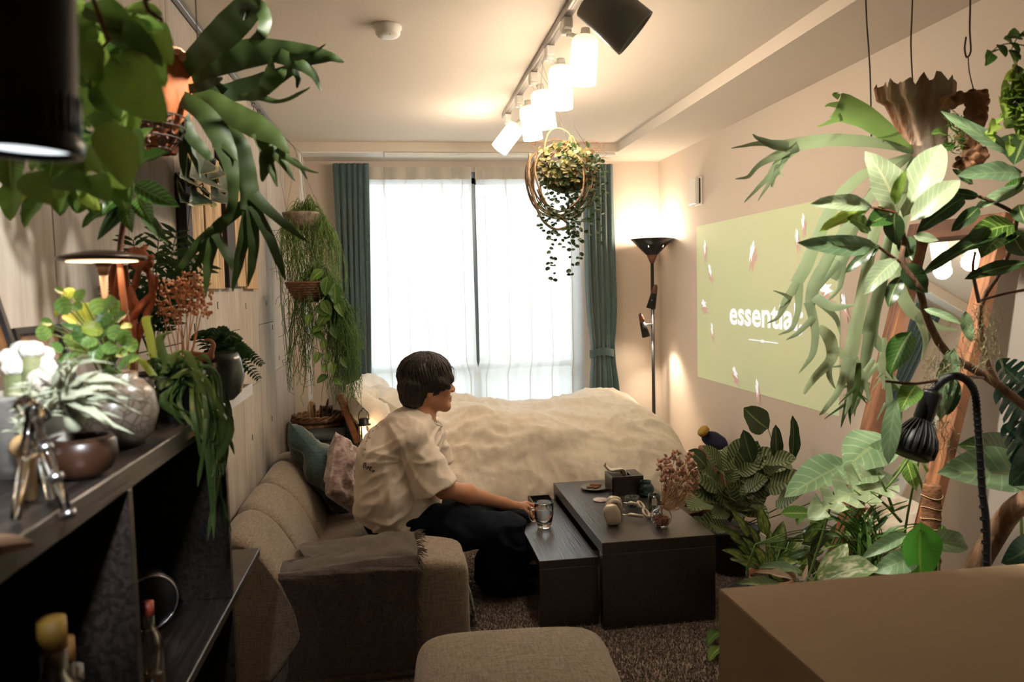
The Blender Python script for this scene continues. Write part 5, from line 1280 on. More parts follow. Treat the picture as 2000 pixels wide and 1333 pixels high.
for i in range(16):
    a = i*.42; p = c0+Vector((.055*math.cos(a), .045*math.sin(a), -.02)); q = p+Vector((.02*math.cos(a)+U(-.01, .01), .01*math.sin(a), U(.03, .06)))
    x, y, z = frame(q-p, (0, -1, 0)); w_ = U(.008, .016); b.add([p-x*w_, p+x*w_, (p+q)/2+x*w_*.8, q, (p+q)/2-x*w_*.9], [(0, 1, 2, 3, 4)])
obj('torn_edge', b, m_shield, sg)
Y = 1.95
F_ = lambda *s, m=lm_stagp, cup=.18: frond(sg, s, m, cup)
F_([(1790, 298, Y, 5), (1762, 286, Y, 13), (1725, 255, Y-.03, 20), (1685, 228, Y-.06, 25), (1650, 214, Y-.08, 30), (1634, 208, Y-.09, 27)], [(1640, 190, Y-.08, 7), (1628, 184, Y-.09, 3), (1638, 180, Y-.09, .5)], [(1640, 205, Y-.08, 8), (1618, 205, Y-.09, 3), (1612, 209, Y-.1, .5)], [(1645, 228, Y-.08, 9), (1618, 240, Y-.09, 4), (1596, 248, Y-.1, .8)], m=lm_stagy)
F_([(1785, 299, Y, 4), (1740, 285, Y, 9), (1680, 276, Y-.03, 13), (1610, 275, Y-.05, 14), (1555, 283, Y-.08, 14), (1515, 284, Y-.1, 10), (1480, 270, Y-.12, 4), (1470, 262, Y-.12, .8)], [(1535, 284, Y-.08, 11), (1490, 280, Y-.1, 6), (1455, 285, Y-.1, 3), (1428, 290, Y-.12, .6)], [(1560, 286, Y-.08, 12), (1515, 305, Y-.08, 9), (1480, 325, Y-.08, 5), (1462, 345, Y-.07, 4), (1436, 350, Y-.06, .6)], [(1555, 288, Y-.07, 12), (1520, 318, Y-.07, 8), (1502, 345, Y-.07, 6), (1478, 370, Y-.07, 4), (1453, 396, Y-.07, .6)], [(1540, 295, Y-.07, 9), (1522, 330, Y-.07, 6), (1500, 362, Y-.08, 4), (1480, 393, Y-.08, .6)], [(1518, 320, Y-.07, 6), (1512, 345, Y-.07, 4), (1508, 366, Y-.07, 2.5)], [(1520, 335, Y-.07, 4), (1530, 345, Y-.07, 1)])
F_([(1780, 302, Y, 4), (1720, 325, Y-.05, 9), (1672, 352, Y-.07, 12), (1630, 400, Y-.08, 13), (1600, 460, Y-.09, 13), (1575, 520, Y-.1, 14), (1555, 555, Y-.1, 13)], [(1558, 550, Y-.1, 9), (1535, 590, Y-.1, 9), (1520, 620, Y-.1, 4), (1498, 632, Y-.1, .6)], [(1560, 555, Y-.1, 10), (1560, 600, Y-.1, 7), (1548, 640, Y-.1, 5), (1520, 655, Y-.1, .6)], [(1545, 585, Y-.1, 6), (1530, 575, Y-.12, 3), (1510, 568, Y-.12, .6)])
F_([(1782, 304, Y, 4), (1730, 345, Y-.1, 8), (1690, 400, Y-.12, 10), (1645, 460, Y-.12, 12), (1610, 520, Y-.12, 13), (1590, 560, Y-.12, 14), (1582, 600, Y-.12, 10)], [(1580, 590, Y-.12, 11), (1592, 640, Y-.12, 9), (1588, 690, Y-.12, 7), (1560, 730, Y-.12, .6)], [(1590, 620, Y-.12, 8), (1560, 650, Y-.12, 5), (1535, 665, Y-.12, .6)], [(1590, 580, Y-.12, 12), (1630, 600, Y-.14, 10), (1668, 595, Y-.14, .8)], [(1600, 590, Y-.12, 8), (1632, 620, Y-.12, 6), (1642, 655, Y-.12, .8)])
F_([(1785, 306, Y, 4), (1750, 360, Y-.02, 8), (1715, 430, Y-.02, 11), (1695, 520, Y-.02, 12), (1680, 600, Y-.02, 13), (1665, 680, Y-.02, 15), (1655, 720, Y-.02, 13)], [(1660, 700, Y-.02, 12), (1640, 760, Y-.02, 8), (1612, 800, Y-.02, 5), (1600, 812, Y-.02, .6)], [(1662, 715, Y-.02, 11), (1662, 770, Y-.02, 8), (1650, 815, Y-.02, .8)], [(1668, 700, Y-.02, 9), (1690, 750, Y-.02, 7), (1700, 790, Y-.02, .8)])
F_([(1790, 308, Y, 4), (1760, 370, Y+.04, 9), (1738, 470, Y+.06, 12), (1720, 560, Y+.06, 13), (1705, 620, Y+.06, 15), (1700, 655, Y+.06, 17)], [(1700, 650, Y+.06, 14), (1688, 720, Y+.04, 10), (1675, 780, Y+.02, 7), (1660, 815, Y, .8)], [(1702, 655, Y+.06, 13), (1728, 690, Y+.06, 9), (1735, 740, Y+.06, .8)])
F_([(1792, 308, Y, 4), (1775, 380, Y-.06, 9), (1758, 460, Y-.08, 12), (1752, 540, Y-.1, 14), (1775, 600, Y-.12, 14), (1805, 625, Y-.12, 12)], [(1800, 620, Y-.12, 11), (1835, 640, Y-.12, 7), (1870, 645, Y-.12, .8)], [(1790, 612, Y-.12, 10), (1808, 660, Y-.12, 7), (1800, 705, Y-.12, .8)])
F_([(1780, 306, Y, 4), (1715, 360, Y+.1, 8), (1670, 440, Y+.14, 11), (1648, 500, Y+.14, 14), (1625, 545, Y+.14, 11)], [(1640, 510, Y+.14, 11), (1600, 560, Y+.14, 6), (1582, 590, Y+.14, .7)], [(1645, 515, Y+.14, 10), (1640, 560, Y+.14, 6), (1615, 590, Y+.14, .7)], m=lm_stagp)
F_([(1600, 640, Y, 8), (1620, 660, Y, 14), (1625, 700, Y, 12), (1590, 740, Y, 8), (1570, 770, Y, 3)], [(1625, 680, Y, 10), (1665, 705, Y, 8), (1690, 740, Y, .8)], [(1622, 700, Y, 8), (1620, 735, Y, 6), (1632, 760, Y, 1)])
random.seed(21)
for i in range(12):
    x0 = U(1665, 1740); y0 = U(640, 740); x1 = x0+U(-75, 20); y1 = y0+U(70, 130); Yk = U(1.85, 2.1)
    frond(sg, [[(x0, y0, Yk, 5), ((x0+x1)/2+U(-8, 8), (y0+y1)/2-6, Yk, 8), (x1, y1, Yk, .6)], [((x0+x1)/2, (y0+y1)/2, Yk, 6), (x1+U(15, 35), y1-U(5, 30), Yk, .6)], [((x0+x1)/2, (y0+y1)/2, Yk, 4), (x1-U(15, 35), y1-U(10, 40), Yk, .6)]], lm_stagp if i % 3 else lm_stag)
def hookwire(px0, py0, pxm, pxb, pyb, Y, lab, hookat=None):
    top = at(px0, py0, Y); top = Vector((top.x, Y, ZS if top.x > XF else ZC)) 
    a_ = at(pxm, (py0+pyb)/2, Y); e_ = at(pxb, pyb, Y)
    wire([top, at(px0, max(py0, 5), Y), a_, e_], .0022, lab, group='wires the hanging plants are suspended from')
hookwire(1691, 2, 1699, 1702, 268, 1.95, 'dark bent wire hanging empty, ending in a small hook beside the bright green frond')
hookwire(1782, 2, 1779, 1783, 170, 1.95, 'dark wire hanging from the ceiling to the brown papery shield')
wire([Vector((at(1895, 2, 1.85).x, 1.85, ZC)), at(1895, 2, 1.85), at(1894, 60, 1.85), at(1896, 100, 1.85), at(1888, 112, 1.85), at(1884, 95, 1.85), at(1887, 72, 1.85)], .0025, 'dark wire with an open hook, rightmost of the hanging wires', group='wires the hanging plants are suspended from')
b = MB(); tube(b, smoothpath([at(1891, 110, 1.85), at(1893, 140, 1.85), at(1902, 178, 1.85)], 3), .0016, 6); obj('hanging_wire', b, m_wire, None, None, 'thin lighter wire tied to the top of the knobbly driftwood', 'wire')
# driftwood with moss plant
dw = thing('mounted_driftwood', at(1885, 328, 1.85), 'knobbly brown driftwood hanging by a wire with a small mossy air plant', 'plant')
def dwf(P):
    s = lambda *q: [at(x, y, 1.85+z) for x, y, z in q]
    p = s((1850, 200, 0), (1890, 190, 0), (1910, 195, .01), (1905, 235, 0), (1890, 270, 0), (1905, 305, 0), (1880, 320, 0), (1925, 300, .01))
    d = seg(P, p[0], p[1], .016, .014); d = su(d, seg(P, p[1], p[2], .015, .022), .01); d = su(d, seg(P, p[2], p[3], .022, .024), .015); d = su(d, seg(P, p[3], p[4], .024, .018), .015)
    d = su(d, seg(P, p[4], p[5], .02, .022), .015); d = su(d, seg(P, p[5], p[6], .02, .018), .015); d = su(d, seg(P, p[5], p[7], .018, .008), .015)
    return d+.006*np.sin(P[:, 0]*160+P[:, 2]*90)*np.sin(P[:, 2]*130)+.003*np.sin(P[:, 2]*300+P[:, 1]*200)
q = at(1888, 255, 1.85); b = sdf_mesh(dwf, q-Vector((.09, .08, .13)), q+Vector((.09, .08, .13)), .004); obj('wood', b, m_drift, dw)
b = MB()
for i in range(70):
    p = at(U(1850, 1880), U(230, 295), 1.82); addleaf(b, 'strap', lm_lime, p, p+Vector((U(-.04, .03), U(-.03, 0), U(-.02, .035))), (U(-1, 1), -1, U(-1, 1)), 1.2)
b.uv = [(.3, .5)]*len(b.v); obj('moss_sprig', b, lm_pothos, dw, kind='stuff')
for (x0, y0, x1, y1) in ((1850, 265, 1818, 262), (1862, 250, 1848, 225), (1870, 275, 1893, 272), (1858, 280, 1840, 300)): leaf(dw, 'ovate', lm_fgreen, at(x0, y0, 1.81), at(x1, y1, 1.80))
# ---------------- ficus in the right foreground
Y = 1.60
fx = thing('rubber_fig', (1.50, 1.90, .022), 'large-leaved fig with thick branches and dark and pale oval leaves in the right foreground', 'plant')
TR = [(2.08, 'x')]
fl_list = [(1752, 415, 1690, 296, .50, 'p'), (1765, 425, 1838, 282, .42, 'p'), (1778, 432, 1875, 352, .40, 'p'), (1748, 400, 1771, 332, .30, 'l'), (1702, 405, 1583, 398, .26, 'p'), (1698, 408, 1600, 453, .24, 'l'), (1738, 418, 1690, 442, .5, 'g'),
 (1748, 415, 1752, 480, .55, 'd'), (1710, 480, 1558, 474, .22, 'p2'), (1718, 480, 1650, 534, .26, 'd'), (1752, 508, 1686, 576, .34, 'p'), (1764, 515, 1812, 572, .55, 'd'), (1768, 462, 1782, 510, .6, 'd'), (1884, 385, 1790, 454, .30, 'd'),
 (1912, 384, 1848, 372, .34, 'd'), (1996, 338, 1870, 343, .26, 'p3'), (1982, 302, 1838, 217, .15, 'p3'), (2006, 262, 1980, 322, .7, 'd'), (2004, 362, 1902, 408, .24, 'p3'), (1982, 440, 1886, 466, .50, 'v'), (1978, 447, 1916, 504, .52, 'v'),
 (1912, 404, 1858, 452, .40, 'd'), (2004, 514, 1884, 545, .26, 'd'), (1972, 446, 1798, 538, .14, 'd2'), (1784, 460, 1834, 470, .45, 'p'), (1975, 450, 2005, 500, .6, 'd'), (1780, 648, 1738, 732, .52, 'G'), (1804, 604, 1878, 634, .24, 'p2'), (1886, 608, 1897, 668, .36, 'p3'),
 (1752, 775, 1735, 908, .26, 'p3'), (1864, 680, 1836, 822, .27, 'p3'), (1790, 752, 1758, 806, .5, 'G'), (1960, 380, 2002, 345, .45, 'v'), (1990, 400, 2006, 440, .6, 'd'), (1800, 415, 1845, 372, .35, 'd'), (1700, 452, 1655, 425, .35, 'g'), (1760, 540, 1735, 600, .4, 'd'), (1860, 735, 1850, 812, .40, 'd'), (1900, 360, 1860, 330, .3, 'd')]
FM = dict(p=lm_fpale, l=lm_lime, g=lm_fgreen, d=lm_ficus, d2=lm_ficus, v=lm_vein, G=lm_fgreen, p2=lm_sage, p3=lm_sage)
random.seed(5)
for i, (x0, y0, x1, y1, wr, k) in enumerate(fl_list):
    Ya = Y+(.05 if x0 > 1850 else 0)+U(-.03, .03); Yb = Ya+U(-.05, .05)-.02
    b3, t3 = at(x0, y0, Ya), at(x1, y1, Yb); v = (b3-CAM).normalized()*-1
    leaf(fx, 'oblong' if wr < .45 else 'ovate', FM[k], b3, t3, v+Vector((U(-.3, .3), 0, U(.0, .5))), wr/(.44 if wr < .45 else .6))
for pts, r in (([(1752, 418, 0), (1766, 470, 0), (1762, 512, 0), (1795, 565, 0), (1812, 625, .05), (1850, 690, .1), (1925, 735, .15), (2010, 800, .15)], (.005, .012)),
               ([(1712, 480, 0), (1740, 500, 0), (1764, 516, 0)], (.003, .004)), ([(1702, 405, 0), (1735, 412, 0), (1752, 418, 0)], (.003, .0035)),
               ([(1912, 384, .05), (1950, 400, .05), (1985, 430, .05), (1960, 520, .1), (1915, 600, .12), (1925, 700, .15), (1945, 745, .15)], (.004, .008)),
               ([(2010, 395, .05), (1985, 430, .05)], (.005, .005)), ([(1905, 492, .05), (1900, 530, .06), (1912, 590, .1)], (.003, .005)), ([(2010, 565, .1), (1960, 575, .1), (1912, 588, .1)], (.004, .003)),
               ([(1730, 745, .0), (1790, 750, .0), (1860, 738, .05), (1920, 738, .12)], (.003, .004))):
    stem(fx, [at(x, y, Y+z) for x, y, z in pts], r, m_bark if r[1] > .006 else m_redst, 'branch', 8)
tk = [at(2010, 975, 1.75), at(1975, 1000, 1.80), at(1935, 1060, 1.85), at(1900, 1125, 1.88), Vector((1.47, 1.9, .33))]
stem(fx, tk, (.026, .032), m_bark, 'trunk', 12); stem(fx, [at(2010, 800, 1.75), at(2080, 880, 1.75), at(2010, 975, 1.75)], (.013, .024), m_bark, 'trunk', 10)
pot(fx, (1.50, 1.90, .022), .15, .32, m_gpot)
# hanging moss tangles on the branches
m_usn = mat('spanish_moss', G(150, 140, 104), .9)
b = MB(); random.seed(3)
for cx_, cy_, sx_, sy_, n_ in ((1835, 780, 28, 85, 110), (1925, 650, 25, 60, 90), (1850, 700, 30, 30, 40)):
    for i in range(n_):
        p = at(cx_+U(-sx_, sx_), cy_+U(-sy_, sy_), 1.66+U(-.03, .05)); pts = [p]
        for k in range(5): pts.append(pts[-1]+Vector((U(-.012, .012), U(-.008, .008), U(-.020, .004))))
        tube(b, smoothpath(pts, 2), .0007, 3, False)
obj('hanging_moss', b, m_usn, fx, kind='stuff')
# ---------------- gooseneck grow lamp
gl = thing('gooseneck_lamp', (at(1925, 1100, 1.62).x, 1.62, 0), 'black gooseneck clip lamp with ribbed bulb head bent over the plants on the right', 'lamp')
gp = [Vector((at(1925, 1100, 1.62).x+.01, 1.66, .05)), at(1927, 1110, 1.62), at(1918, 950, 1.62), at(1910, 830, 1.62), at(1903, 765, 1.62), at(1880, 738, 1.62), at(1852, 738, 1.62), at(1828, 757, 1.62), at(1812, 782, 1.62)]
b = MB(); tube(b, smoothpath(gp, 8), .0085, 12)
sp_ = smoothpath(gp[1:], 8)
for i in range(0, len(sp_)-1):
    t = (sp_[i+1]-sp_[i]).normalized(); lathe(b, [(.0086, -.003), (.0098, -.001), (.0098, .001), (.0086, .003)], sp_[i], 12, z2(t))
obj('gooseneck', b, m_blackm, gl); b = MB(); lathe(b, [(0, 0), (.11, 0), (.11, .015), (.02, .03), (0, .03)], (gp[0].x, gp[0].y, .022), 32); obj('lamp_base', b, m_blackm, gl)
h0, h1 = at(1820, 770, 1.62), at(1776, 892, 1.60); d = (h1-h0).normalized(); Lh = (h1-h0).length; M3 = z2(d)
b = MB(); lathe(b, [(0, -.004), (.022, -.004), (.024, .004), (.022, .01), (.022, Lh*.40), (.018, Lh*.44)], h0, 24, M3); obj('lamp_socket', b, m_blackm, gl)
b = MB(); lathe(b, [(.018, Lh*.42), (.026, Lh*.50), (.040, Lh*.66), (.047, Lh*.8), (.046, Lh*.95), (.040, Lh), (0, Lh*.985)], h0, 36, M3)
for k in range(24):
    a = 2*PI*k/24; tube(b, [h0+M3 @ Vector((r_*math.cos(a), r_*math.sin(a), Lh*z)) for r_, z in ((.021, .44), (.030, .52), (.044, .66), (.051, .8), (.049, .94))], .0024, 4)
obj('bulb_housing', b, m_black, gl)
# ---------------- floor plants, right side
def potted(nm, lab, base, r, h, m=m_dpot, group=None):
    t = thing(nm, (base[0], base[1], .022), lab, 'plant', group); pot(t, (base[0], base[1], .022), r, h, m); return t
random.seed(11)
cb = at(1465, 1000, 3.5); cal = potted('calathea', 'bushy calathea with grey-striped rounded leaves behind the coffee tables', (1.60, 3.50), .13, .22)
tips_ = [(1345, 915), (1372, 860), (1365, 905), (1400, 870), (1410, 905), (1440, 880), (1460, 845), (1490, 880), (1500, 925), (1530, 880), (1555, 870), (1580, 880), (1385, 950), (1425, 960), (1460, 960), (1345, 985), (1390, 1000), (1350, 950), (1440, 1000), (1480, 985), (1520, 950), (1550, 930), (1370, 1040), (1400, 1030), (1500, 1005), (1575, 915), (1420, 860), (1545, 905), (1480, 850), (1360, 1015), (1600, 905), (1340, 1030), (1515, 905), (1475, 920), (1430, 930), (1395, 925), (1610, 880), (1590, 930), (1560, 960)]
crown = Vector((1.60, 3.52, .26))
for i, (x, y) in enumerate(tips_):
    Yt = 3.5+U(-.22, .2)-(.12 if y > 950 else 0)+(.12 if y < 880 else 0)
    if x > 1540: Yt -= .25
    t3 = at(x, y, Yt); t3.x = min(t3.x, 1.80); out_ = (t3-crown); out_ = out_.normalized(); out_.z *= .35; b3 = t3-(out_+Vector((0, 0, U(.0, .35)))).normalized()*U(.15, .21)
    leaf(cal, 'calathea', lm_cal, b3, t3+Vector((0, 0, -.03)), (U(-.4, .3), -.75, .7), U(.85, 1.1))
    if i % 3 == 0: stem(cal, [crown, (crown*.5+b3*.5)+Vector((0, 0, .04)), b3], .003, m_stem, 'leaf_stalk', 5, 2)
for (x0, y0, x1, y1, wr) in ((1500, 838, 1453, 797, .75), (1545, 905, 1548, 812, .22), (1618, 870, 1632, 832, .5), (1614, 876, 1674, 852, .32), (1640, 897, 1675, 875, .4), (1470, 905, 1452, 840, .5), (1518, 900, 1515, 830, .35), (1380, 915, 1345, 880, .6)):
    leaf(cal, 'oblong', lm_ficus, at(x0, y0, 3.35), at(x1, y1, 3.33), (U(-.3, .3), -1, .4), wr/.44)
for (x, y) in ((1500, 838), (1618, 872), (1640, 897)): stem(cal, [crown+Vector((0, -.1, 0)), at(x+6, y+60, 3.36), at(x, y, 3.35)], .003, m_stem, 'leaf_stalk', 5, 2)
random.seed(12)
agc = at(1505, 1085, 3.0); ag = potted('aglaonema', 'low green and yellow patterned foliage plant in front of the striped calathea', (agc.x, 3.0), .10, .17, m_terra)
acr = Vector((agc.x, 3.0, .20))
for (x, y) in ((1408, 1030), (1430, 1000), (1482, 985), (1490, 1000), (1530, 1018), (1410, 1075), (1425, 1092), (1450, 1050), (1470, 1065), (1520, 1040), (1545, 1050), (1500, 1075), (1540, 1095), (1560, 1070), (1475, 1095), (1450, 1085), (1580, 1040), (1600, 1020), (1565, 1110), (1530, 1115), (1500, 1030), (1460, 1025), (1425, 1050), (1490, 1105)):
    t3 = at(x, y, 3.0+U(-.08, .08)); o_ = (t3-acr).normalized(); b3 = t3-o_*U(.10, .15)
    leaf(ag, 'ovate', lm_aglo, b3, t3, (U(-.3, .3), -.8, .8), U(.55, .8))
for k in range(6): stem(ag, [acr-Vector((0, 0, .05)), acr+Vector((U(-.05, .05), U(-.05, .05), .10))], .005, m_stem, 'leaf_stalk', 5, 2)
random.seed(13)
fp = potted('low_foliage_plant', 'low dark green leafy plant filling the gap below the monstera', (1.34, 2.78), .09, .20, m_dpot)
random.seed(133)
for i in range(34):
    x, y = U(1560, 1660), U(1000, 1110); Yk = U(2.6, 2.9); t3 = at(x, y, Yk); o_ = Vector((U(-1, 1), U(-.6, .3), U(-.2, .6))).normalized(); leaf(fp, random.choice(['ovate', 'oblong']), random.choice([lm_ficus, lm_fgreen, lm_aglo]), t3-o_*U(.08, .14), t3, (U(-.4, .4), -.8, .7), U(.6, .9))
for i in range(8): stem(fp, [Vector((1.34, 2.78, .22)), Vector((1.36, 2.76, .42)), at(U(1570, 1650), U(1020, 1100), 2.75)], .003, m_stem, 'leaf_stalk', 5, 2)
random.seed(13)
gr = potted('sedge_grass', 'arching narrow-bladed grass clump among the floor plants', (at(1690, 1060, 2.12).x, 2.12), .085, .52, m_terra)
gc = Vector((at(1690, 1060, 2.12).x, 2.12, .52))
for i in range(110):
    a = U(0, 2*PI); rr = U(.04, .22); t3 = gc+Vector((rr*math.cos(a), rr*math.sin(a)*.5, U(.08, .30)-.3*rr)); leaf(gr, 'strap', lm_grass, gc+Vector((U(-.03, .03), U(-.03, .03), 0)), t3, (0, 0, 1), .55, 'blade')
random.seed(14)
mo = potted('monstera', 'monstera with pale split leaves growing by the coir pole', (1.33, 2.42), .095, .26, m_dpot)
mcr = Vector((1.33, 2.40, .28))
for (x0, y0, x1, y1, Yb, k, m_, wr) in ((1735, 950, 1578, 1012, 2.22, 'monstera', lm_mon, .55), (1640, 912, 1532, 972, 2.35, 'heart', lm_sage, .55), (1725, 915, 1650, 945, 2.25, 'oblong', lm_sage, .5), (1745, 860, 1650, 925, 2.3, 'lance', lm_sage, 1.3), (1700, 905, 1735, 855, 2.3, 'ovate', lm_sage, .6), (1770, 895, 1790, 960, 2.2, 'lance', lm_fgreen, 1)):
    b3, t3 = at(x0, y0, Yb), at(x1, y1, Yb-.06); leaf(mo, k, m_, b3, t3, (-.2, -.7, .8), wr/{'monstera': 1.15, 'heart': .85, 'oblong': .44, 'lance': .5, 'ovate': .6}[k]); stem(mo, [mcr, mcr*.4+b3*.6+Vector((.02, 0, .03)), b3], .005, m_stem, 'leaf_stalk', 6)
for (x0, y0, x1, y1) in ((1775, 895, 1730, 955), (1760, 1020, 1700, 960), (1785, 905, 1815, 1010), (1800, 900, 1820, 950), (1745, 1000, 1715, 930)): stem(mo, [at(x0, y0, 2.15), at((x0+x1)/2+3, (y0+y1)/2, 2.15), at(x1, y1, 2.15)], .005, m_stem, 'leaf_stalk', 6, 2)
pp_ = potted('philodendron', 'philodendron on a coir pole with glossy green and creamy white leaves behind the cardboard box', (at(1822, 1100, 1.98).x, 1.98), .10, .24, m_dpot)
pc0 = at(1820, 948, 1.98); pc1 = Vector((pc0.x, 1.98, .2)); b = MB()
Hp = pc0.z-.2; lathe(b, [(0, 0), (.026, 0)]+[(.0245+.003*((k+1) % 2), Hp*k/40) for k in range(1, 40)]+[(.024, Hp), (0, Hp)], pc1, 24); obj('coir_pole', b, m_coir, pp_)
b = MB()
for k in range(9): z = .2+Hp*(.55+k*.05); tube(b, [Vector((pc1.x+.0285*math.cos(a), 1.98+.0285*math.sin(a), z+.004*math.sin(a*2+k))) for a in [2*PI*i/20 for i in range(21)]], .0013, 4, False)
obj('twine', b, mat('pale_twine', G(190, 160, 120), .9), pp_)
for (x0, y0, x1, y1, Yb, k, m_, wr, up) in ((1798, 1036, 1800, 1135, 1.85, 'heart', lm_bright, .78, (-.2, -1, .2)), (1602, 1128, 1655, 1062, 1.9, 'wide', lm_white, .5, (-.4, -1, .2)), (1612, 1135, 1716, 1112, 1.85, 'wide', lm_white, .42, (0, -.6, .8)), (1785, 1085, 1703, 1118, 1.88, 'wide', lm_sage, .5, (0, -.9, .6)),
    (1812, 1062, 1890, 1070, 1.85, 'wide', lm_sage, .52, (0, -.9, .6)), (1765, 1048, 1682, 1092, 1.95, 'wide', lm_sage, .28, (0, -.7, .7)), (1548, 1132, 1475, 1118, 1.95, 'ovate', lm_pink, .3, (0, -.6, .8)), (1565, 1135, 1577, 1102, 1.95, 'ovate', lm_pink, .4, (0, -1, .2)), (1520, 1145, 1440, 1140, 2.0, 'wide', lm_sage, .3, (0, -.6, .8)), (1840, 1025, 1835, 1065, 1.95, 'ovate', lm_fgreen, .7, (0, -1, .2)), (1560, 1118, 1480, 1108, 2.0, 'wide', lm_sage, .3, (0, -.5, .8)), (1650, 1110, 1600, 1140, 2.0, 'wide', lm_ficus, .4, (0, -.7, .7))):
    b3, t3 = at(x0, y0, Yb), at(x1, y1, Yb); leaf(pp_, k, m_, b3, t3, up, wr/.8); q = Vector((pc1.x-.02, 1.95, .24)); stem(pp_, [q, q*.5+b3*.5+Vector((0, 0, .04)), b3], .004, m_stem, 'leaf_stalk', 6, 2)
al = potted('alocasia', 'big-leaved dark green plant at the right edge beside the fig trunk', (1.74, 1.88), .11, .26, m_dpot)
for (x0, y0, x1, y1, Yb, k, m_, wr, up) in ((2005, 930, 1830, 925, 1.85, 'wide', lm_sage, .5, (0, -.8, .6)), (2020, 830, 1945, 760, 1.8, 'monstera', lm_mond, .8, (-.3, -1, .1)), (2005, 760, 1948, 705, 1.8, 'monstera', lm_mond, .7, (-.3, -1, .1)), (2020, 900, 1960, 830, 1.8, 'monstera', lm_mond, .8, (-.3, -1, .1)), (2020, 1060, 1955, 1100, 1.8, 'wide', lm_mond, .8, (-.3, -1, .2)), (1990, 905, 1870, 870, 1.95, 'wide', lm_ficus, .5, (0, -.8, .6)), (2030, 870, 1970, 950, 1.8, 'wide', lm_mond, .7, (-.3, -1, .2))):
    b3, t3 = at(x0, y0, Yb), at(x1, y1, Yb); leaf(al, k, m_, b3, t3, up, wr/.8); q = Vector((1.74, 1.86, .26)); stem(al, [q, q*.5+b3*.5+Vector((0, 0, .03)), b3], .006, m_stem, 'leaf_stalk', 6, 2)
# stray leaves by the box and table on the carpet
b = MB(); p = at(1392, 1252, 2.75)
pl_ = thing('fallen_leaf', atz(1392, 1255, .03), 'small green leaf poking out between the cardboard box and the coffee table', 'leaf')
leaf(pl_, 'lance', lm_fgreen, atz(1418, 1262, .04), atz(1385, 1292, .045), (0, 0, 1), 1.3); leaf(pl_, 'lance', lm_fgreen, atz(1420, 1235, .05), atz(1380, 1262, .06), (0, 0, 1), 1.3)
# ---------------- pothos hanging top right
random.seed(17)
pt2 = thing('yellow_lit_pothos', at(1995, 200, 1.55), 'small-leaved pothos vine lit yellow-green at the upper right edge', 'plant')
vines = [[(2010, 55), (1990, 70), (1975, 100), (1985, 130)], [(2005, 90), (1975, 85), (1950, 90), (1935, 105)], [(2010, 130), (1985, 150), (1970, 185), (1980, 220)], [(2010, 190), (1975, 205), (1945, 240), (1925, 260)], [(2005, 240), (1985, 260), (1970, 280)]]
for v_ in vines:
    stem(pt2, [at(x, y, 1.55) for x, y in v_], .0015, m_stem, 'vine', 5)
    for (x, y) in v_[1:]:
        for k in range(2): a = U(0, 2*PI); leaf(pt2, 'heart', lm_fgreen if y < 140 else lm_lime, at(x, y, 1.55), at(x+24*math.cos(a), y+20*math.sin(a)+6, 1.53), (0, -1, .3), .8)  # yellow light on the lower leaves is put into their lime colour
for k in range(34): x, y = U(1955, 2010), U(155, 250); a = U(0, 2*PI); leaf(pt2, 'heart', random.choice([lm_lime, lm_lime, lm_pothos]), at(x, y, 1.58), at(x+26*math.cos(a), y+26*math.sin(a), 1.53), (0, -1, .3), .8)
b = MB(); tube(b, smoothpath([at(2005, 60, 1.56), at(2004, 20, 1.56), Vector((at(2004, 0, 1.56).x, 1.56, ZC))], 3), .0015, 5); obj('hanger', b, m_wire, pt2)
# ================================================================ LEFT SIDE
# picture rail with hooks and chains
b = MB(); box2(b, (XL+.004, .3, ZC-.022), (XL+.024, 5.05, ZC-.001), .002); rl = thing('picture_rail', (XL+.014, 2.5, ZC-.022), 'thin grey metal picture rail along the top of the concrete wall', 'rail')
obj('rail', b, mat('rail_grey', (.28, .29, .31), .35, metal=.7), rl)
for y in (1.9, 3.35, 4.0, 4.15, 4.25, 4.4, 4.5, 4.62, 4.75, 4.9):
    b = MB(); c = Vector((XL+.016, y, ZC-.024)); tube(b, [c+Vector((.008*math.cos(a), 0, -.012+.010*math.sin(a))) for a in [2*PI*k/16 for k in range(14)]], .0018, 5)
    if y > 3.9:
        for j in range(5): cc = c+Vector((0, 0, -.028-.016*j)); tube(b, [cc+Vector((.005*math.cos(a)*(j % 2), .005*math.cos(a)*((j+1) % 2), .009*math.sin(a))) for a in [2*PI*k/8 for k in range(9)]], .0012, 4, False)
    obj('hook', b, m_wire, rl)
# wooden wall boards with the hoya planter
wb = thing('wall_boards', (XL+.02, 3.0, 1.4), 'weathered wooden boards with dark straps hung upright on the concrete wall', 'wall panel')
m_lb = mat('weathered_board', G(150, 118, 84), .8, col2=G(205, 178, 140), scale=6, stretch=(1, 7, .7), bump=.3); m_db = mat('dark_strap', (.03, .022, .018), .7)
for p0, p1, ya, yb, m, th in ((360, 371, 345, 565, m_db, .03), (373, 402, 300, 560, m_lb, .016), (404, 436, 310, 565, m_lb, .018), (439, 455, 305, 562, m_db, .03), (457, 478, 330, 560, m_lb, .016), (480, 500, 350, 565, m_lb, .018)):
    ya_, yb_ = atx(p0, 500, XL+.02).y, atx(p1, 500, XL+.02).y; z1 = atx((p0+p1)/2, ya, XL+.02).z; z0 = atx((p0+p1)/2, yb, XL+.02).z
    b = MB(); box2(b, (XL+.004, ya_, z0), (XL+.004+th, yb_, z1), .002); obj('board', b, m, wb)
hy = thing('hoya', atx(410, 400, XL+.07), 'small variegated hoya with cream-edged leaves hanging on the wooden wall boards', 'plant'); random.seed(31)
hp0 = atx(405, 330, XL+.08)
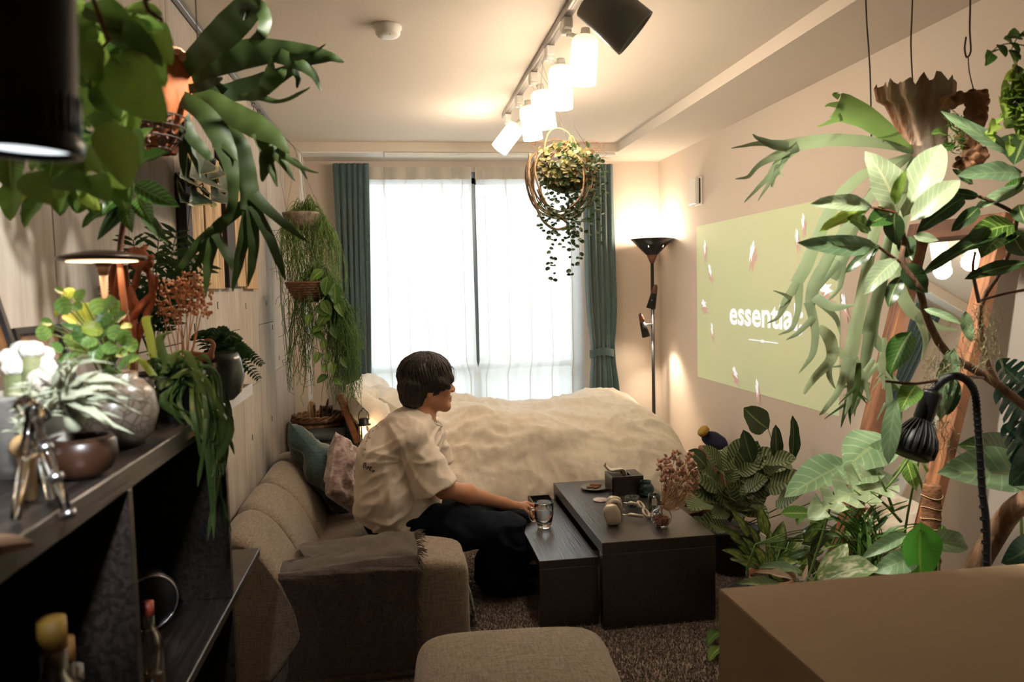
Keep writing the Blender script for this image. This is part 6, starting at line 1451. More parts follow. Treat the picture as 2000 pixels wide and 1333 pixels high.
for (x0, y0, x1, y1) in ((385, 330, 402, 362), (400, 335, 420, 370), (410, 350, 370, 345), (352, 350, 368, 365), (380, 360, 350, 345), (390, 365, 410, 388), (440, 345, 432, 375), (445, 360, 470, 370), (430, 375, 412, 392), (380, 380, 368, 398), (425, 345, 440, 372), (395, 310, 385, 340), (415, 325, 405, 350), (360, 375, 352, 395)):
    leaf(hy, 'ovate', lm_hoya, atx(x0, y0, XL+.10), atx(x1, y1, XL+.12+U(0, .03)), (.9, -1, .3), .75)
stem(hy, [atx(x, y, XL+.09) for x, y in ((395, 305), (402, 350), (380, 370), (372, 400), (368, 440), (365, 460), (375, 450))], .002, m_redst, 'vine', 5); stem(hy, [atx(x, y, XL+.09) for x, y in ((405, 330), (430, 350), (448, 362), (440, 380))], .002, m_redst, 'vine', 5)
pot(hy, atx(402, 345, XL+.065), .035, .06, m_dpot)
# ---------------- left staghorn
Y = 1.62
sl = thing('staghorn_fern', at(320, 180, Y), 'staghorn fern with glossy deep green antler fronds hanging at the upper left', 'plant', 'staghorn ferns')
b = MB()
def shl(u, v):
    a = u*2*PI; c = at(332, 115, Y)*(1-v)+at(318, 300, Y)*v; r = (.030+.040*math.sin(PI*min(1, v*.9+.08)))*(1+.12*math.sin(a*4+v*6)+.05*math.sin(a*9))
    return Vector((c.x+r*math.cos(a)*.7, c.y+r*math.sin(a), c.z))
grid(b, shl, 32, 16); obj('shield', b, mat('rusty_shield', G(130, 60, 24), .7, col2=G(190, 110, 60), scale=8, stretch=(1, 1, .4), bump=.8), sl)
b = MB()
for i in range(22): c = at(U(310, 355), U(78, 118), Y+U(-.04, .04)); ball(b, c, (U(.008, .018), U(.008, .018), U(.005, .012)), 8, 6, R3('X', U(0, 90)))
obj('frilled_crown', b, mat('orange_brown_frill', G(200, 110, 70), .7, col2=G(240, 190, 160), scale=30, bump=.5), sl)
H_ = lambda *s, m=lm_stag, cup=.13: frond(sl, [[(x, y, Y_, w_*.92) for x, y, Y_, w_ in q] for q in s], m, cup)
H_([(320, 172, Y, 8), (345, 148, Y, 14), (378, 118, Y-.02, 22), (410, 88, Y-.04, 28), (445, 55, Y-.06, 32), (475, 25, Y-.08, 30), (500, 8, Y-.1, 20)], [(478, 20, Y-.08, 16), (505, 12, Y-.1, 14), (518, 35, Y-.11, 14), (512, 65, Y-.12, 12), (490, 85, Y-.1, 8)], [(470, 30, Y-.08, 10), (485, 18, Y-.09, 5), (476, 40, Y-.1, 2)])
H_([(322, 170, Y, 6), (360, 160, Y, 12), (405, 135, Y-.01, 20), (450, 112, Y-.02, 30), (505, 100, Y-.03, 28), (560, 98, Y-.04, 20), (610, 102, Y-.05, 14), (650, 112, Y-.06, 9), (672, 122, Y-.06, .8)], [(545, 105, Y-.04, 20), (585, 125, Y-.05, 13), (612, 145, Y-.05, 9), (627, 178, Y-.05, .8)], [(560, 112, Y-.04, 10), (600, 108, Y-.06, 5), (636, 86, Y-.07, .8)], [(570, 130, Y-.04, 9), (582, 150, Y-.04, 7), (580, 172, Y-.04, 1.5)])
H_([(325, 172, Y, 5), (370, 178, Y+.03, 9), (420, 182, Y+.04, 15), (470, 175, Y+.05, 22), (520, 158, Y+.05, 20), (560, 140, Y+.04, 13), (600, 122, Y+.03, 8), (650, 118, Y+.02, .8)], [(440, 180, Y+.04, 10), (425, 165, Y+.03, 6), (412, 152, Y+.02, .8)])
H_([(465, 190, Y-.06, 5), (500, 185, Y-.07, 12), (520, 165, Y-.08, 16), (528, 138, Y-.09, 11), (530, 112, Y-.1, .8)], [(515, 175, Y-.07, 14), (545, 150, Y-.08, 12), (558, 130, Y-.08, 2)], [(505, 188, Y-.07, 9), (545, 198, Y-.08, 4), (580, 185, Y-.09, 4), (606, 170, Y-.1, .8)], m=lm_stag)
H_([(322, 174, Y, 5), (345, 172, Y-.02, 9), (380, 172, Y-.03, 10), (410, 162, Y-.04, 10), (435, 152, Y-.05, 2)])
H_([(320, 178, Y, 9), (360, 182, Y-.01, 14), (410, 195, Y-.02, 22), (455, 222, Y-.03, 26), (500, 245, Y-.04, 27), (540, 270, Y-.05, 17), (565, 300, Y-.06, 2)], [(510, 255, Y-.04, 22), (525, 290, Y-.04, 20), (520, 320, Y-.04, 15), (512, 355, Y-.04, 2)], [(530, 285, Y-.04, 14), (552, 315, Y-.04, 10), (576, 354, Y-.04, 1)], [(520, 300, Y-.04, 12), (532, 335, Y-.04, 8), (542, 366, Y-.04, 1)], [(540, 290, Y-.05, 8), (585, 325, Y-.06, 5), (622, 338, Y-.06, .8)])
H_([(318, 180, Y, 10), (350, 190, Y-.04, 16), (392, 215, Y-.06, 20), (425, 255, Y-.07, 24), (445, 300, Y-.07, 20), (455, 345, Y-.07, 13), (455, 395, Y-.06, 10), (440, 435, Y-.05, 9), (412, 455, Y-.05, 6), (392, 475, Y-.05, 1)], [(428, 262, Y-.07, 17), (445, 285, Y-.07, 12), (463, 315, Y-.07, 1)], [(395, 222, Y-.06, 14), (412, 260, Y-.05, 9), (420, 275, Y-.05, 1)])
H_([(325, 185, Y, 9), (352, 215, Y-.03, 14), (365, 250, Y-.03, 14), (385, 280, Y-.03, 13), (408, 305, Y-.03, 9), (417, 313, Y-.03, 1)], [(355, 225, Y-.03, 12), (358, 280, Y-.02, 10), (358, 320, Y-.02, 7), (360, 345, Y-.02, 1)], [(362, 270, Y-.02, 8), (380, 310, Y-.02, 7), (392, 348, Y-.02, 1)])
H_([(440, 240, Y+.02, 8), (470, 275, Y, 14), (482, 320, Y, 17), (488, 370, Y, 20), (490, 410, Y, 20)], [(486, 395, Y, 14), (455, 420, Y, 12), (420, 450, Y, 12), (395, 500, Y, 8), (372, 535, Y, 1)], [(488, 405, Y, 13), (478, 460, Y, 13), (465, 520, Y, 10), (454, 570, Y, 1)], [(492, 405, Y, 13), (496, 470, Y, 12), (492, 520, Y, 9), (484, 560, Y, 1)], [(495, 380, Y, 14), (530, 415, Y, 11), (565, 445, Y, 8), (602, 474, Y, 1)], [(494, 400, Y, 12), (525, 460, Y, 11), (545, 510, Y, 9), (558, 548, Y, 1)])
H_([(425, 445, Y-.02, 13), (415, 480, Y-.02, 12), (405, 530, Y-.02, 9), (402, 580, Y-.02, 1)], [(420, 455, Y-.02, 10), (445, 500, Y-.02, 10), (455, 530, Y-.02, 1)], [(415, 450, Y-.02, 10), (385, 480, Y-.02, 10), (355, 520, Y-.02, 7), (335, 535, Y-.02, 1)], m=lm_stag)
H_([(545, 305, Y-.04, 5), (580, 318, Y-.05, 6), (600, 350, Y-.05, 1)])
p = at(383, 25, Y+.02); b = MB(); tube(b, smoothpath([Vector((p.x, Y+.02, ZC-.01)), p, at(385, 90, Y), at(388, 200, Y+.05)], 3), .0014, 5); obj('hanging_wire', b, m_wire, sl)
# wire basket with bark behind
bkt = thing('wire_basket', at(285, 300, 1.55), 'dark wire basket filled with brown bark behind the pothos leaves', 'basket')
cB = at(285, 230, 1.55); b = MB(); R_ = .070
for z_, r_ in ((0, R_), (-.02, R_*.97), (-.04, R_*.85), (-.06, R_*.6)): tube(b, [cB+Vector((r_*math.cos(a), r_*math.sin(a), z_)) for a in [2*PI*k/30 for k in range(31)]], .0018, 5, False)
for k in range(22): a = 2*PI*k/22; tube(b, smoothpath([cB+Vector((r_*math.cos(a), r_*math.sin(a), z_)) for z_, r_ in ((0, R_), (-.02, R_*.97), (-.04, R_*.85), (-.06, R_*.6), (-.07, .01))], 2), .001, 4)
obj('wire_cage', b, m_wire, bkt)
b = MB()
for i in range(60): a, r_, z_ = U(0, 2*PI), R_*.8*math.sqrt(U(0, 1)), U(-.045, .012); box(b, cB+Vector((r_*math.cos(a), r_*math.sin(a), z_)), (.022, .012, .006), .001, R3('X', U(0, 180)) @ R3('Z', U(0, 180)))
obj('bark_chip', b, mat('bark_chips', G(74, 52, 46), .9, col2=G(150, 110, 88), scale=20), bkt, kind='stuff')
# ---------------- pothos (upper left, foreground)
random.seed(41)
po_ = thing('pothos', at(190, 260, 1.15), 'heart-leaved green pothos trailing in front of the concrete wall at upper left', 'plant')
hand = [(235, 125, 325, 240, 1.05, .85), (300, 70, 335, 128, 1.1, .8), (215, 255, 250, 370, 1.0, .75), (180, 20, 260, 60, 1.1, .8), (255, 20, 318, 30, 1.12, .7), (225, 60, 318, 130, 1.08, .7), (165, 90, 195, 165, 1.05, .8), (145, 40, 180, 120, 1.1, .8), (200, 170, 235, 235, 1.1, .8), (255, 150, 300, 200, 1.15, .7), (130, 300, 165, 350, 1.0, .8), (260, 260, 275, 330, 1.1, .7), (190, 225, 210, 260, 1.05, .9), (150, 180, 175, 250, 1.1, .8), (235, 45, 290, 95, 1.1, .8), (290, 95, 322, 170, 1.12, .7), (120, 350, 180, 370, .95, .8), (60, 345, 100, 400, .95, .8), (160, 310, 200, 330, 1.0, .9), (120, 380, 45, 370, 1.0, .6), (180, 350, 215, 395, 1.02, .8), (60, 365, 96, 400, 1.0, .7)]
for x0, y0, x1, y1, Yk, wr in hand:
    leaf(po_, 'heart', lm_pothos, at(x0, y0, Yk), at(x1, y1, Yk-.02), (U(-.3, .5), -1, U(0, .6)), wr/.85*U(.95, 1.1))
cl = [(170, 60, 45, 60, 26), (200, 180, 60, 80, 36), (170, 300, 70, 55, 34), (100, 350, 80, 35, 14), (270, 60, 40, 50, 12), (60, 290, 50, 50, 8)]
for cx_, cy_, sx_, sy_, n_ in cl:
    for i in range(n_):
        x, y = cx_+U(-sx_, sx_), cy_+U(-sy_, sy_); Yk = U(1.12, 1.34); a = U(.1*PI, .9*PI); l = U(42, 74)
        leaf(po_, 'heart', random.choice([lm_pothos, lm_pothos, lm_pothos, lm_fgreen, lm_lime]), at(x, y, Yk), at(x+l*math.cos(a)*.8, y+l*math.sin(a), Yk-.02), (U(-.5, .5), -1, U(0, .7)), U(.8, 1.0)*.95)
for v_ in ([(330, -40), (250, 40), (190, 110), (170, 200), (160, 300), (130, 380)], [(120, -40), (160, 60), (200, 150), (215, 250), (200, 340), (210, 400)], [(60, 120), (90, 260), (120, 330), (60, 380), (40, 420)], [(200, -30), (235, 60), (240, 130), (180, 190), (150, 250)], [(240, 300), (260, 350), (250, 420)]):
    stem(po_, [at(x, y, 1.17) for x, y in v_], .0022, m_stem, 'vine', 6)
b = MB()
for v_ in ([(175, -20), (190, 20), (205, 60), (213, 80)], [(115, 40), (130, 100), (150, 150)], [(280, -10), (290, 20), (318, 40)]): tube(b, smoothpath([at(x, y, .95) for x, y in v_], 4), .0028, 6)
obj('dry_vine', b, m_drift, po_)
# lit pinnate plant with stem in the middle
ap = thing('zebra_plant', at(245, 480, 1.42), 'upright plant with pale-veined pointed leaves lit bright green above the disc lamp', 'plant')
for x0, y0, x1, y1, m_, wr in ((270, 318, 332, 297, lm_vein, .36), (248, 335, 262, 262, lm_lime, .42), (262, 360, 352, 405, lm_vein, .38), (268, 385, 300, 440, lm_vein, .45), (240, 300, 215, 230, lm_lime, .4), (235, 360, 190, 300, lm_lime, .45), (225, 330, 165, 300, lm_fgreen, .45), (255, 290, 300, 250, lm_fgreen, .4), (240, 380, 200, 420, lm_fgreen, .45), (245, 395, 258, 455, lm_vein, .4), (225, 300, 185, 262, lm_lime, .5), (250, 400, 190, 470, lm_ficus, .3), (230, 400, 160, 445, lm_fgreen, .35), (280, 420, 330, 480, lm_ficus, .25)):
    leaf(ap, 'ovate', m_, at(x0, y0, 1.40), at(x1, y1, 1.36), (U(-.2, .4), -1, .5), wr/.6)
stem(ap, [Vector((at(238, 700, 1.42).x, 1.5, 1.24)), at(238, 560, 1.42), at(236, 470, 1.42), at(248, 400, 1.40), at(246, 330, 1.40), at(235, 260, 1.40)], (.006, .004), m_redst, 'stem', 8)
zs = bcz
pot(ap, (at(238, 700, 1.5).x, 1.5, zs), .045, .075, m_dpot)
# ---------------- black spotlight in the near upper left corner
Y = .62; s0 = at(48, 300, Y); s1 = at(40, -120, Y); d = (s0-s1).normalized(); Ls = (s0-s1).length; M3 = z2(d)
bs = thing('black_spotlight', s1, 'black cylindrical spotlight hanging very close at the upper left corner', 'spotlight'); r0 = .036
b = MB(); lathe(b, [(0, 0), (r0*.9, 0), (r0*.98, .01), (r0, Ls*.9), (r0*1.1, Ls*.93), (r0*1.1, Ls), (r0*.98, Ls), (r0*.9, Ls*.93), (r0*.85, Ls*.8)], s1, 40, M3); obj('housing', b, m_blackm, bs)
b = MB()
for k in range(30):
    a = 2*PI*k/30; tube(b, [s1+M3 @ Vector((r0*1.02*math.cos(a), r0*1.02*math.sin(a), Ls*z)) for z in (.72, .9)], .0011, 4)
obj('rib', b, m_blackm, bs, kind='stuff')
b = MB(); lathe(b, [(0, Ls*.95), (r0*.5, Ls*.955), (r0*.95, Ls*.965)], s1, 32, M3); obj('lens', b, emat('spot_lens_cool', (.9, .97, 1), 1.1), bs)
b = MB(); tube(b, [s1, Vector((s1.x, s1.y, ZC))], .006, 8); obj('stem', b, m_black, bs)
lamp('SPOT', 'black_spotlight_beam', s0+d*.012, 24, (.93, .97, 1), Vector((-.57, 1.10, 1.22)), .02, angle=56, blend=.8)
# ---------------- disc table lamp
dl = at(200, 505, 1.36)
dt = thing('disc_lamp', (dl.x, 1.36, zs), 'slim table lamp with a flat dark disc head glowing warm underneath on the bookcase', 'lamp')
b = MB(); lathe(b, [(0, .014), (.02, .013), (.066, .004), (.069, 0), (.066, -.003), (.056, -.004), (.016, -.006), (0, -.006)], dl, 44); obj('disc_shade', b, mat('bronze', (.05, .03, .022), .35, metal=.6), dt)
b = MB(); lathe(b, [(.018, -.0075), (.054, -.0055)], dl, 40); obj('light_ring', b, emat('warm_ring', (1, .55, .28), 5), dt)
b = MB(); lathe(b, [(0, -.03), (.0065, -.028), (.012, -.010), (.016, -.006), (0, -.006)], dl, 20); tube(b, [dl+Vector((0, 0, -.02)), Vector((dl.x, 1.36, zs))], .0062, 12); lathe(b, [(0, 0), (.045, 0), (.045, .008), (.008, .012), (0, .012)], (dl.x, 1.36, zs), 32); obj('lamp_pole', b, mat('bronze_pole', (.05, .03, .022), .35, metal=.6), dt)
lamp('AREA', 'disc_light', dl+Vector((0, 0, -.014)), .55, (1, .62, .35), dl+Vector((0, 0, -1)), .10)
# ---------------- things on the bookcase
def onB(px, Y): return at(px, 800, Y).x
random.seed(51)
# picture frames leaning
def pframe(ya, yb, h, x0, lean, lab, z0=None):
    z0 = zs+.0005; t = thing('framed_picture', (x0, (ya+yb)/2, z0), lab, 'picture', 'frames leaning on the concrete wall'); R_ = R3('Y', -lean); f = .012
    def bb_(y0, y1, za, zb, xa, xb, m, nm):
        b = MB(); vs = [Vector((x, y, z)) for x in (xa, xb) for y in (y0, y1) for z in (za, zb)]; vs = [R_ @ (v)+Vector((x0, 0, z0)) for v in vs]
        b.add(vs, [(0, 1, 3, 2), (4, 6, 7, 5), (0, 4, 5, 1), (2, 3, 7, 6), (0, 2, 6, 4), (1, 5, 7, 3)], None, False); obj(nm, b, m, t)
    bb_(ya, ya+f, 0, h, 0, .014, m_black, 'frame_side'); bb_(yb-f, yb, 0, h, 0, .014, m_black, 'frame_side'); bb_(ya+f, yb-f, 0, f, 0, .014, m_black, 'frame_side'); bb_(ya+f, yb-f, h-f, h, 0, .014, m_black, 'frame_side')
    bb_(ya+f, yb-f, f, h-f, .002, .006, mat('dried_flower_print', G(120, 90, 50), .25, col2=G(60, 50, 30), scale=12, spec=.8), 'picture')
pframe(.86, 1.36, .30, -.60, 14, 'larger thin black picture frame leaning on the concrete wall behind the cactus')
pframe(1.40, 1.58, .20, -.62, 12, 'smaller thin black picture frame leaning on the wall beside the disc lamp')
# white cactus cluster in a grey pot
cc = Vector((at(38, 800, 1.16).x, 1.16, zs)); cct = thing('cactus', cc, 'cluster of white-topped column cacti in a pale grey pot, brightly lit at the left edge', 'plant')
pot(cct, cc, .052, .115, m_gpot)
m_cac = mat('cactus_green', G(104, 112, 72), .7, col2=G(150, 150, 110), scale=40); m_wool = mat('white_wool', (.85, .82, .76), .95, bump=1, bscale=120)
for i, (x, y, h_, r_) in enumerate(((20, 705, .075, .010), (45, 690, .085, .011), (62, 690, .085, .011), (85, 700, .075, .010), (30, 725, .06, .012), (72, 720, .065, .012), (55, 735, .05, .012), (96, 725, .06, .010))):
    t3 = at(x, y, 1.16+U(-.03, .03)); b = MB(); base = Vector((t3.x*.8+cc.x*.2, t3.y, zs+.11)); tube(b, smoothpath([base, (base+t3)/2, t3], 3), r_, 12); col_ = obj('cactus_column', b, m_cac, cct)
    b = MB(); lathe(b, [(0, -.004), (r_*1.15, -.004), (r_*1.5, .005), (r_*1.25, .013), (r_*.5, .017), (0, .017)], t3, 16); obj('woolly_top', b, m_wool, col_)
# small pink-beige cactus pad
b = MB()
for k in range(7): c = at(88+U(-12, 24), 745+U(-12, 12), 1.12); ball(b, c, (.016, .016, .013), 10, 7)
obj('stone_cluster', b, mat('pale_stone', (.62, .55, .47), .9, bump=.4), None, None, 'little heap of pale rounded stones behind the cactus pot', 'stones')
b = MB(); c = at(98, 765, 1.14); lathe(b, [(0, zs-c.z), (.03, zs-c.z), (.034, -.025), (0, -.022)], c, 20); obj('stone_dish', b, m_gpot, None, None, 'low grey dish under the heap of pale stones', 'dish')
# tillandsia in brown bowl
bc_ = Vector((at(158, 850, 1.10).x, 1.10, zs+.0005)); b = MB(); hollow(b, [(.018, 0), (.036, .012), (.045, .032), (.043, .052), (.038, .058)], bc_, .004, 32)
tb2 = thing('air_plant', bc_, 'spiky silver-green air plant sitting in a round brown bowl on the bookcase edge', 'plant')
obj('bowl', b, mat('brown_glaze', G(30, 18, 13), .35, col2=G(60, 36, 24), scale=10), tb2, bc_)
tc_ = at(145, 800, 1.08)
for i in range(90):
    a = U(-.18*PI, 1.18*PI); l = U(55, 140); el = U(-.9, .25); x1, y1 = 145+l*math.cos(a), 790-l*math.sin(a)*.8+abs(math.cos(a))*10; t3 = at(x1, y1, 1.06+el*.10)
    leaf(tb2, 'strap', lm_till, tc_+Vector((U(-.008, .008), U(-.008, .008), U(-.012, .006))), t3, (0, -.6, 1) if i % 2 else (0, -1, .6), U(.7, 1.1), 'leaf')
b = MB(); ball(b, tc_+Vector((0, 0, -.012)), (.014, .014, .02)); obj('heart', b, lm_till, tb2)
# second small air plant at left edge
ta = thing('air_plant', at(50, 860, .98), 'small soft air plant behind the clear glass stand', 'plant')
for i in range(30): a = U(0, PI); l = U(28, 55); leaf(ta, 'strap', lm_till, at(50, 860, 1.0), at(50+l*math.cos(a), 855-l*math.sin(a), 1.0+U(-.03, .03)), (0, -.3, 1), 1.5)
b = MB(); ball(b, at(50, 872, 1.0), (.018, .018, .016)); tube(b, [at(50, 880, 1.0), Vector((at(50, 880, 1.0).x, 1.0, zs))], .010, 10); obj('cork_mount', b, m_cork, ta)
# crackled round vase
vc_ = Vector((at(212, 800, 1.30).x, 1.33, zs+.0005)); m_rk, nt, N, L, pb = newmat('crackle_glaze')
vo = N.new('ShaderNodeTexVoronoi'); vo.feature = 'DISTANCE_TO_EDGE'; vo.inputs['Scale'].default_value = 60; tc = N.new('ShaderNodeTexCoord'); L.new(tc.outputs['Object'], vo.inputs['Vector']); cr = N.new('ShaderNodeValToRGB'); cr.color_ramp.elements[0].color = (.06, .04, .03, 1); cr.color_ramp.elements[1].color = (.15, .12, .09, 1); cr.color_ramp.elements[1].position = .09; L.new(vo.outputs['Distance'], cr.inputs[0]); L.new(cr.outputs[0], pb.inputs['Base Color']); pb.inputs['Roughness'].default_value = .3
vz = thing('crackle_vase', vc_, 'round crackle-glazed grey vase holding a round-leaved plant on the bookcase', 'vase'); b = MB(); hollow(b, [(.035, 0), (.056, .02), (.066, .055), (.060, .09), (.045, .108), (.036, .112), (.037, .122)], vc_, .004, 40); obj('vase_body', b, m_rk, vz, vc_)
random.seed(61)
pe = thing('peperomia', vc_+Vector((0, 0, .11)), 'round-leaved light green peperomia growing out of the crackle vase', 'plant'); pc_ = vc_+Vector((0, 0, .12))
for (x, y, l) in ((115, 568, 18), (135, 575, 26), (158, 578, 26), (125, 598, 34), (150, 600, 22), (168, 612, 40), (195, 600, 34), (215, 595, 30), (228, 603, 30), (205, 625, 34), (235, 622, 26), (135, 625, 30), (150, 640, 34), (95, 640, 26), (85, 650, 30), (100, 660, 26), (180, 645, 40), (160, 655, 40), (200, 650, 30), (225, 650, 30), (245, 660, 34), (120, 610, 28), (215, 610, 24), (255, 675, 30), (90, 630, 22), (140, 665, 34), (110, 680, 26), (235, 690, 26), (130, 700, 26), (160, 690, 30), (190, 690, 34), (215, 680, 26), (175, 670, 30), (200, 700, 28), (150, 710, 24), (245, 640, 22), (260, 700, 22)):
    Yk = U(1.22, 1.36); c = at(x, y, Yk); a = U(0, 2*PI); l *= .55; leaf(pe, 'round', lm_pep if U(0, 1) > .12 else lm_lime, at(x-l*math.cos(a), y-l*math.sin(a), Yk), at(x+l*math.cos(a), y+l*math.sin(a), Yk-.01), (U(-.4, .4), -.8, U(.2, 1)), U(.8, 1.0))
    if U(0, 1) > .35: stem(pe, [pc_+Vector((U(-.015, .015), U(-.015, .015), 0)), (pc_+c)/2+Vector((0, 0, .015)), c], .0018, m_stem, 'leaf_stalk', 5, 2)
for (x0, y0, x1, y1) in ((175, 650, 115, 632), (180, 640, 235, 625), (150, 690, 95, 720), (230, 720, 262, 690)): leaf(pe, 'lance', lm_pep, at(x0, y0, 1.28), at(x1, y1, 1.26), (0, -1, .5), 1.1)
b = MB(); c = Vector((at(268, 800, 1.46).x, 1.47, zs+.0005)); hollow(b, [(.03, 0), (.034, .04), (.034, .095)], c, .002, 28); obj('glass_jar', b, m_glass, None, c, 'plain clear glass jar between the crackle vase and the trailing cactus', 'jar')
# driftwood (red) upright
dwd = thing('branching_driftwood', (at(258, 700, 1.66).x, 1.66, zs), 'upright reddish driftwood with twisting branches behind the disc lamp', 'driftwood'); m_rdw = mat('red_driftwood', G(104, 48, 26), .75, col2=G(168, 88, 50), scale=18, stretch=(1, 1, .4), bump=.8)
base = Vector((at(258, 700, 1.66).x, 1.66, zs))
for i, v_ in enumerate(([(258, 690), (235, 640), (225, 590), (232, 530), (240, 500)], [(260, 690), (262, 620), (250, 570), (245, 520)], [(262, 690), (285, 620), (298, 580), (290, 530), (270, 510), (285, 480)], [(258, 670), (240, 600), (262, 560), (275, 520), (300, 500)], [(250, 640), (272, 600), (300, 570), (305, 540)], [(245, 620), (222, 570), (220, 530), (230, 500)], [(280, 610), (262, 585), (255, 560)])):
    stem(dwd, ([base] if i < 3 else [])+[at(x, y, 1.66+U(-.02, .02)) for x, y in v_], (.0085, .005), m_rdw, 'branch', 8)
b = MB(); superbox(at(272, 505, 1.66), (.05, .03, .045), 2.4, None, 8, lambda q: q*(1+.5*nz(q, 40)), b); obj('knot', b, m_rdw, dwd)
# feathery dark palm behind
random.seed(71)
pm = thing('feathery_palm', (at(300, 700, 1.95).x, 1.95, zs), 'dark feathery palm-like foliage behind the driftwood and dried flowers', 'plant'); pcr = Vector((at(300, 700, 1.95).x, 1.95, zs+.08))
for (x, y) in ((225, 500), (260, 470), (310, 460), (345, 455), (385, 480), (400, 520), (300, 500), (350, 520), (250, 540), (330, 560), (370, 560), (215, 560), (280, 570), (240, 600), (340, 490)):
    t3 = at(x, y, 1.95+U(-.08, .1)); mid = (pcr+t3)/2+Vector((0, 0, .03)); sp2 = smoothpath([pcr, mid, t3], 6); b = MB(); tube(b, sp2, .0014, 4)
    for k in range(4, len(sp2)):
        for s in (-1, 1):
            q = sp2[k]; dd = (sp2[k]-sp2[k-1]).normalized(); sd = dd.cross(Vector((0, -1, .3))).normalized()*s; addleaf(b, 'lance', lm_pal, q, q+(sd*.8+dd*.5+Vector((0, -.1, -.15))).normalized()*U(.032, .05), (0, -1, .5), .9)
    obj('palm_frond', b, lm_pal, pm)
pot(pm, (pcr.x, 1.95, lz), .05, .085, m_dpot)
# dried hydrangea
dh = thing('dried_hydrangea', (at(350, 690, 1.72).x, 1.74, zs), 'spray of rust-coloured dried flowers on thin stems standing on the bookcase', 'dried flowers'); m_rust = mat('rust_bloom', G(176, 112, 74), .9, col2=G(206, 150, 110), scale=30); hb = Vector((at(350, 720, 1.72).x, 1.74, zs+.06))
for (x, y) in ((310, 580), (325, 560), (345, 575), (360, 560), (378, 570), (392, 550), (400, 580), (340, 610), (370, 600), (395, 605), (355, 590), (318, 600), (385, 585), (350, 555), (370, 545)):
    t3 = at(x, y, 1.72+U(-.04, .04)); stem(dh, [hb+Vector((U(-.01, .01), U(-.01, .01), 0)), (hb+t3)/2+Vector((U(-.01, .01), 0, 0)), t3], .0014, m_rust, 'flower_stem', 5)
    b = MB()
    for k in range(26): ball(b, t3+Vector((U(-.016, .016), U(-.016, .016), U(-.018, .014))), (.0042, .0042, .002), 6, 4, R3('X', U(0, 180)) @ R3('Y', U(0, 180)))
    obj('bloom', b, m_rust, dh)
b = MB(); hollow(b, [(.022, 0), (.03, .02), (.028, .06), (.018, .075)], Vector((hb.x, 1.74, zs+.0005)), .003, 28); obj('stem_vase', b, m_terra, dh)
# brown swan-necked dish
sw = thing('curved_ceramic_dish', at(395, 690, 1.95), 'small brown ceramic dish with a curled neck-like handle', 'dish'); b = MB(); c = at(385, 697, 1.95)
tube(b, smoothpath([c+Vector((-.03, 0, .012)), c, c+Vector((.03, 0, -.002)), at(412, 690, 1.94), at(417, 672, 1.94), at(405, 664, 1.94), at(398, 670, 1.94)], 4), [.003, .006, .010, .012, .013, .013, .012, .012, .011, .011, .010, .010, .009, .008, .0075, .007, .006, .006, .0055, .005, .0045, .004, .003, .002, .001], 12, True, .8); obj('dish_body', b, m_terra, sw)
# dark pot below it carrying the dish
dp = Vector((at(415, 760, 1.95).x, 2.02, lz+.0005)); b = MB(); hollow(b, [(.035, 0), (.055, .02), (.063, .06), (.058, .10), (.05, .12)], dp, .004, 36); dpo = obj('dark_glazed_pot', b, mat('teal_black_glaze', G(34, 44, 42), .25, col2=G(70, 84, 80), scale=9), None, dp, 'dark teal-black glazed round pot on the ledge beside the trailing cactus', 'pot')
# trailing flat-stemmed rhipsalis
random.seed(81)
rt_ = thing('trailing_cactus', (at(345, 800, 1.62).x, 1.60, zs), 'trailing flat-stemmed green cactus spilling over the front of the bookcase', 'plant'); rc = Vector((at(335, 740, 1.60).x, 1.60, zs+.085))
pot(rt_, (rc.x, 1.60, zs), .052, .085, m_dpot)
for i in range(84):
    x0 = U(285, 400); out = at(x0, U(690, 760), 1.60+U(-.10, .08)); endx = 290+(x0-285)*1.15+U(-40, 45); ln = U(60, 190)*(1 if endx < 430 else .75)
    if i < 6: ln = U(210, 290); endx = U(365, 440)
    k1 = at((x0+endx)/2+8, 760+ln*.35, 1.56+U(-.08, .08)); e1 = at(endx, 770+ln, 1.56+U(-.08, .08))
    for q in (k1, e1): q.x = max(q.x, -.395+U(0, .04)) if q.z < zs+.03 else q.x
    k0 = at((x0+endx)/2, 735, 1.58); k0.z = max(k0.z, zs+.05); k0.x = max(k0.x, -.42)
    sp2 = smoothpath([rc+Vector((U(-.03, .03), U(-.03, .03), 0)), out, k0, k1, e1], 4); b = MB(); n = len(sp2); vs = []; uv = []
    wd = U(.003, .006); an = U(0, PI)
    for j, p in enumerate(sp2):
        t = (sp2[min(j+1, n-1)]-sp2[max(j-1, 0)]).normalized(); s = t.cross(Vector((math.cos(an), -1, math.sin(an)*.3))).normalized(); w_ = wd*(.75+.3*abs(math.sin(j*.9)))*(1 if j < n-1 else .15)
        nn = s.cross(t)*.0012
        for q, o_ in ((-1, 0), (0, 1), (1, 0)): vs.append(p+s*w_*q+nn*o_); uv.append((.5+q/2, j/(n-1)))
    b.add(vs, [(j*3+q, j*3+q+1, j*3+q+4, j*3+q+3) for j in range(n-1) for q in (0, 1)], uv); obj('flat_stem', b, lm_rhip, rt_)
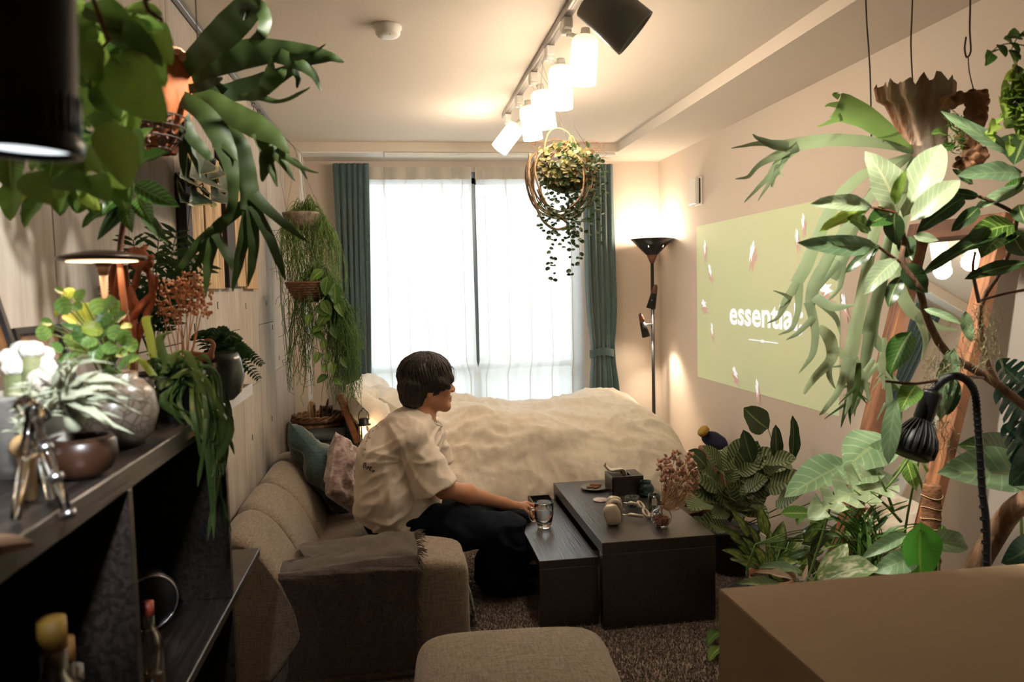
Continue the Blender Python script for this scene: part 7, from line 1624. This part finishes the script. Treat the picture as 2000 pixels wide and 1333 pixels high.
for (pts) in ([(300, 700), (292, 655), (285, 625), (290, 618)], [(330, 720), (318, 690), (312, 660), (330, 650)], [(320, 730), (345, 690), (365, 690), (385, 735), (400, 800)], [(340, 740), (375, 720), (410, 760), (440, 830), (425, 870)], [(300, 735), (270, 700), (255, 720)], [(390, 820), (420, 800), (450, 840), (420, 900), (395, 880)]):
    b = MB(); sp2 = smoothpath([at(x, y, 1.52) for x, y in pts], 4); n = len(sp2); vs = []
    for j, p in enumerate(sp2): vs += [p+Vector((-.008, 0, 0)), p+Vector((0, -.002, .001)), p+Vector((.008, 0, 0))]
    b.add(vs, [(j*3+q, j*3+q+1, j*3+q+4, j*3+q+3) for j in range(n-1) for q in (0, 1)], [(.5, .5)]*len(vs)); obj('flat_stem', b, lm_lime if pts[0][0] == 300 else lm_rhip, rt_)
# fern on the ledge
random.seed(91)
fn = thing('fern', (at(420, 700, 2.15).x, 2.15, lz), 'small dark green fern with arching fronds at the end of the ledge', 'plant'); fc = Vector((at(420, 720, 2.15).x, 2.15, lz+.07)); pot(fn, (fc.x, 2.15, lz), .045, .07, m_dpot)
for (x, y) in ((512, 712), (505, 740), (490, 690), (470, 665), (440, 650), (400, 650), (375, 660), (455, 690), (480, 725), (498, 700), (430, 670), (465, 710)):
    t3 = at(x, y, 2.15+U(-.05, .05)); mid = (fc+t3)/2+Vector((0, 0, .045)); sp2 = smoothpath([fc, mid, t3], 10); b = MB(); tube(b, sp2, .001, 4)
    for k in range(4, len(sp2)):
        fr_ = 1-abs(k/len(sp2)-.45)*1.2
        for s in (-1, 1):
            q = sp2[k]; dd = (sp2[k]-sp2[k-1]).normalized(); sd = dd.cross(Vector((0, -.6, 1))).normalized()*s; addleaf(b, 'ovate', lm_fern, q, q+(sd+dd*.3+Vector((0, 0, -.1))).normalized()*.03*fr_, (0, -.6, 1), .8)
    obj('fern_frond', b, lm_fern, fn)
# dark hanging leaves at the far end
for (x0, y0, x1, y1) in ((430, 760, 445, 860), (442, 800, 455, 845), (420, 745, 440, 800)): leaf(fn, 'oblong', lm_ficus, at(x0, y0, 1.98), at(x1, y1, 1.95), (0, -1, .2), .9)
# clear glass stand in front
gs = thing('clear_glass_stand', (at(90, 940, .90).x, .90, zs), 'clear acrylic tripod stand with silver joints at the front of the bookcase', 'stand'); m_acr = mat('acrylic', (1, 1, 1), .03, trans=1, ior=1.45)
P3 = [at(62, 800, .90), Vector((at(132, 952, .88).x, .88, zs+.004)), Vector((at(25, 945, .90).x, .90, zs+.004)), Vector((at(88, 900, .97).x, .98, zs+.004))]
for k in (1, 2, 3): b = MB(); tube(b, [P3[0], P3[k]], .0055, 14); obj('leg', b, m_acr, gs)
b = MB(); q0 = P3[0]; tube(b, [q0+Vector((-.012, 0, .01)), q0+Vector((.014, 0, -.012))], .010, 14); obj('joint', b, m_acr, gs)
for f_ in (.35, .62, .95): b = MB(); c = q0.lerp(P3[1], f_); dd = (P3[1]-q0).normalized(); tube(b, [c-dd*.004, c+dd*.004], .0085, 14); obj('collar', b, m_steel, gs)
b = MB(); tube(b, smoothpath([q0.lerp(P3[2], .45), q0.lerp(P3[2], .4)+Vector((.02, 0, .006)), q0.lerp(P3[1], .3)], 3), .004, 10); obj('crossbar', b, m_acr, gs)
# leaf-shaped wooden tray
b = MB(); c = at(32, 972, .84); pts = [(-.05, -.018), (-.02, -.026), (.012, -.02), (.032, .0), (.012, .016), (-.02, .024), (-.05, .018)]
vs = [Vector((c.x+x, .80+y, zs+.001)) for x, y in pts]+[Vector((c.x+x, .80+y, zs+.006+.004*abs(y)/.02)) for x, y in pts]
b.add(vs, [tuple(range(6, -1, -1)), tuple(range(7, 14))]+[(i, (i+1) % 7, 7+(i+1) % 7, 7+i) for i in range(7)], None, False); obj('leaf_tray', b, mat('oak_tray', G(150, 116, 90), .5), None, None, 'leaf-shaped pale wooden tray at the front corner of the bookcase', 'tray')
# ---------------- two hanging rhipsalis
def strands(parent, cx_, cy_, Y0, spread, tops, n, rnd, r=.0015, m=lm_hair):
    random.seed(rnd); b = MB(); n = int(n*.62)
    for i in range(n):
        x0, y0 = random.choice(tops); x0 += U(-spread, spread); y0 += U(-5, 8); ex, ey = cx_(x0), cy_(x0)
        P = [at(cx0_+U(-8, 8), cy0_+U(-4, 4), Y0), at(x0*.6+cx0_*.4, y0-U(4, 26), Y0+U(-.05, .05)), at(x0, y0+14, Y0+U(-.10, .08)), at((x0+ex)/2+U(-22, 22), (y0+ey)/2, Y0+U(-.12, .08)), at(ex, ey, Y0+U(-.12, .08))]
        sp2 = smoothpath(P, 3); tube(b, sp2, r, 3, False)
        for q in range(4):
            j = random.randrange(5, len(sp2)); a_ = sp2[j]; tube(b, [a_, a_+Vector((U(-.02, .02), U(-.015, .015), U(-.035, .0))), a_+Vector((U(-.035, .035), U(-.03, .03), U(-.07, -.02)))], r*.85, 3, False)
    b.uv = [(.3, .5)]*len(b.v); return obj('thin_stem', b, m, parent, kind='stuff')
Y = 4.32
r1 = thing('hanging_rhipsalis', at(578, 460, Y), 'hanging bowl of hair-thin green rhipsalis, upper of the two by the left curtain', 'plant', 'hanging rhipsalis bowls')
c = at(592, 452, Y); b = MB(); hollow(b, [(.0, 0), (.05, .01), (.085, .04), (.105, .085), (.108, .10)], c, .006, 36); obj('coconut_bowl', b, mat('coconut_shell', G(110, 98, 84), .85, col2=G(150, 138, 122), scale=30, bump=.4), r1)
b = MB(); lathe(b, [(0, .085), (.10, .085)], c, 20); obj('soil', b, m_soil, r1)
cx0_, cy0_ = 595, 412
strands(r1, lambda x: x+U(-18, 24), lambda x: U(470, 560) if x < 640 else U(520, 640), Y, 10, [(560, 420), (580, 412), (600, 408), (615, 410), (630, 418), (640, 432), (650, 450), (555, 430), (620, 415), (635, 425)], 260, 5)
strands(r1, lambda x: 585+U(-25, 30), lambda x: U(600, 770), Y, 8, [(560, 430), (575, 440), (590, 440), (600, 440)], 80, 6)
b = MB()
for q in ((558, 416), (592, 405), (628, 416)): tube(b, [at(q[0], q[1]+4, Y), at(579, 300, Y+.05), at(572, 285, Y+.1)], .0009, 4)
tube(b, [at(545, 275, Y), at(548, 350, Y), at(560, 415, Y)], .0008, 4); tube(b, smoothpath([at(578, 296, Y), at(572, 286, Y), Vector((XL+.02, Y+.1, ZC-.03))], 2), .001, 4); obj('hanger', b, m_wire, r1)
Y = 4.12
r2 = thing('hanging_rhipsalis', at(603, 588, Y), 'hanging wicker bowl of rhipsalis and heart leaves, lower of two by the left curtain', 'plant', 'hanging rhipsalis bowls')
c = at(603, 590, Y)
for k in range(9):
    b = MB() if k == 0 else b; z = .012*k+.004; rr = .045+.065*(k/8)**.6; tube(b, [c+Vector(((rr+.003*math.sin(a*16+k*PI))*math.cos(a), (rr+.003*math.sin(a*16+k*PI))*math.sin(a), z)) for a in [2*PI*i/48 for i in range(49)]], .0075, 5, False)
obj('wicker_bowl', b, m_wick, r2); b = MB(); lathe(b, [(0, .0), (.045, .002), (.10, .09), (0, .09)], c, 20); obj('soil', b, m_soil, r2)
cx0_, cy0_ = 615, 540
strands(r2, lambda x: 670+U(-45, 40) if x > 610 else 590+U(-28, 24), lambda x: U(600, 775), Y, 10, [(585, 545), (600, 538), (625, 535), (640, 545), (655, 555), (660, 575), (670, 590), (645, 550), (665, 570)], 330, 8)
strands(r2, lambda x: 678+U(-32, 30), lambda x: U(660, 790), Y, 8, [(650, 570), (665, 580), (675, 600)], 160, 9)
random.seed(10)
for (x, y, l) in ((640, 545, 34), (655, 560, 36), (632, 590, 30), (640, 610, 34), (620, 600, 26), (660, 590, 30), (628, 635, 24), (618, 650, 22), (605, 615, 22), (632, 665, 20), (640, 690, 18), (622, 690, 22), (648, 710, 24), (636, 735, 22), (655, 740, 20), (668, 700, 22), (628, 530, 30), (612, 640, 18), (650, 640, 24), (633, 712, 16)):
    a = U(.2, .8)*PI; leaf(r2, 'heart', lm_fgreen, at(x, y, Y-.10), at(x+l*math.cos(a), y+l*math.sin(a), Y-.12), (0, -1, .3), .9)
stem(r2, [at(620, 560, Y-.1), at(628, 600, Y-.1), at(632, 660, Y-.1), at(640, 740, Y-.1)], .0018, m_stem, 'vine', 5)
b = MB()
for q in (570, 603, 636): tube(b, [at(q, 540, Y), at(600, 480, Y), at(588, 300, Y+.05)], .0009, 4)
tube(b, [at(588, 300, Y+.05), Vector((XL+.02, Y+.2, ZC-.03))], .001, 4); obj('hanger', b, m_wire, r2)
# ---------------- hanging vine ball by the window
random.seed(101)
Y = 3.25; hv = thing('hanging_vine_ball', at(1105, 450, Y), 'round vine-wreath planter of small coppery green leaves hanging in front of the window', 'plant')
c = at(1100, 350, Y); m_vine = mat('vine_wood', G(108, 84, 62), .8, col2=G(150, 122, 92), scale=30, bump=.5)
for k in range(9):
    b = MB(); rr = U(.125, .165); tl = U(-.5, .5); off = Vector((U(-.02, .01), U(-.03, .03), U(-.02, .01))); Rm = R3('Z', U(-50, 50)) @ R3('X', 90) @ R3('Y', U(-15, 15))
    tube(b, [c+off+Rm @ Vector(((rr+.008*math.sin(a*3+k))*math.cos(a), (rr+.008*math.cos(a*2+k))*math.sin(a)*1.05, .012*math.sin(a*2+k))) for a in [2*PI*i/40 for i in range(41)]], U(.0022, .0048), 6, False); obj('vine_ring', b, m_vine, hv)
b = MB(); tube(b, smoothpath([at(x, y, Y-.05) for x, y in ((1035, 300), (1033, 350), (1045, 395), (1060, 430), (1085, 448), (1110, 440), (1095, 425), (1065, 400), (1050, 370))], 5), .006, 7); obj('thick_vine', b, m_vine, hv)
b = MB(); tube(b, smoothpath([at(x, y, Y-.06) for x, y in ((1062, 300), (1070, 262), (1090, 250), (1112, 262), (1118, 290))], 5), .0022, 6); tube(b, smoothpath([at(x, y, Y-.03) for x, y in ((1105, 295), (1115, 265), (1125, 280), (1135, 300))], 4), .002, 6); obj('loop', b, mat('straw_loop', G(190, 165, 90), .8), hv)
b = MB(); ball(b, c+Vector((.02, .02, .015)), (.10, .10, .075), 16, 12); obj('moss_core', b, mat('moss_core', G(62, 54, 34), .95, col2=G(96, 84, 50), scale=40, bump=1), hv)
for i in range(230):
    a = U(0, 2*PI); rr = math.sqrt(U(0, 1)); x = 1108+62*rr*math.cos(a); y = 322+48*rr*math.sin(a)
    if y > 350 and x < 1060: continue
    Yk = Y-.11*math.sqrt(max(0, 1-rr*rr))-.01; b3 = at(x, y, Yk); leaf(hv, 'ovate', random.choice([lm_dis, lm_dis, lm_disd]), b3, b3+Vector((U(-1, 1), U(-.7, .1), U(-.9, .5))).normalized()*U(.022, .034), (U(-.5, .5), -1, U(0, 1)), U(.9, 1.3))
vb = MB(); lf = MB()
for i in range(26):
    x0 = U(1062, 1175); y0 = U(330, 380) if x0 < 1150 else U(290, 330); yl = {0: 555, 1: 545, 2: 530, 3: 520}.get(i, U(420, 490)); x1 = x0+U(-12, 12)
    if i < 4: x0, x1 = ((1085, 1080), (1108, 1115), (1070, 1074), (1128, 1132))[i]
    if x0 > 1140: yl = U(380, 500)
    Yk = Y-.07; P = smoothpath([at(x0, y0, Yk), at((x0+x1)/2+U(-6, 6), (y0+yl)/2, Yk), at(x1, yl, Yk)], 8); tube(vb, P, .0008, 4)
    nl = int((yl-y0)/9)
    for k in range(nl):
        q = P[int((k+.7)/nl*(len(P)-1))]; s = 1 if k % 2 else -1; addleaf(lf, 'round', lm_disd, q, q+Vector((s*U(.012, .022), U(-.008, .008), U(-.012, .006))), (0, -1, U(-.3, .8)), .8)
obj('trailing_vine', vb, m_stem, hv, kind='stuff'); lf.uv = [(.3, .5)]*len(lf.v); obj('small_leaf', lf, lm_disd, hv, kind='stuff')
b = MB()
for i in range(60): q = at(1108+U(-70, 75), 300+U(-25, 40), Y-.02); tube(b, smoothpath([q, q+Vector((U(-.02, .02), U(-.02, .02), .015)), q+Vector((U(-.05, .05), U(-.04, .0), U(.0, .035)))], 2), .0007, 3, False)
obj('dry_twig', b, mat('copper_twig', G(150, 92, 56), .8), hv, kind='stuff')
b = MB()
for x0, tyk in ((1045, 3.15), (1112, 3.2), (1145, 3.3)): tube(b, [at(x0, 285, Y), Vector((tx, tyk, ZC-.03))], .0007, 4)
obj('hanger', b, m_wire, hv)
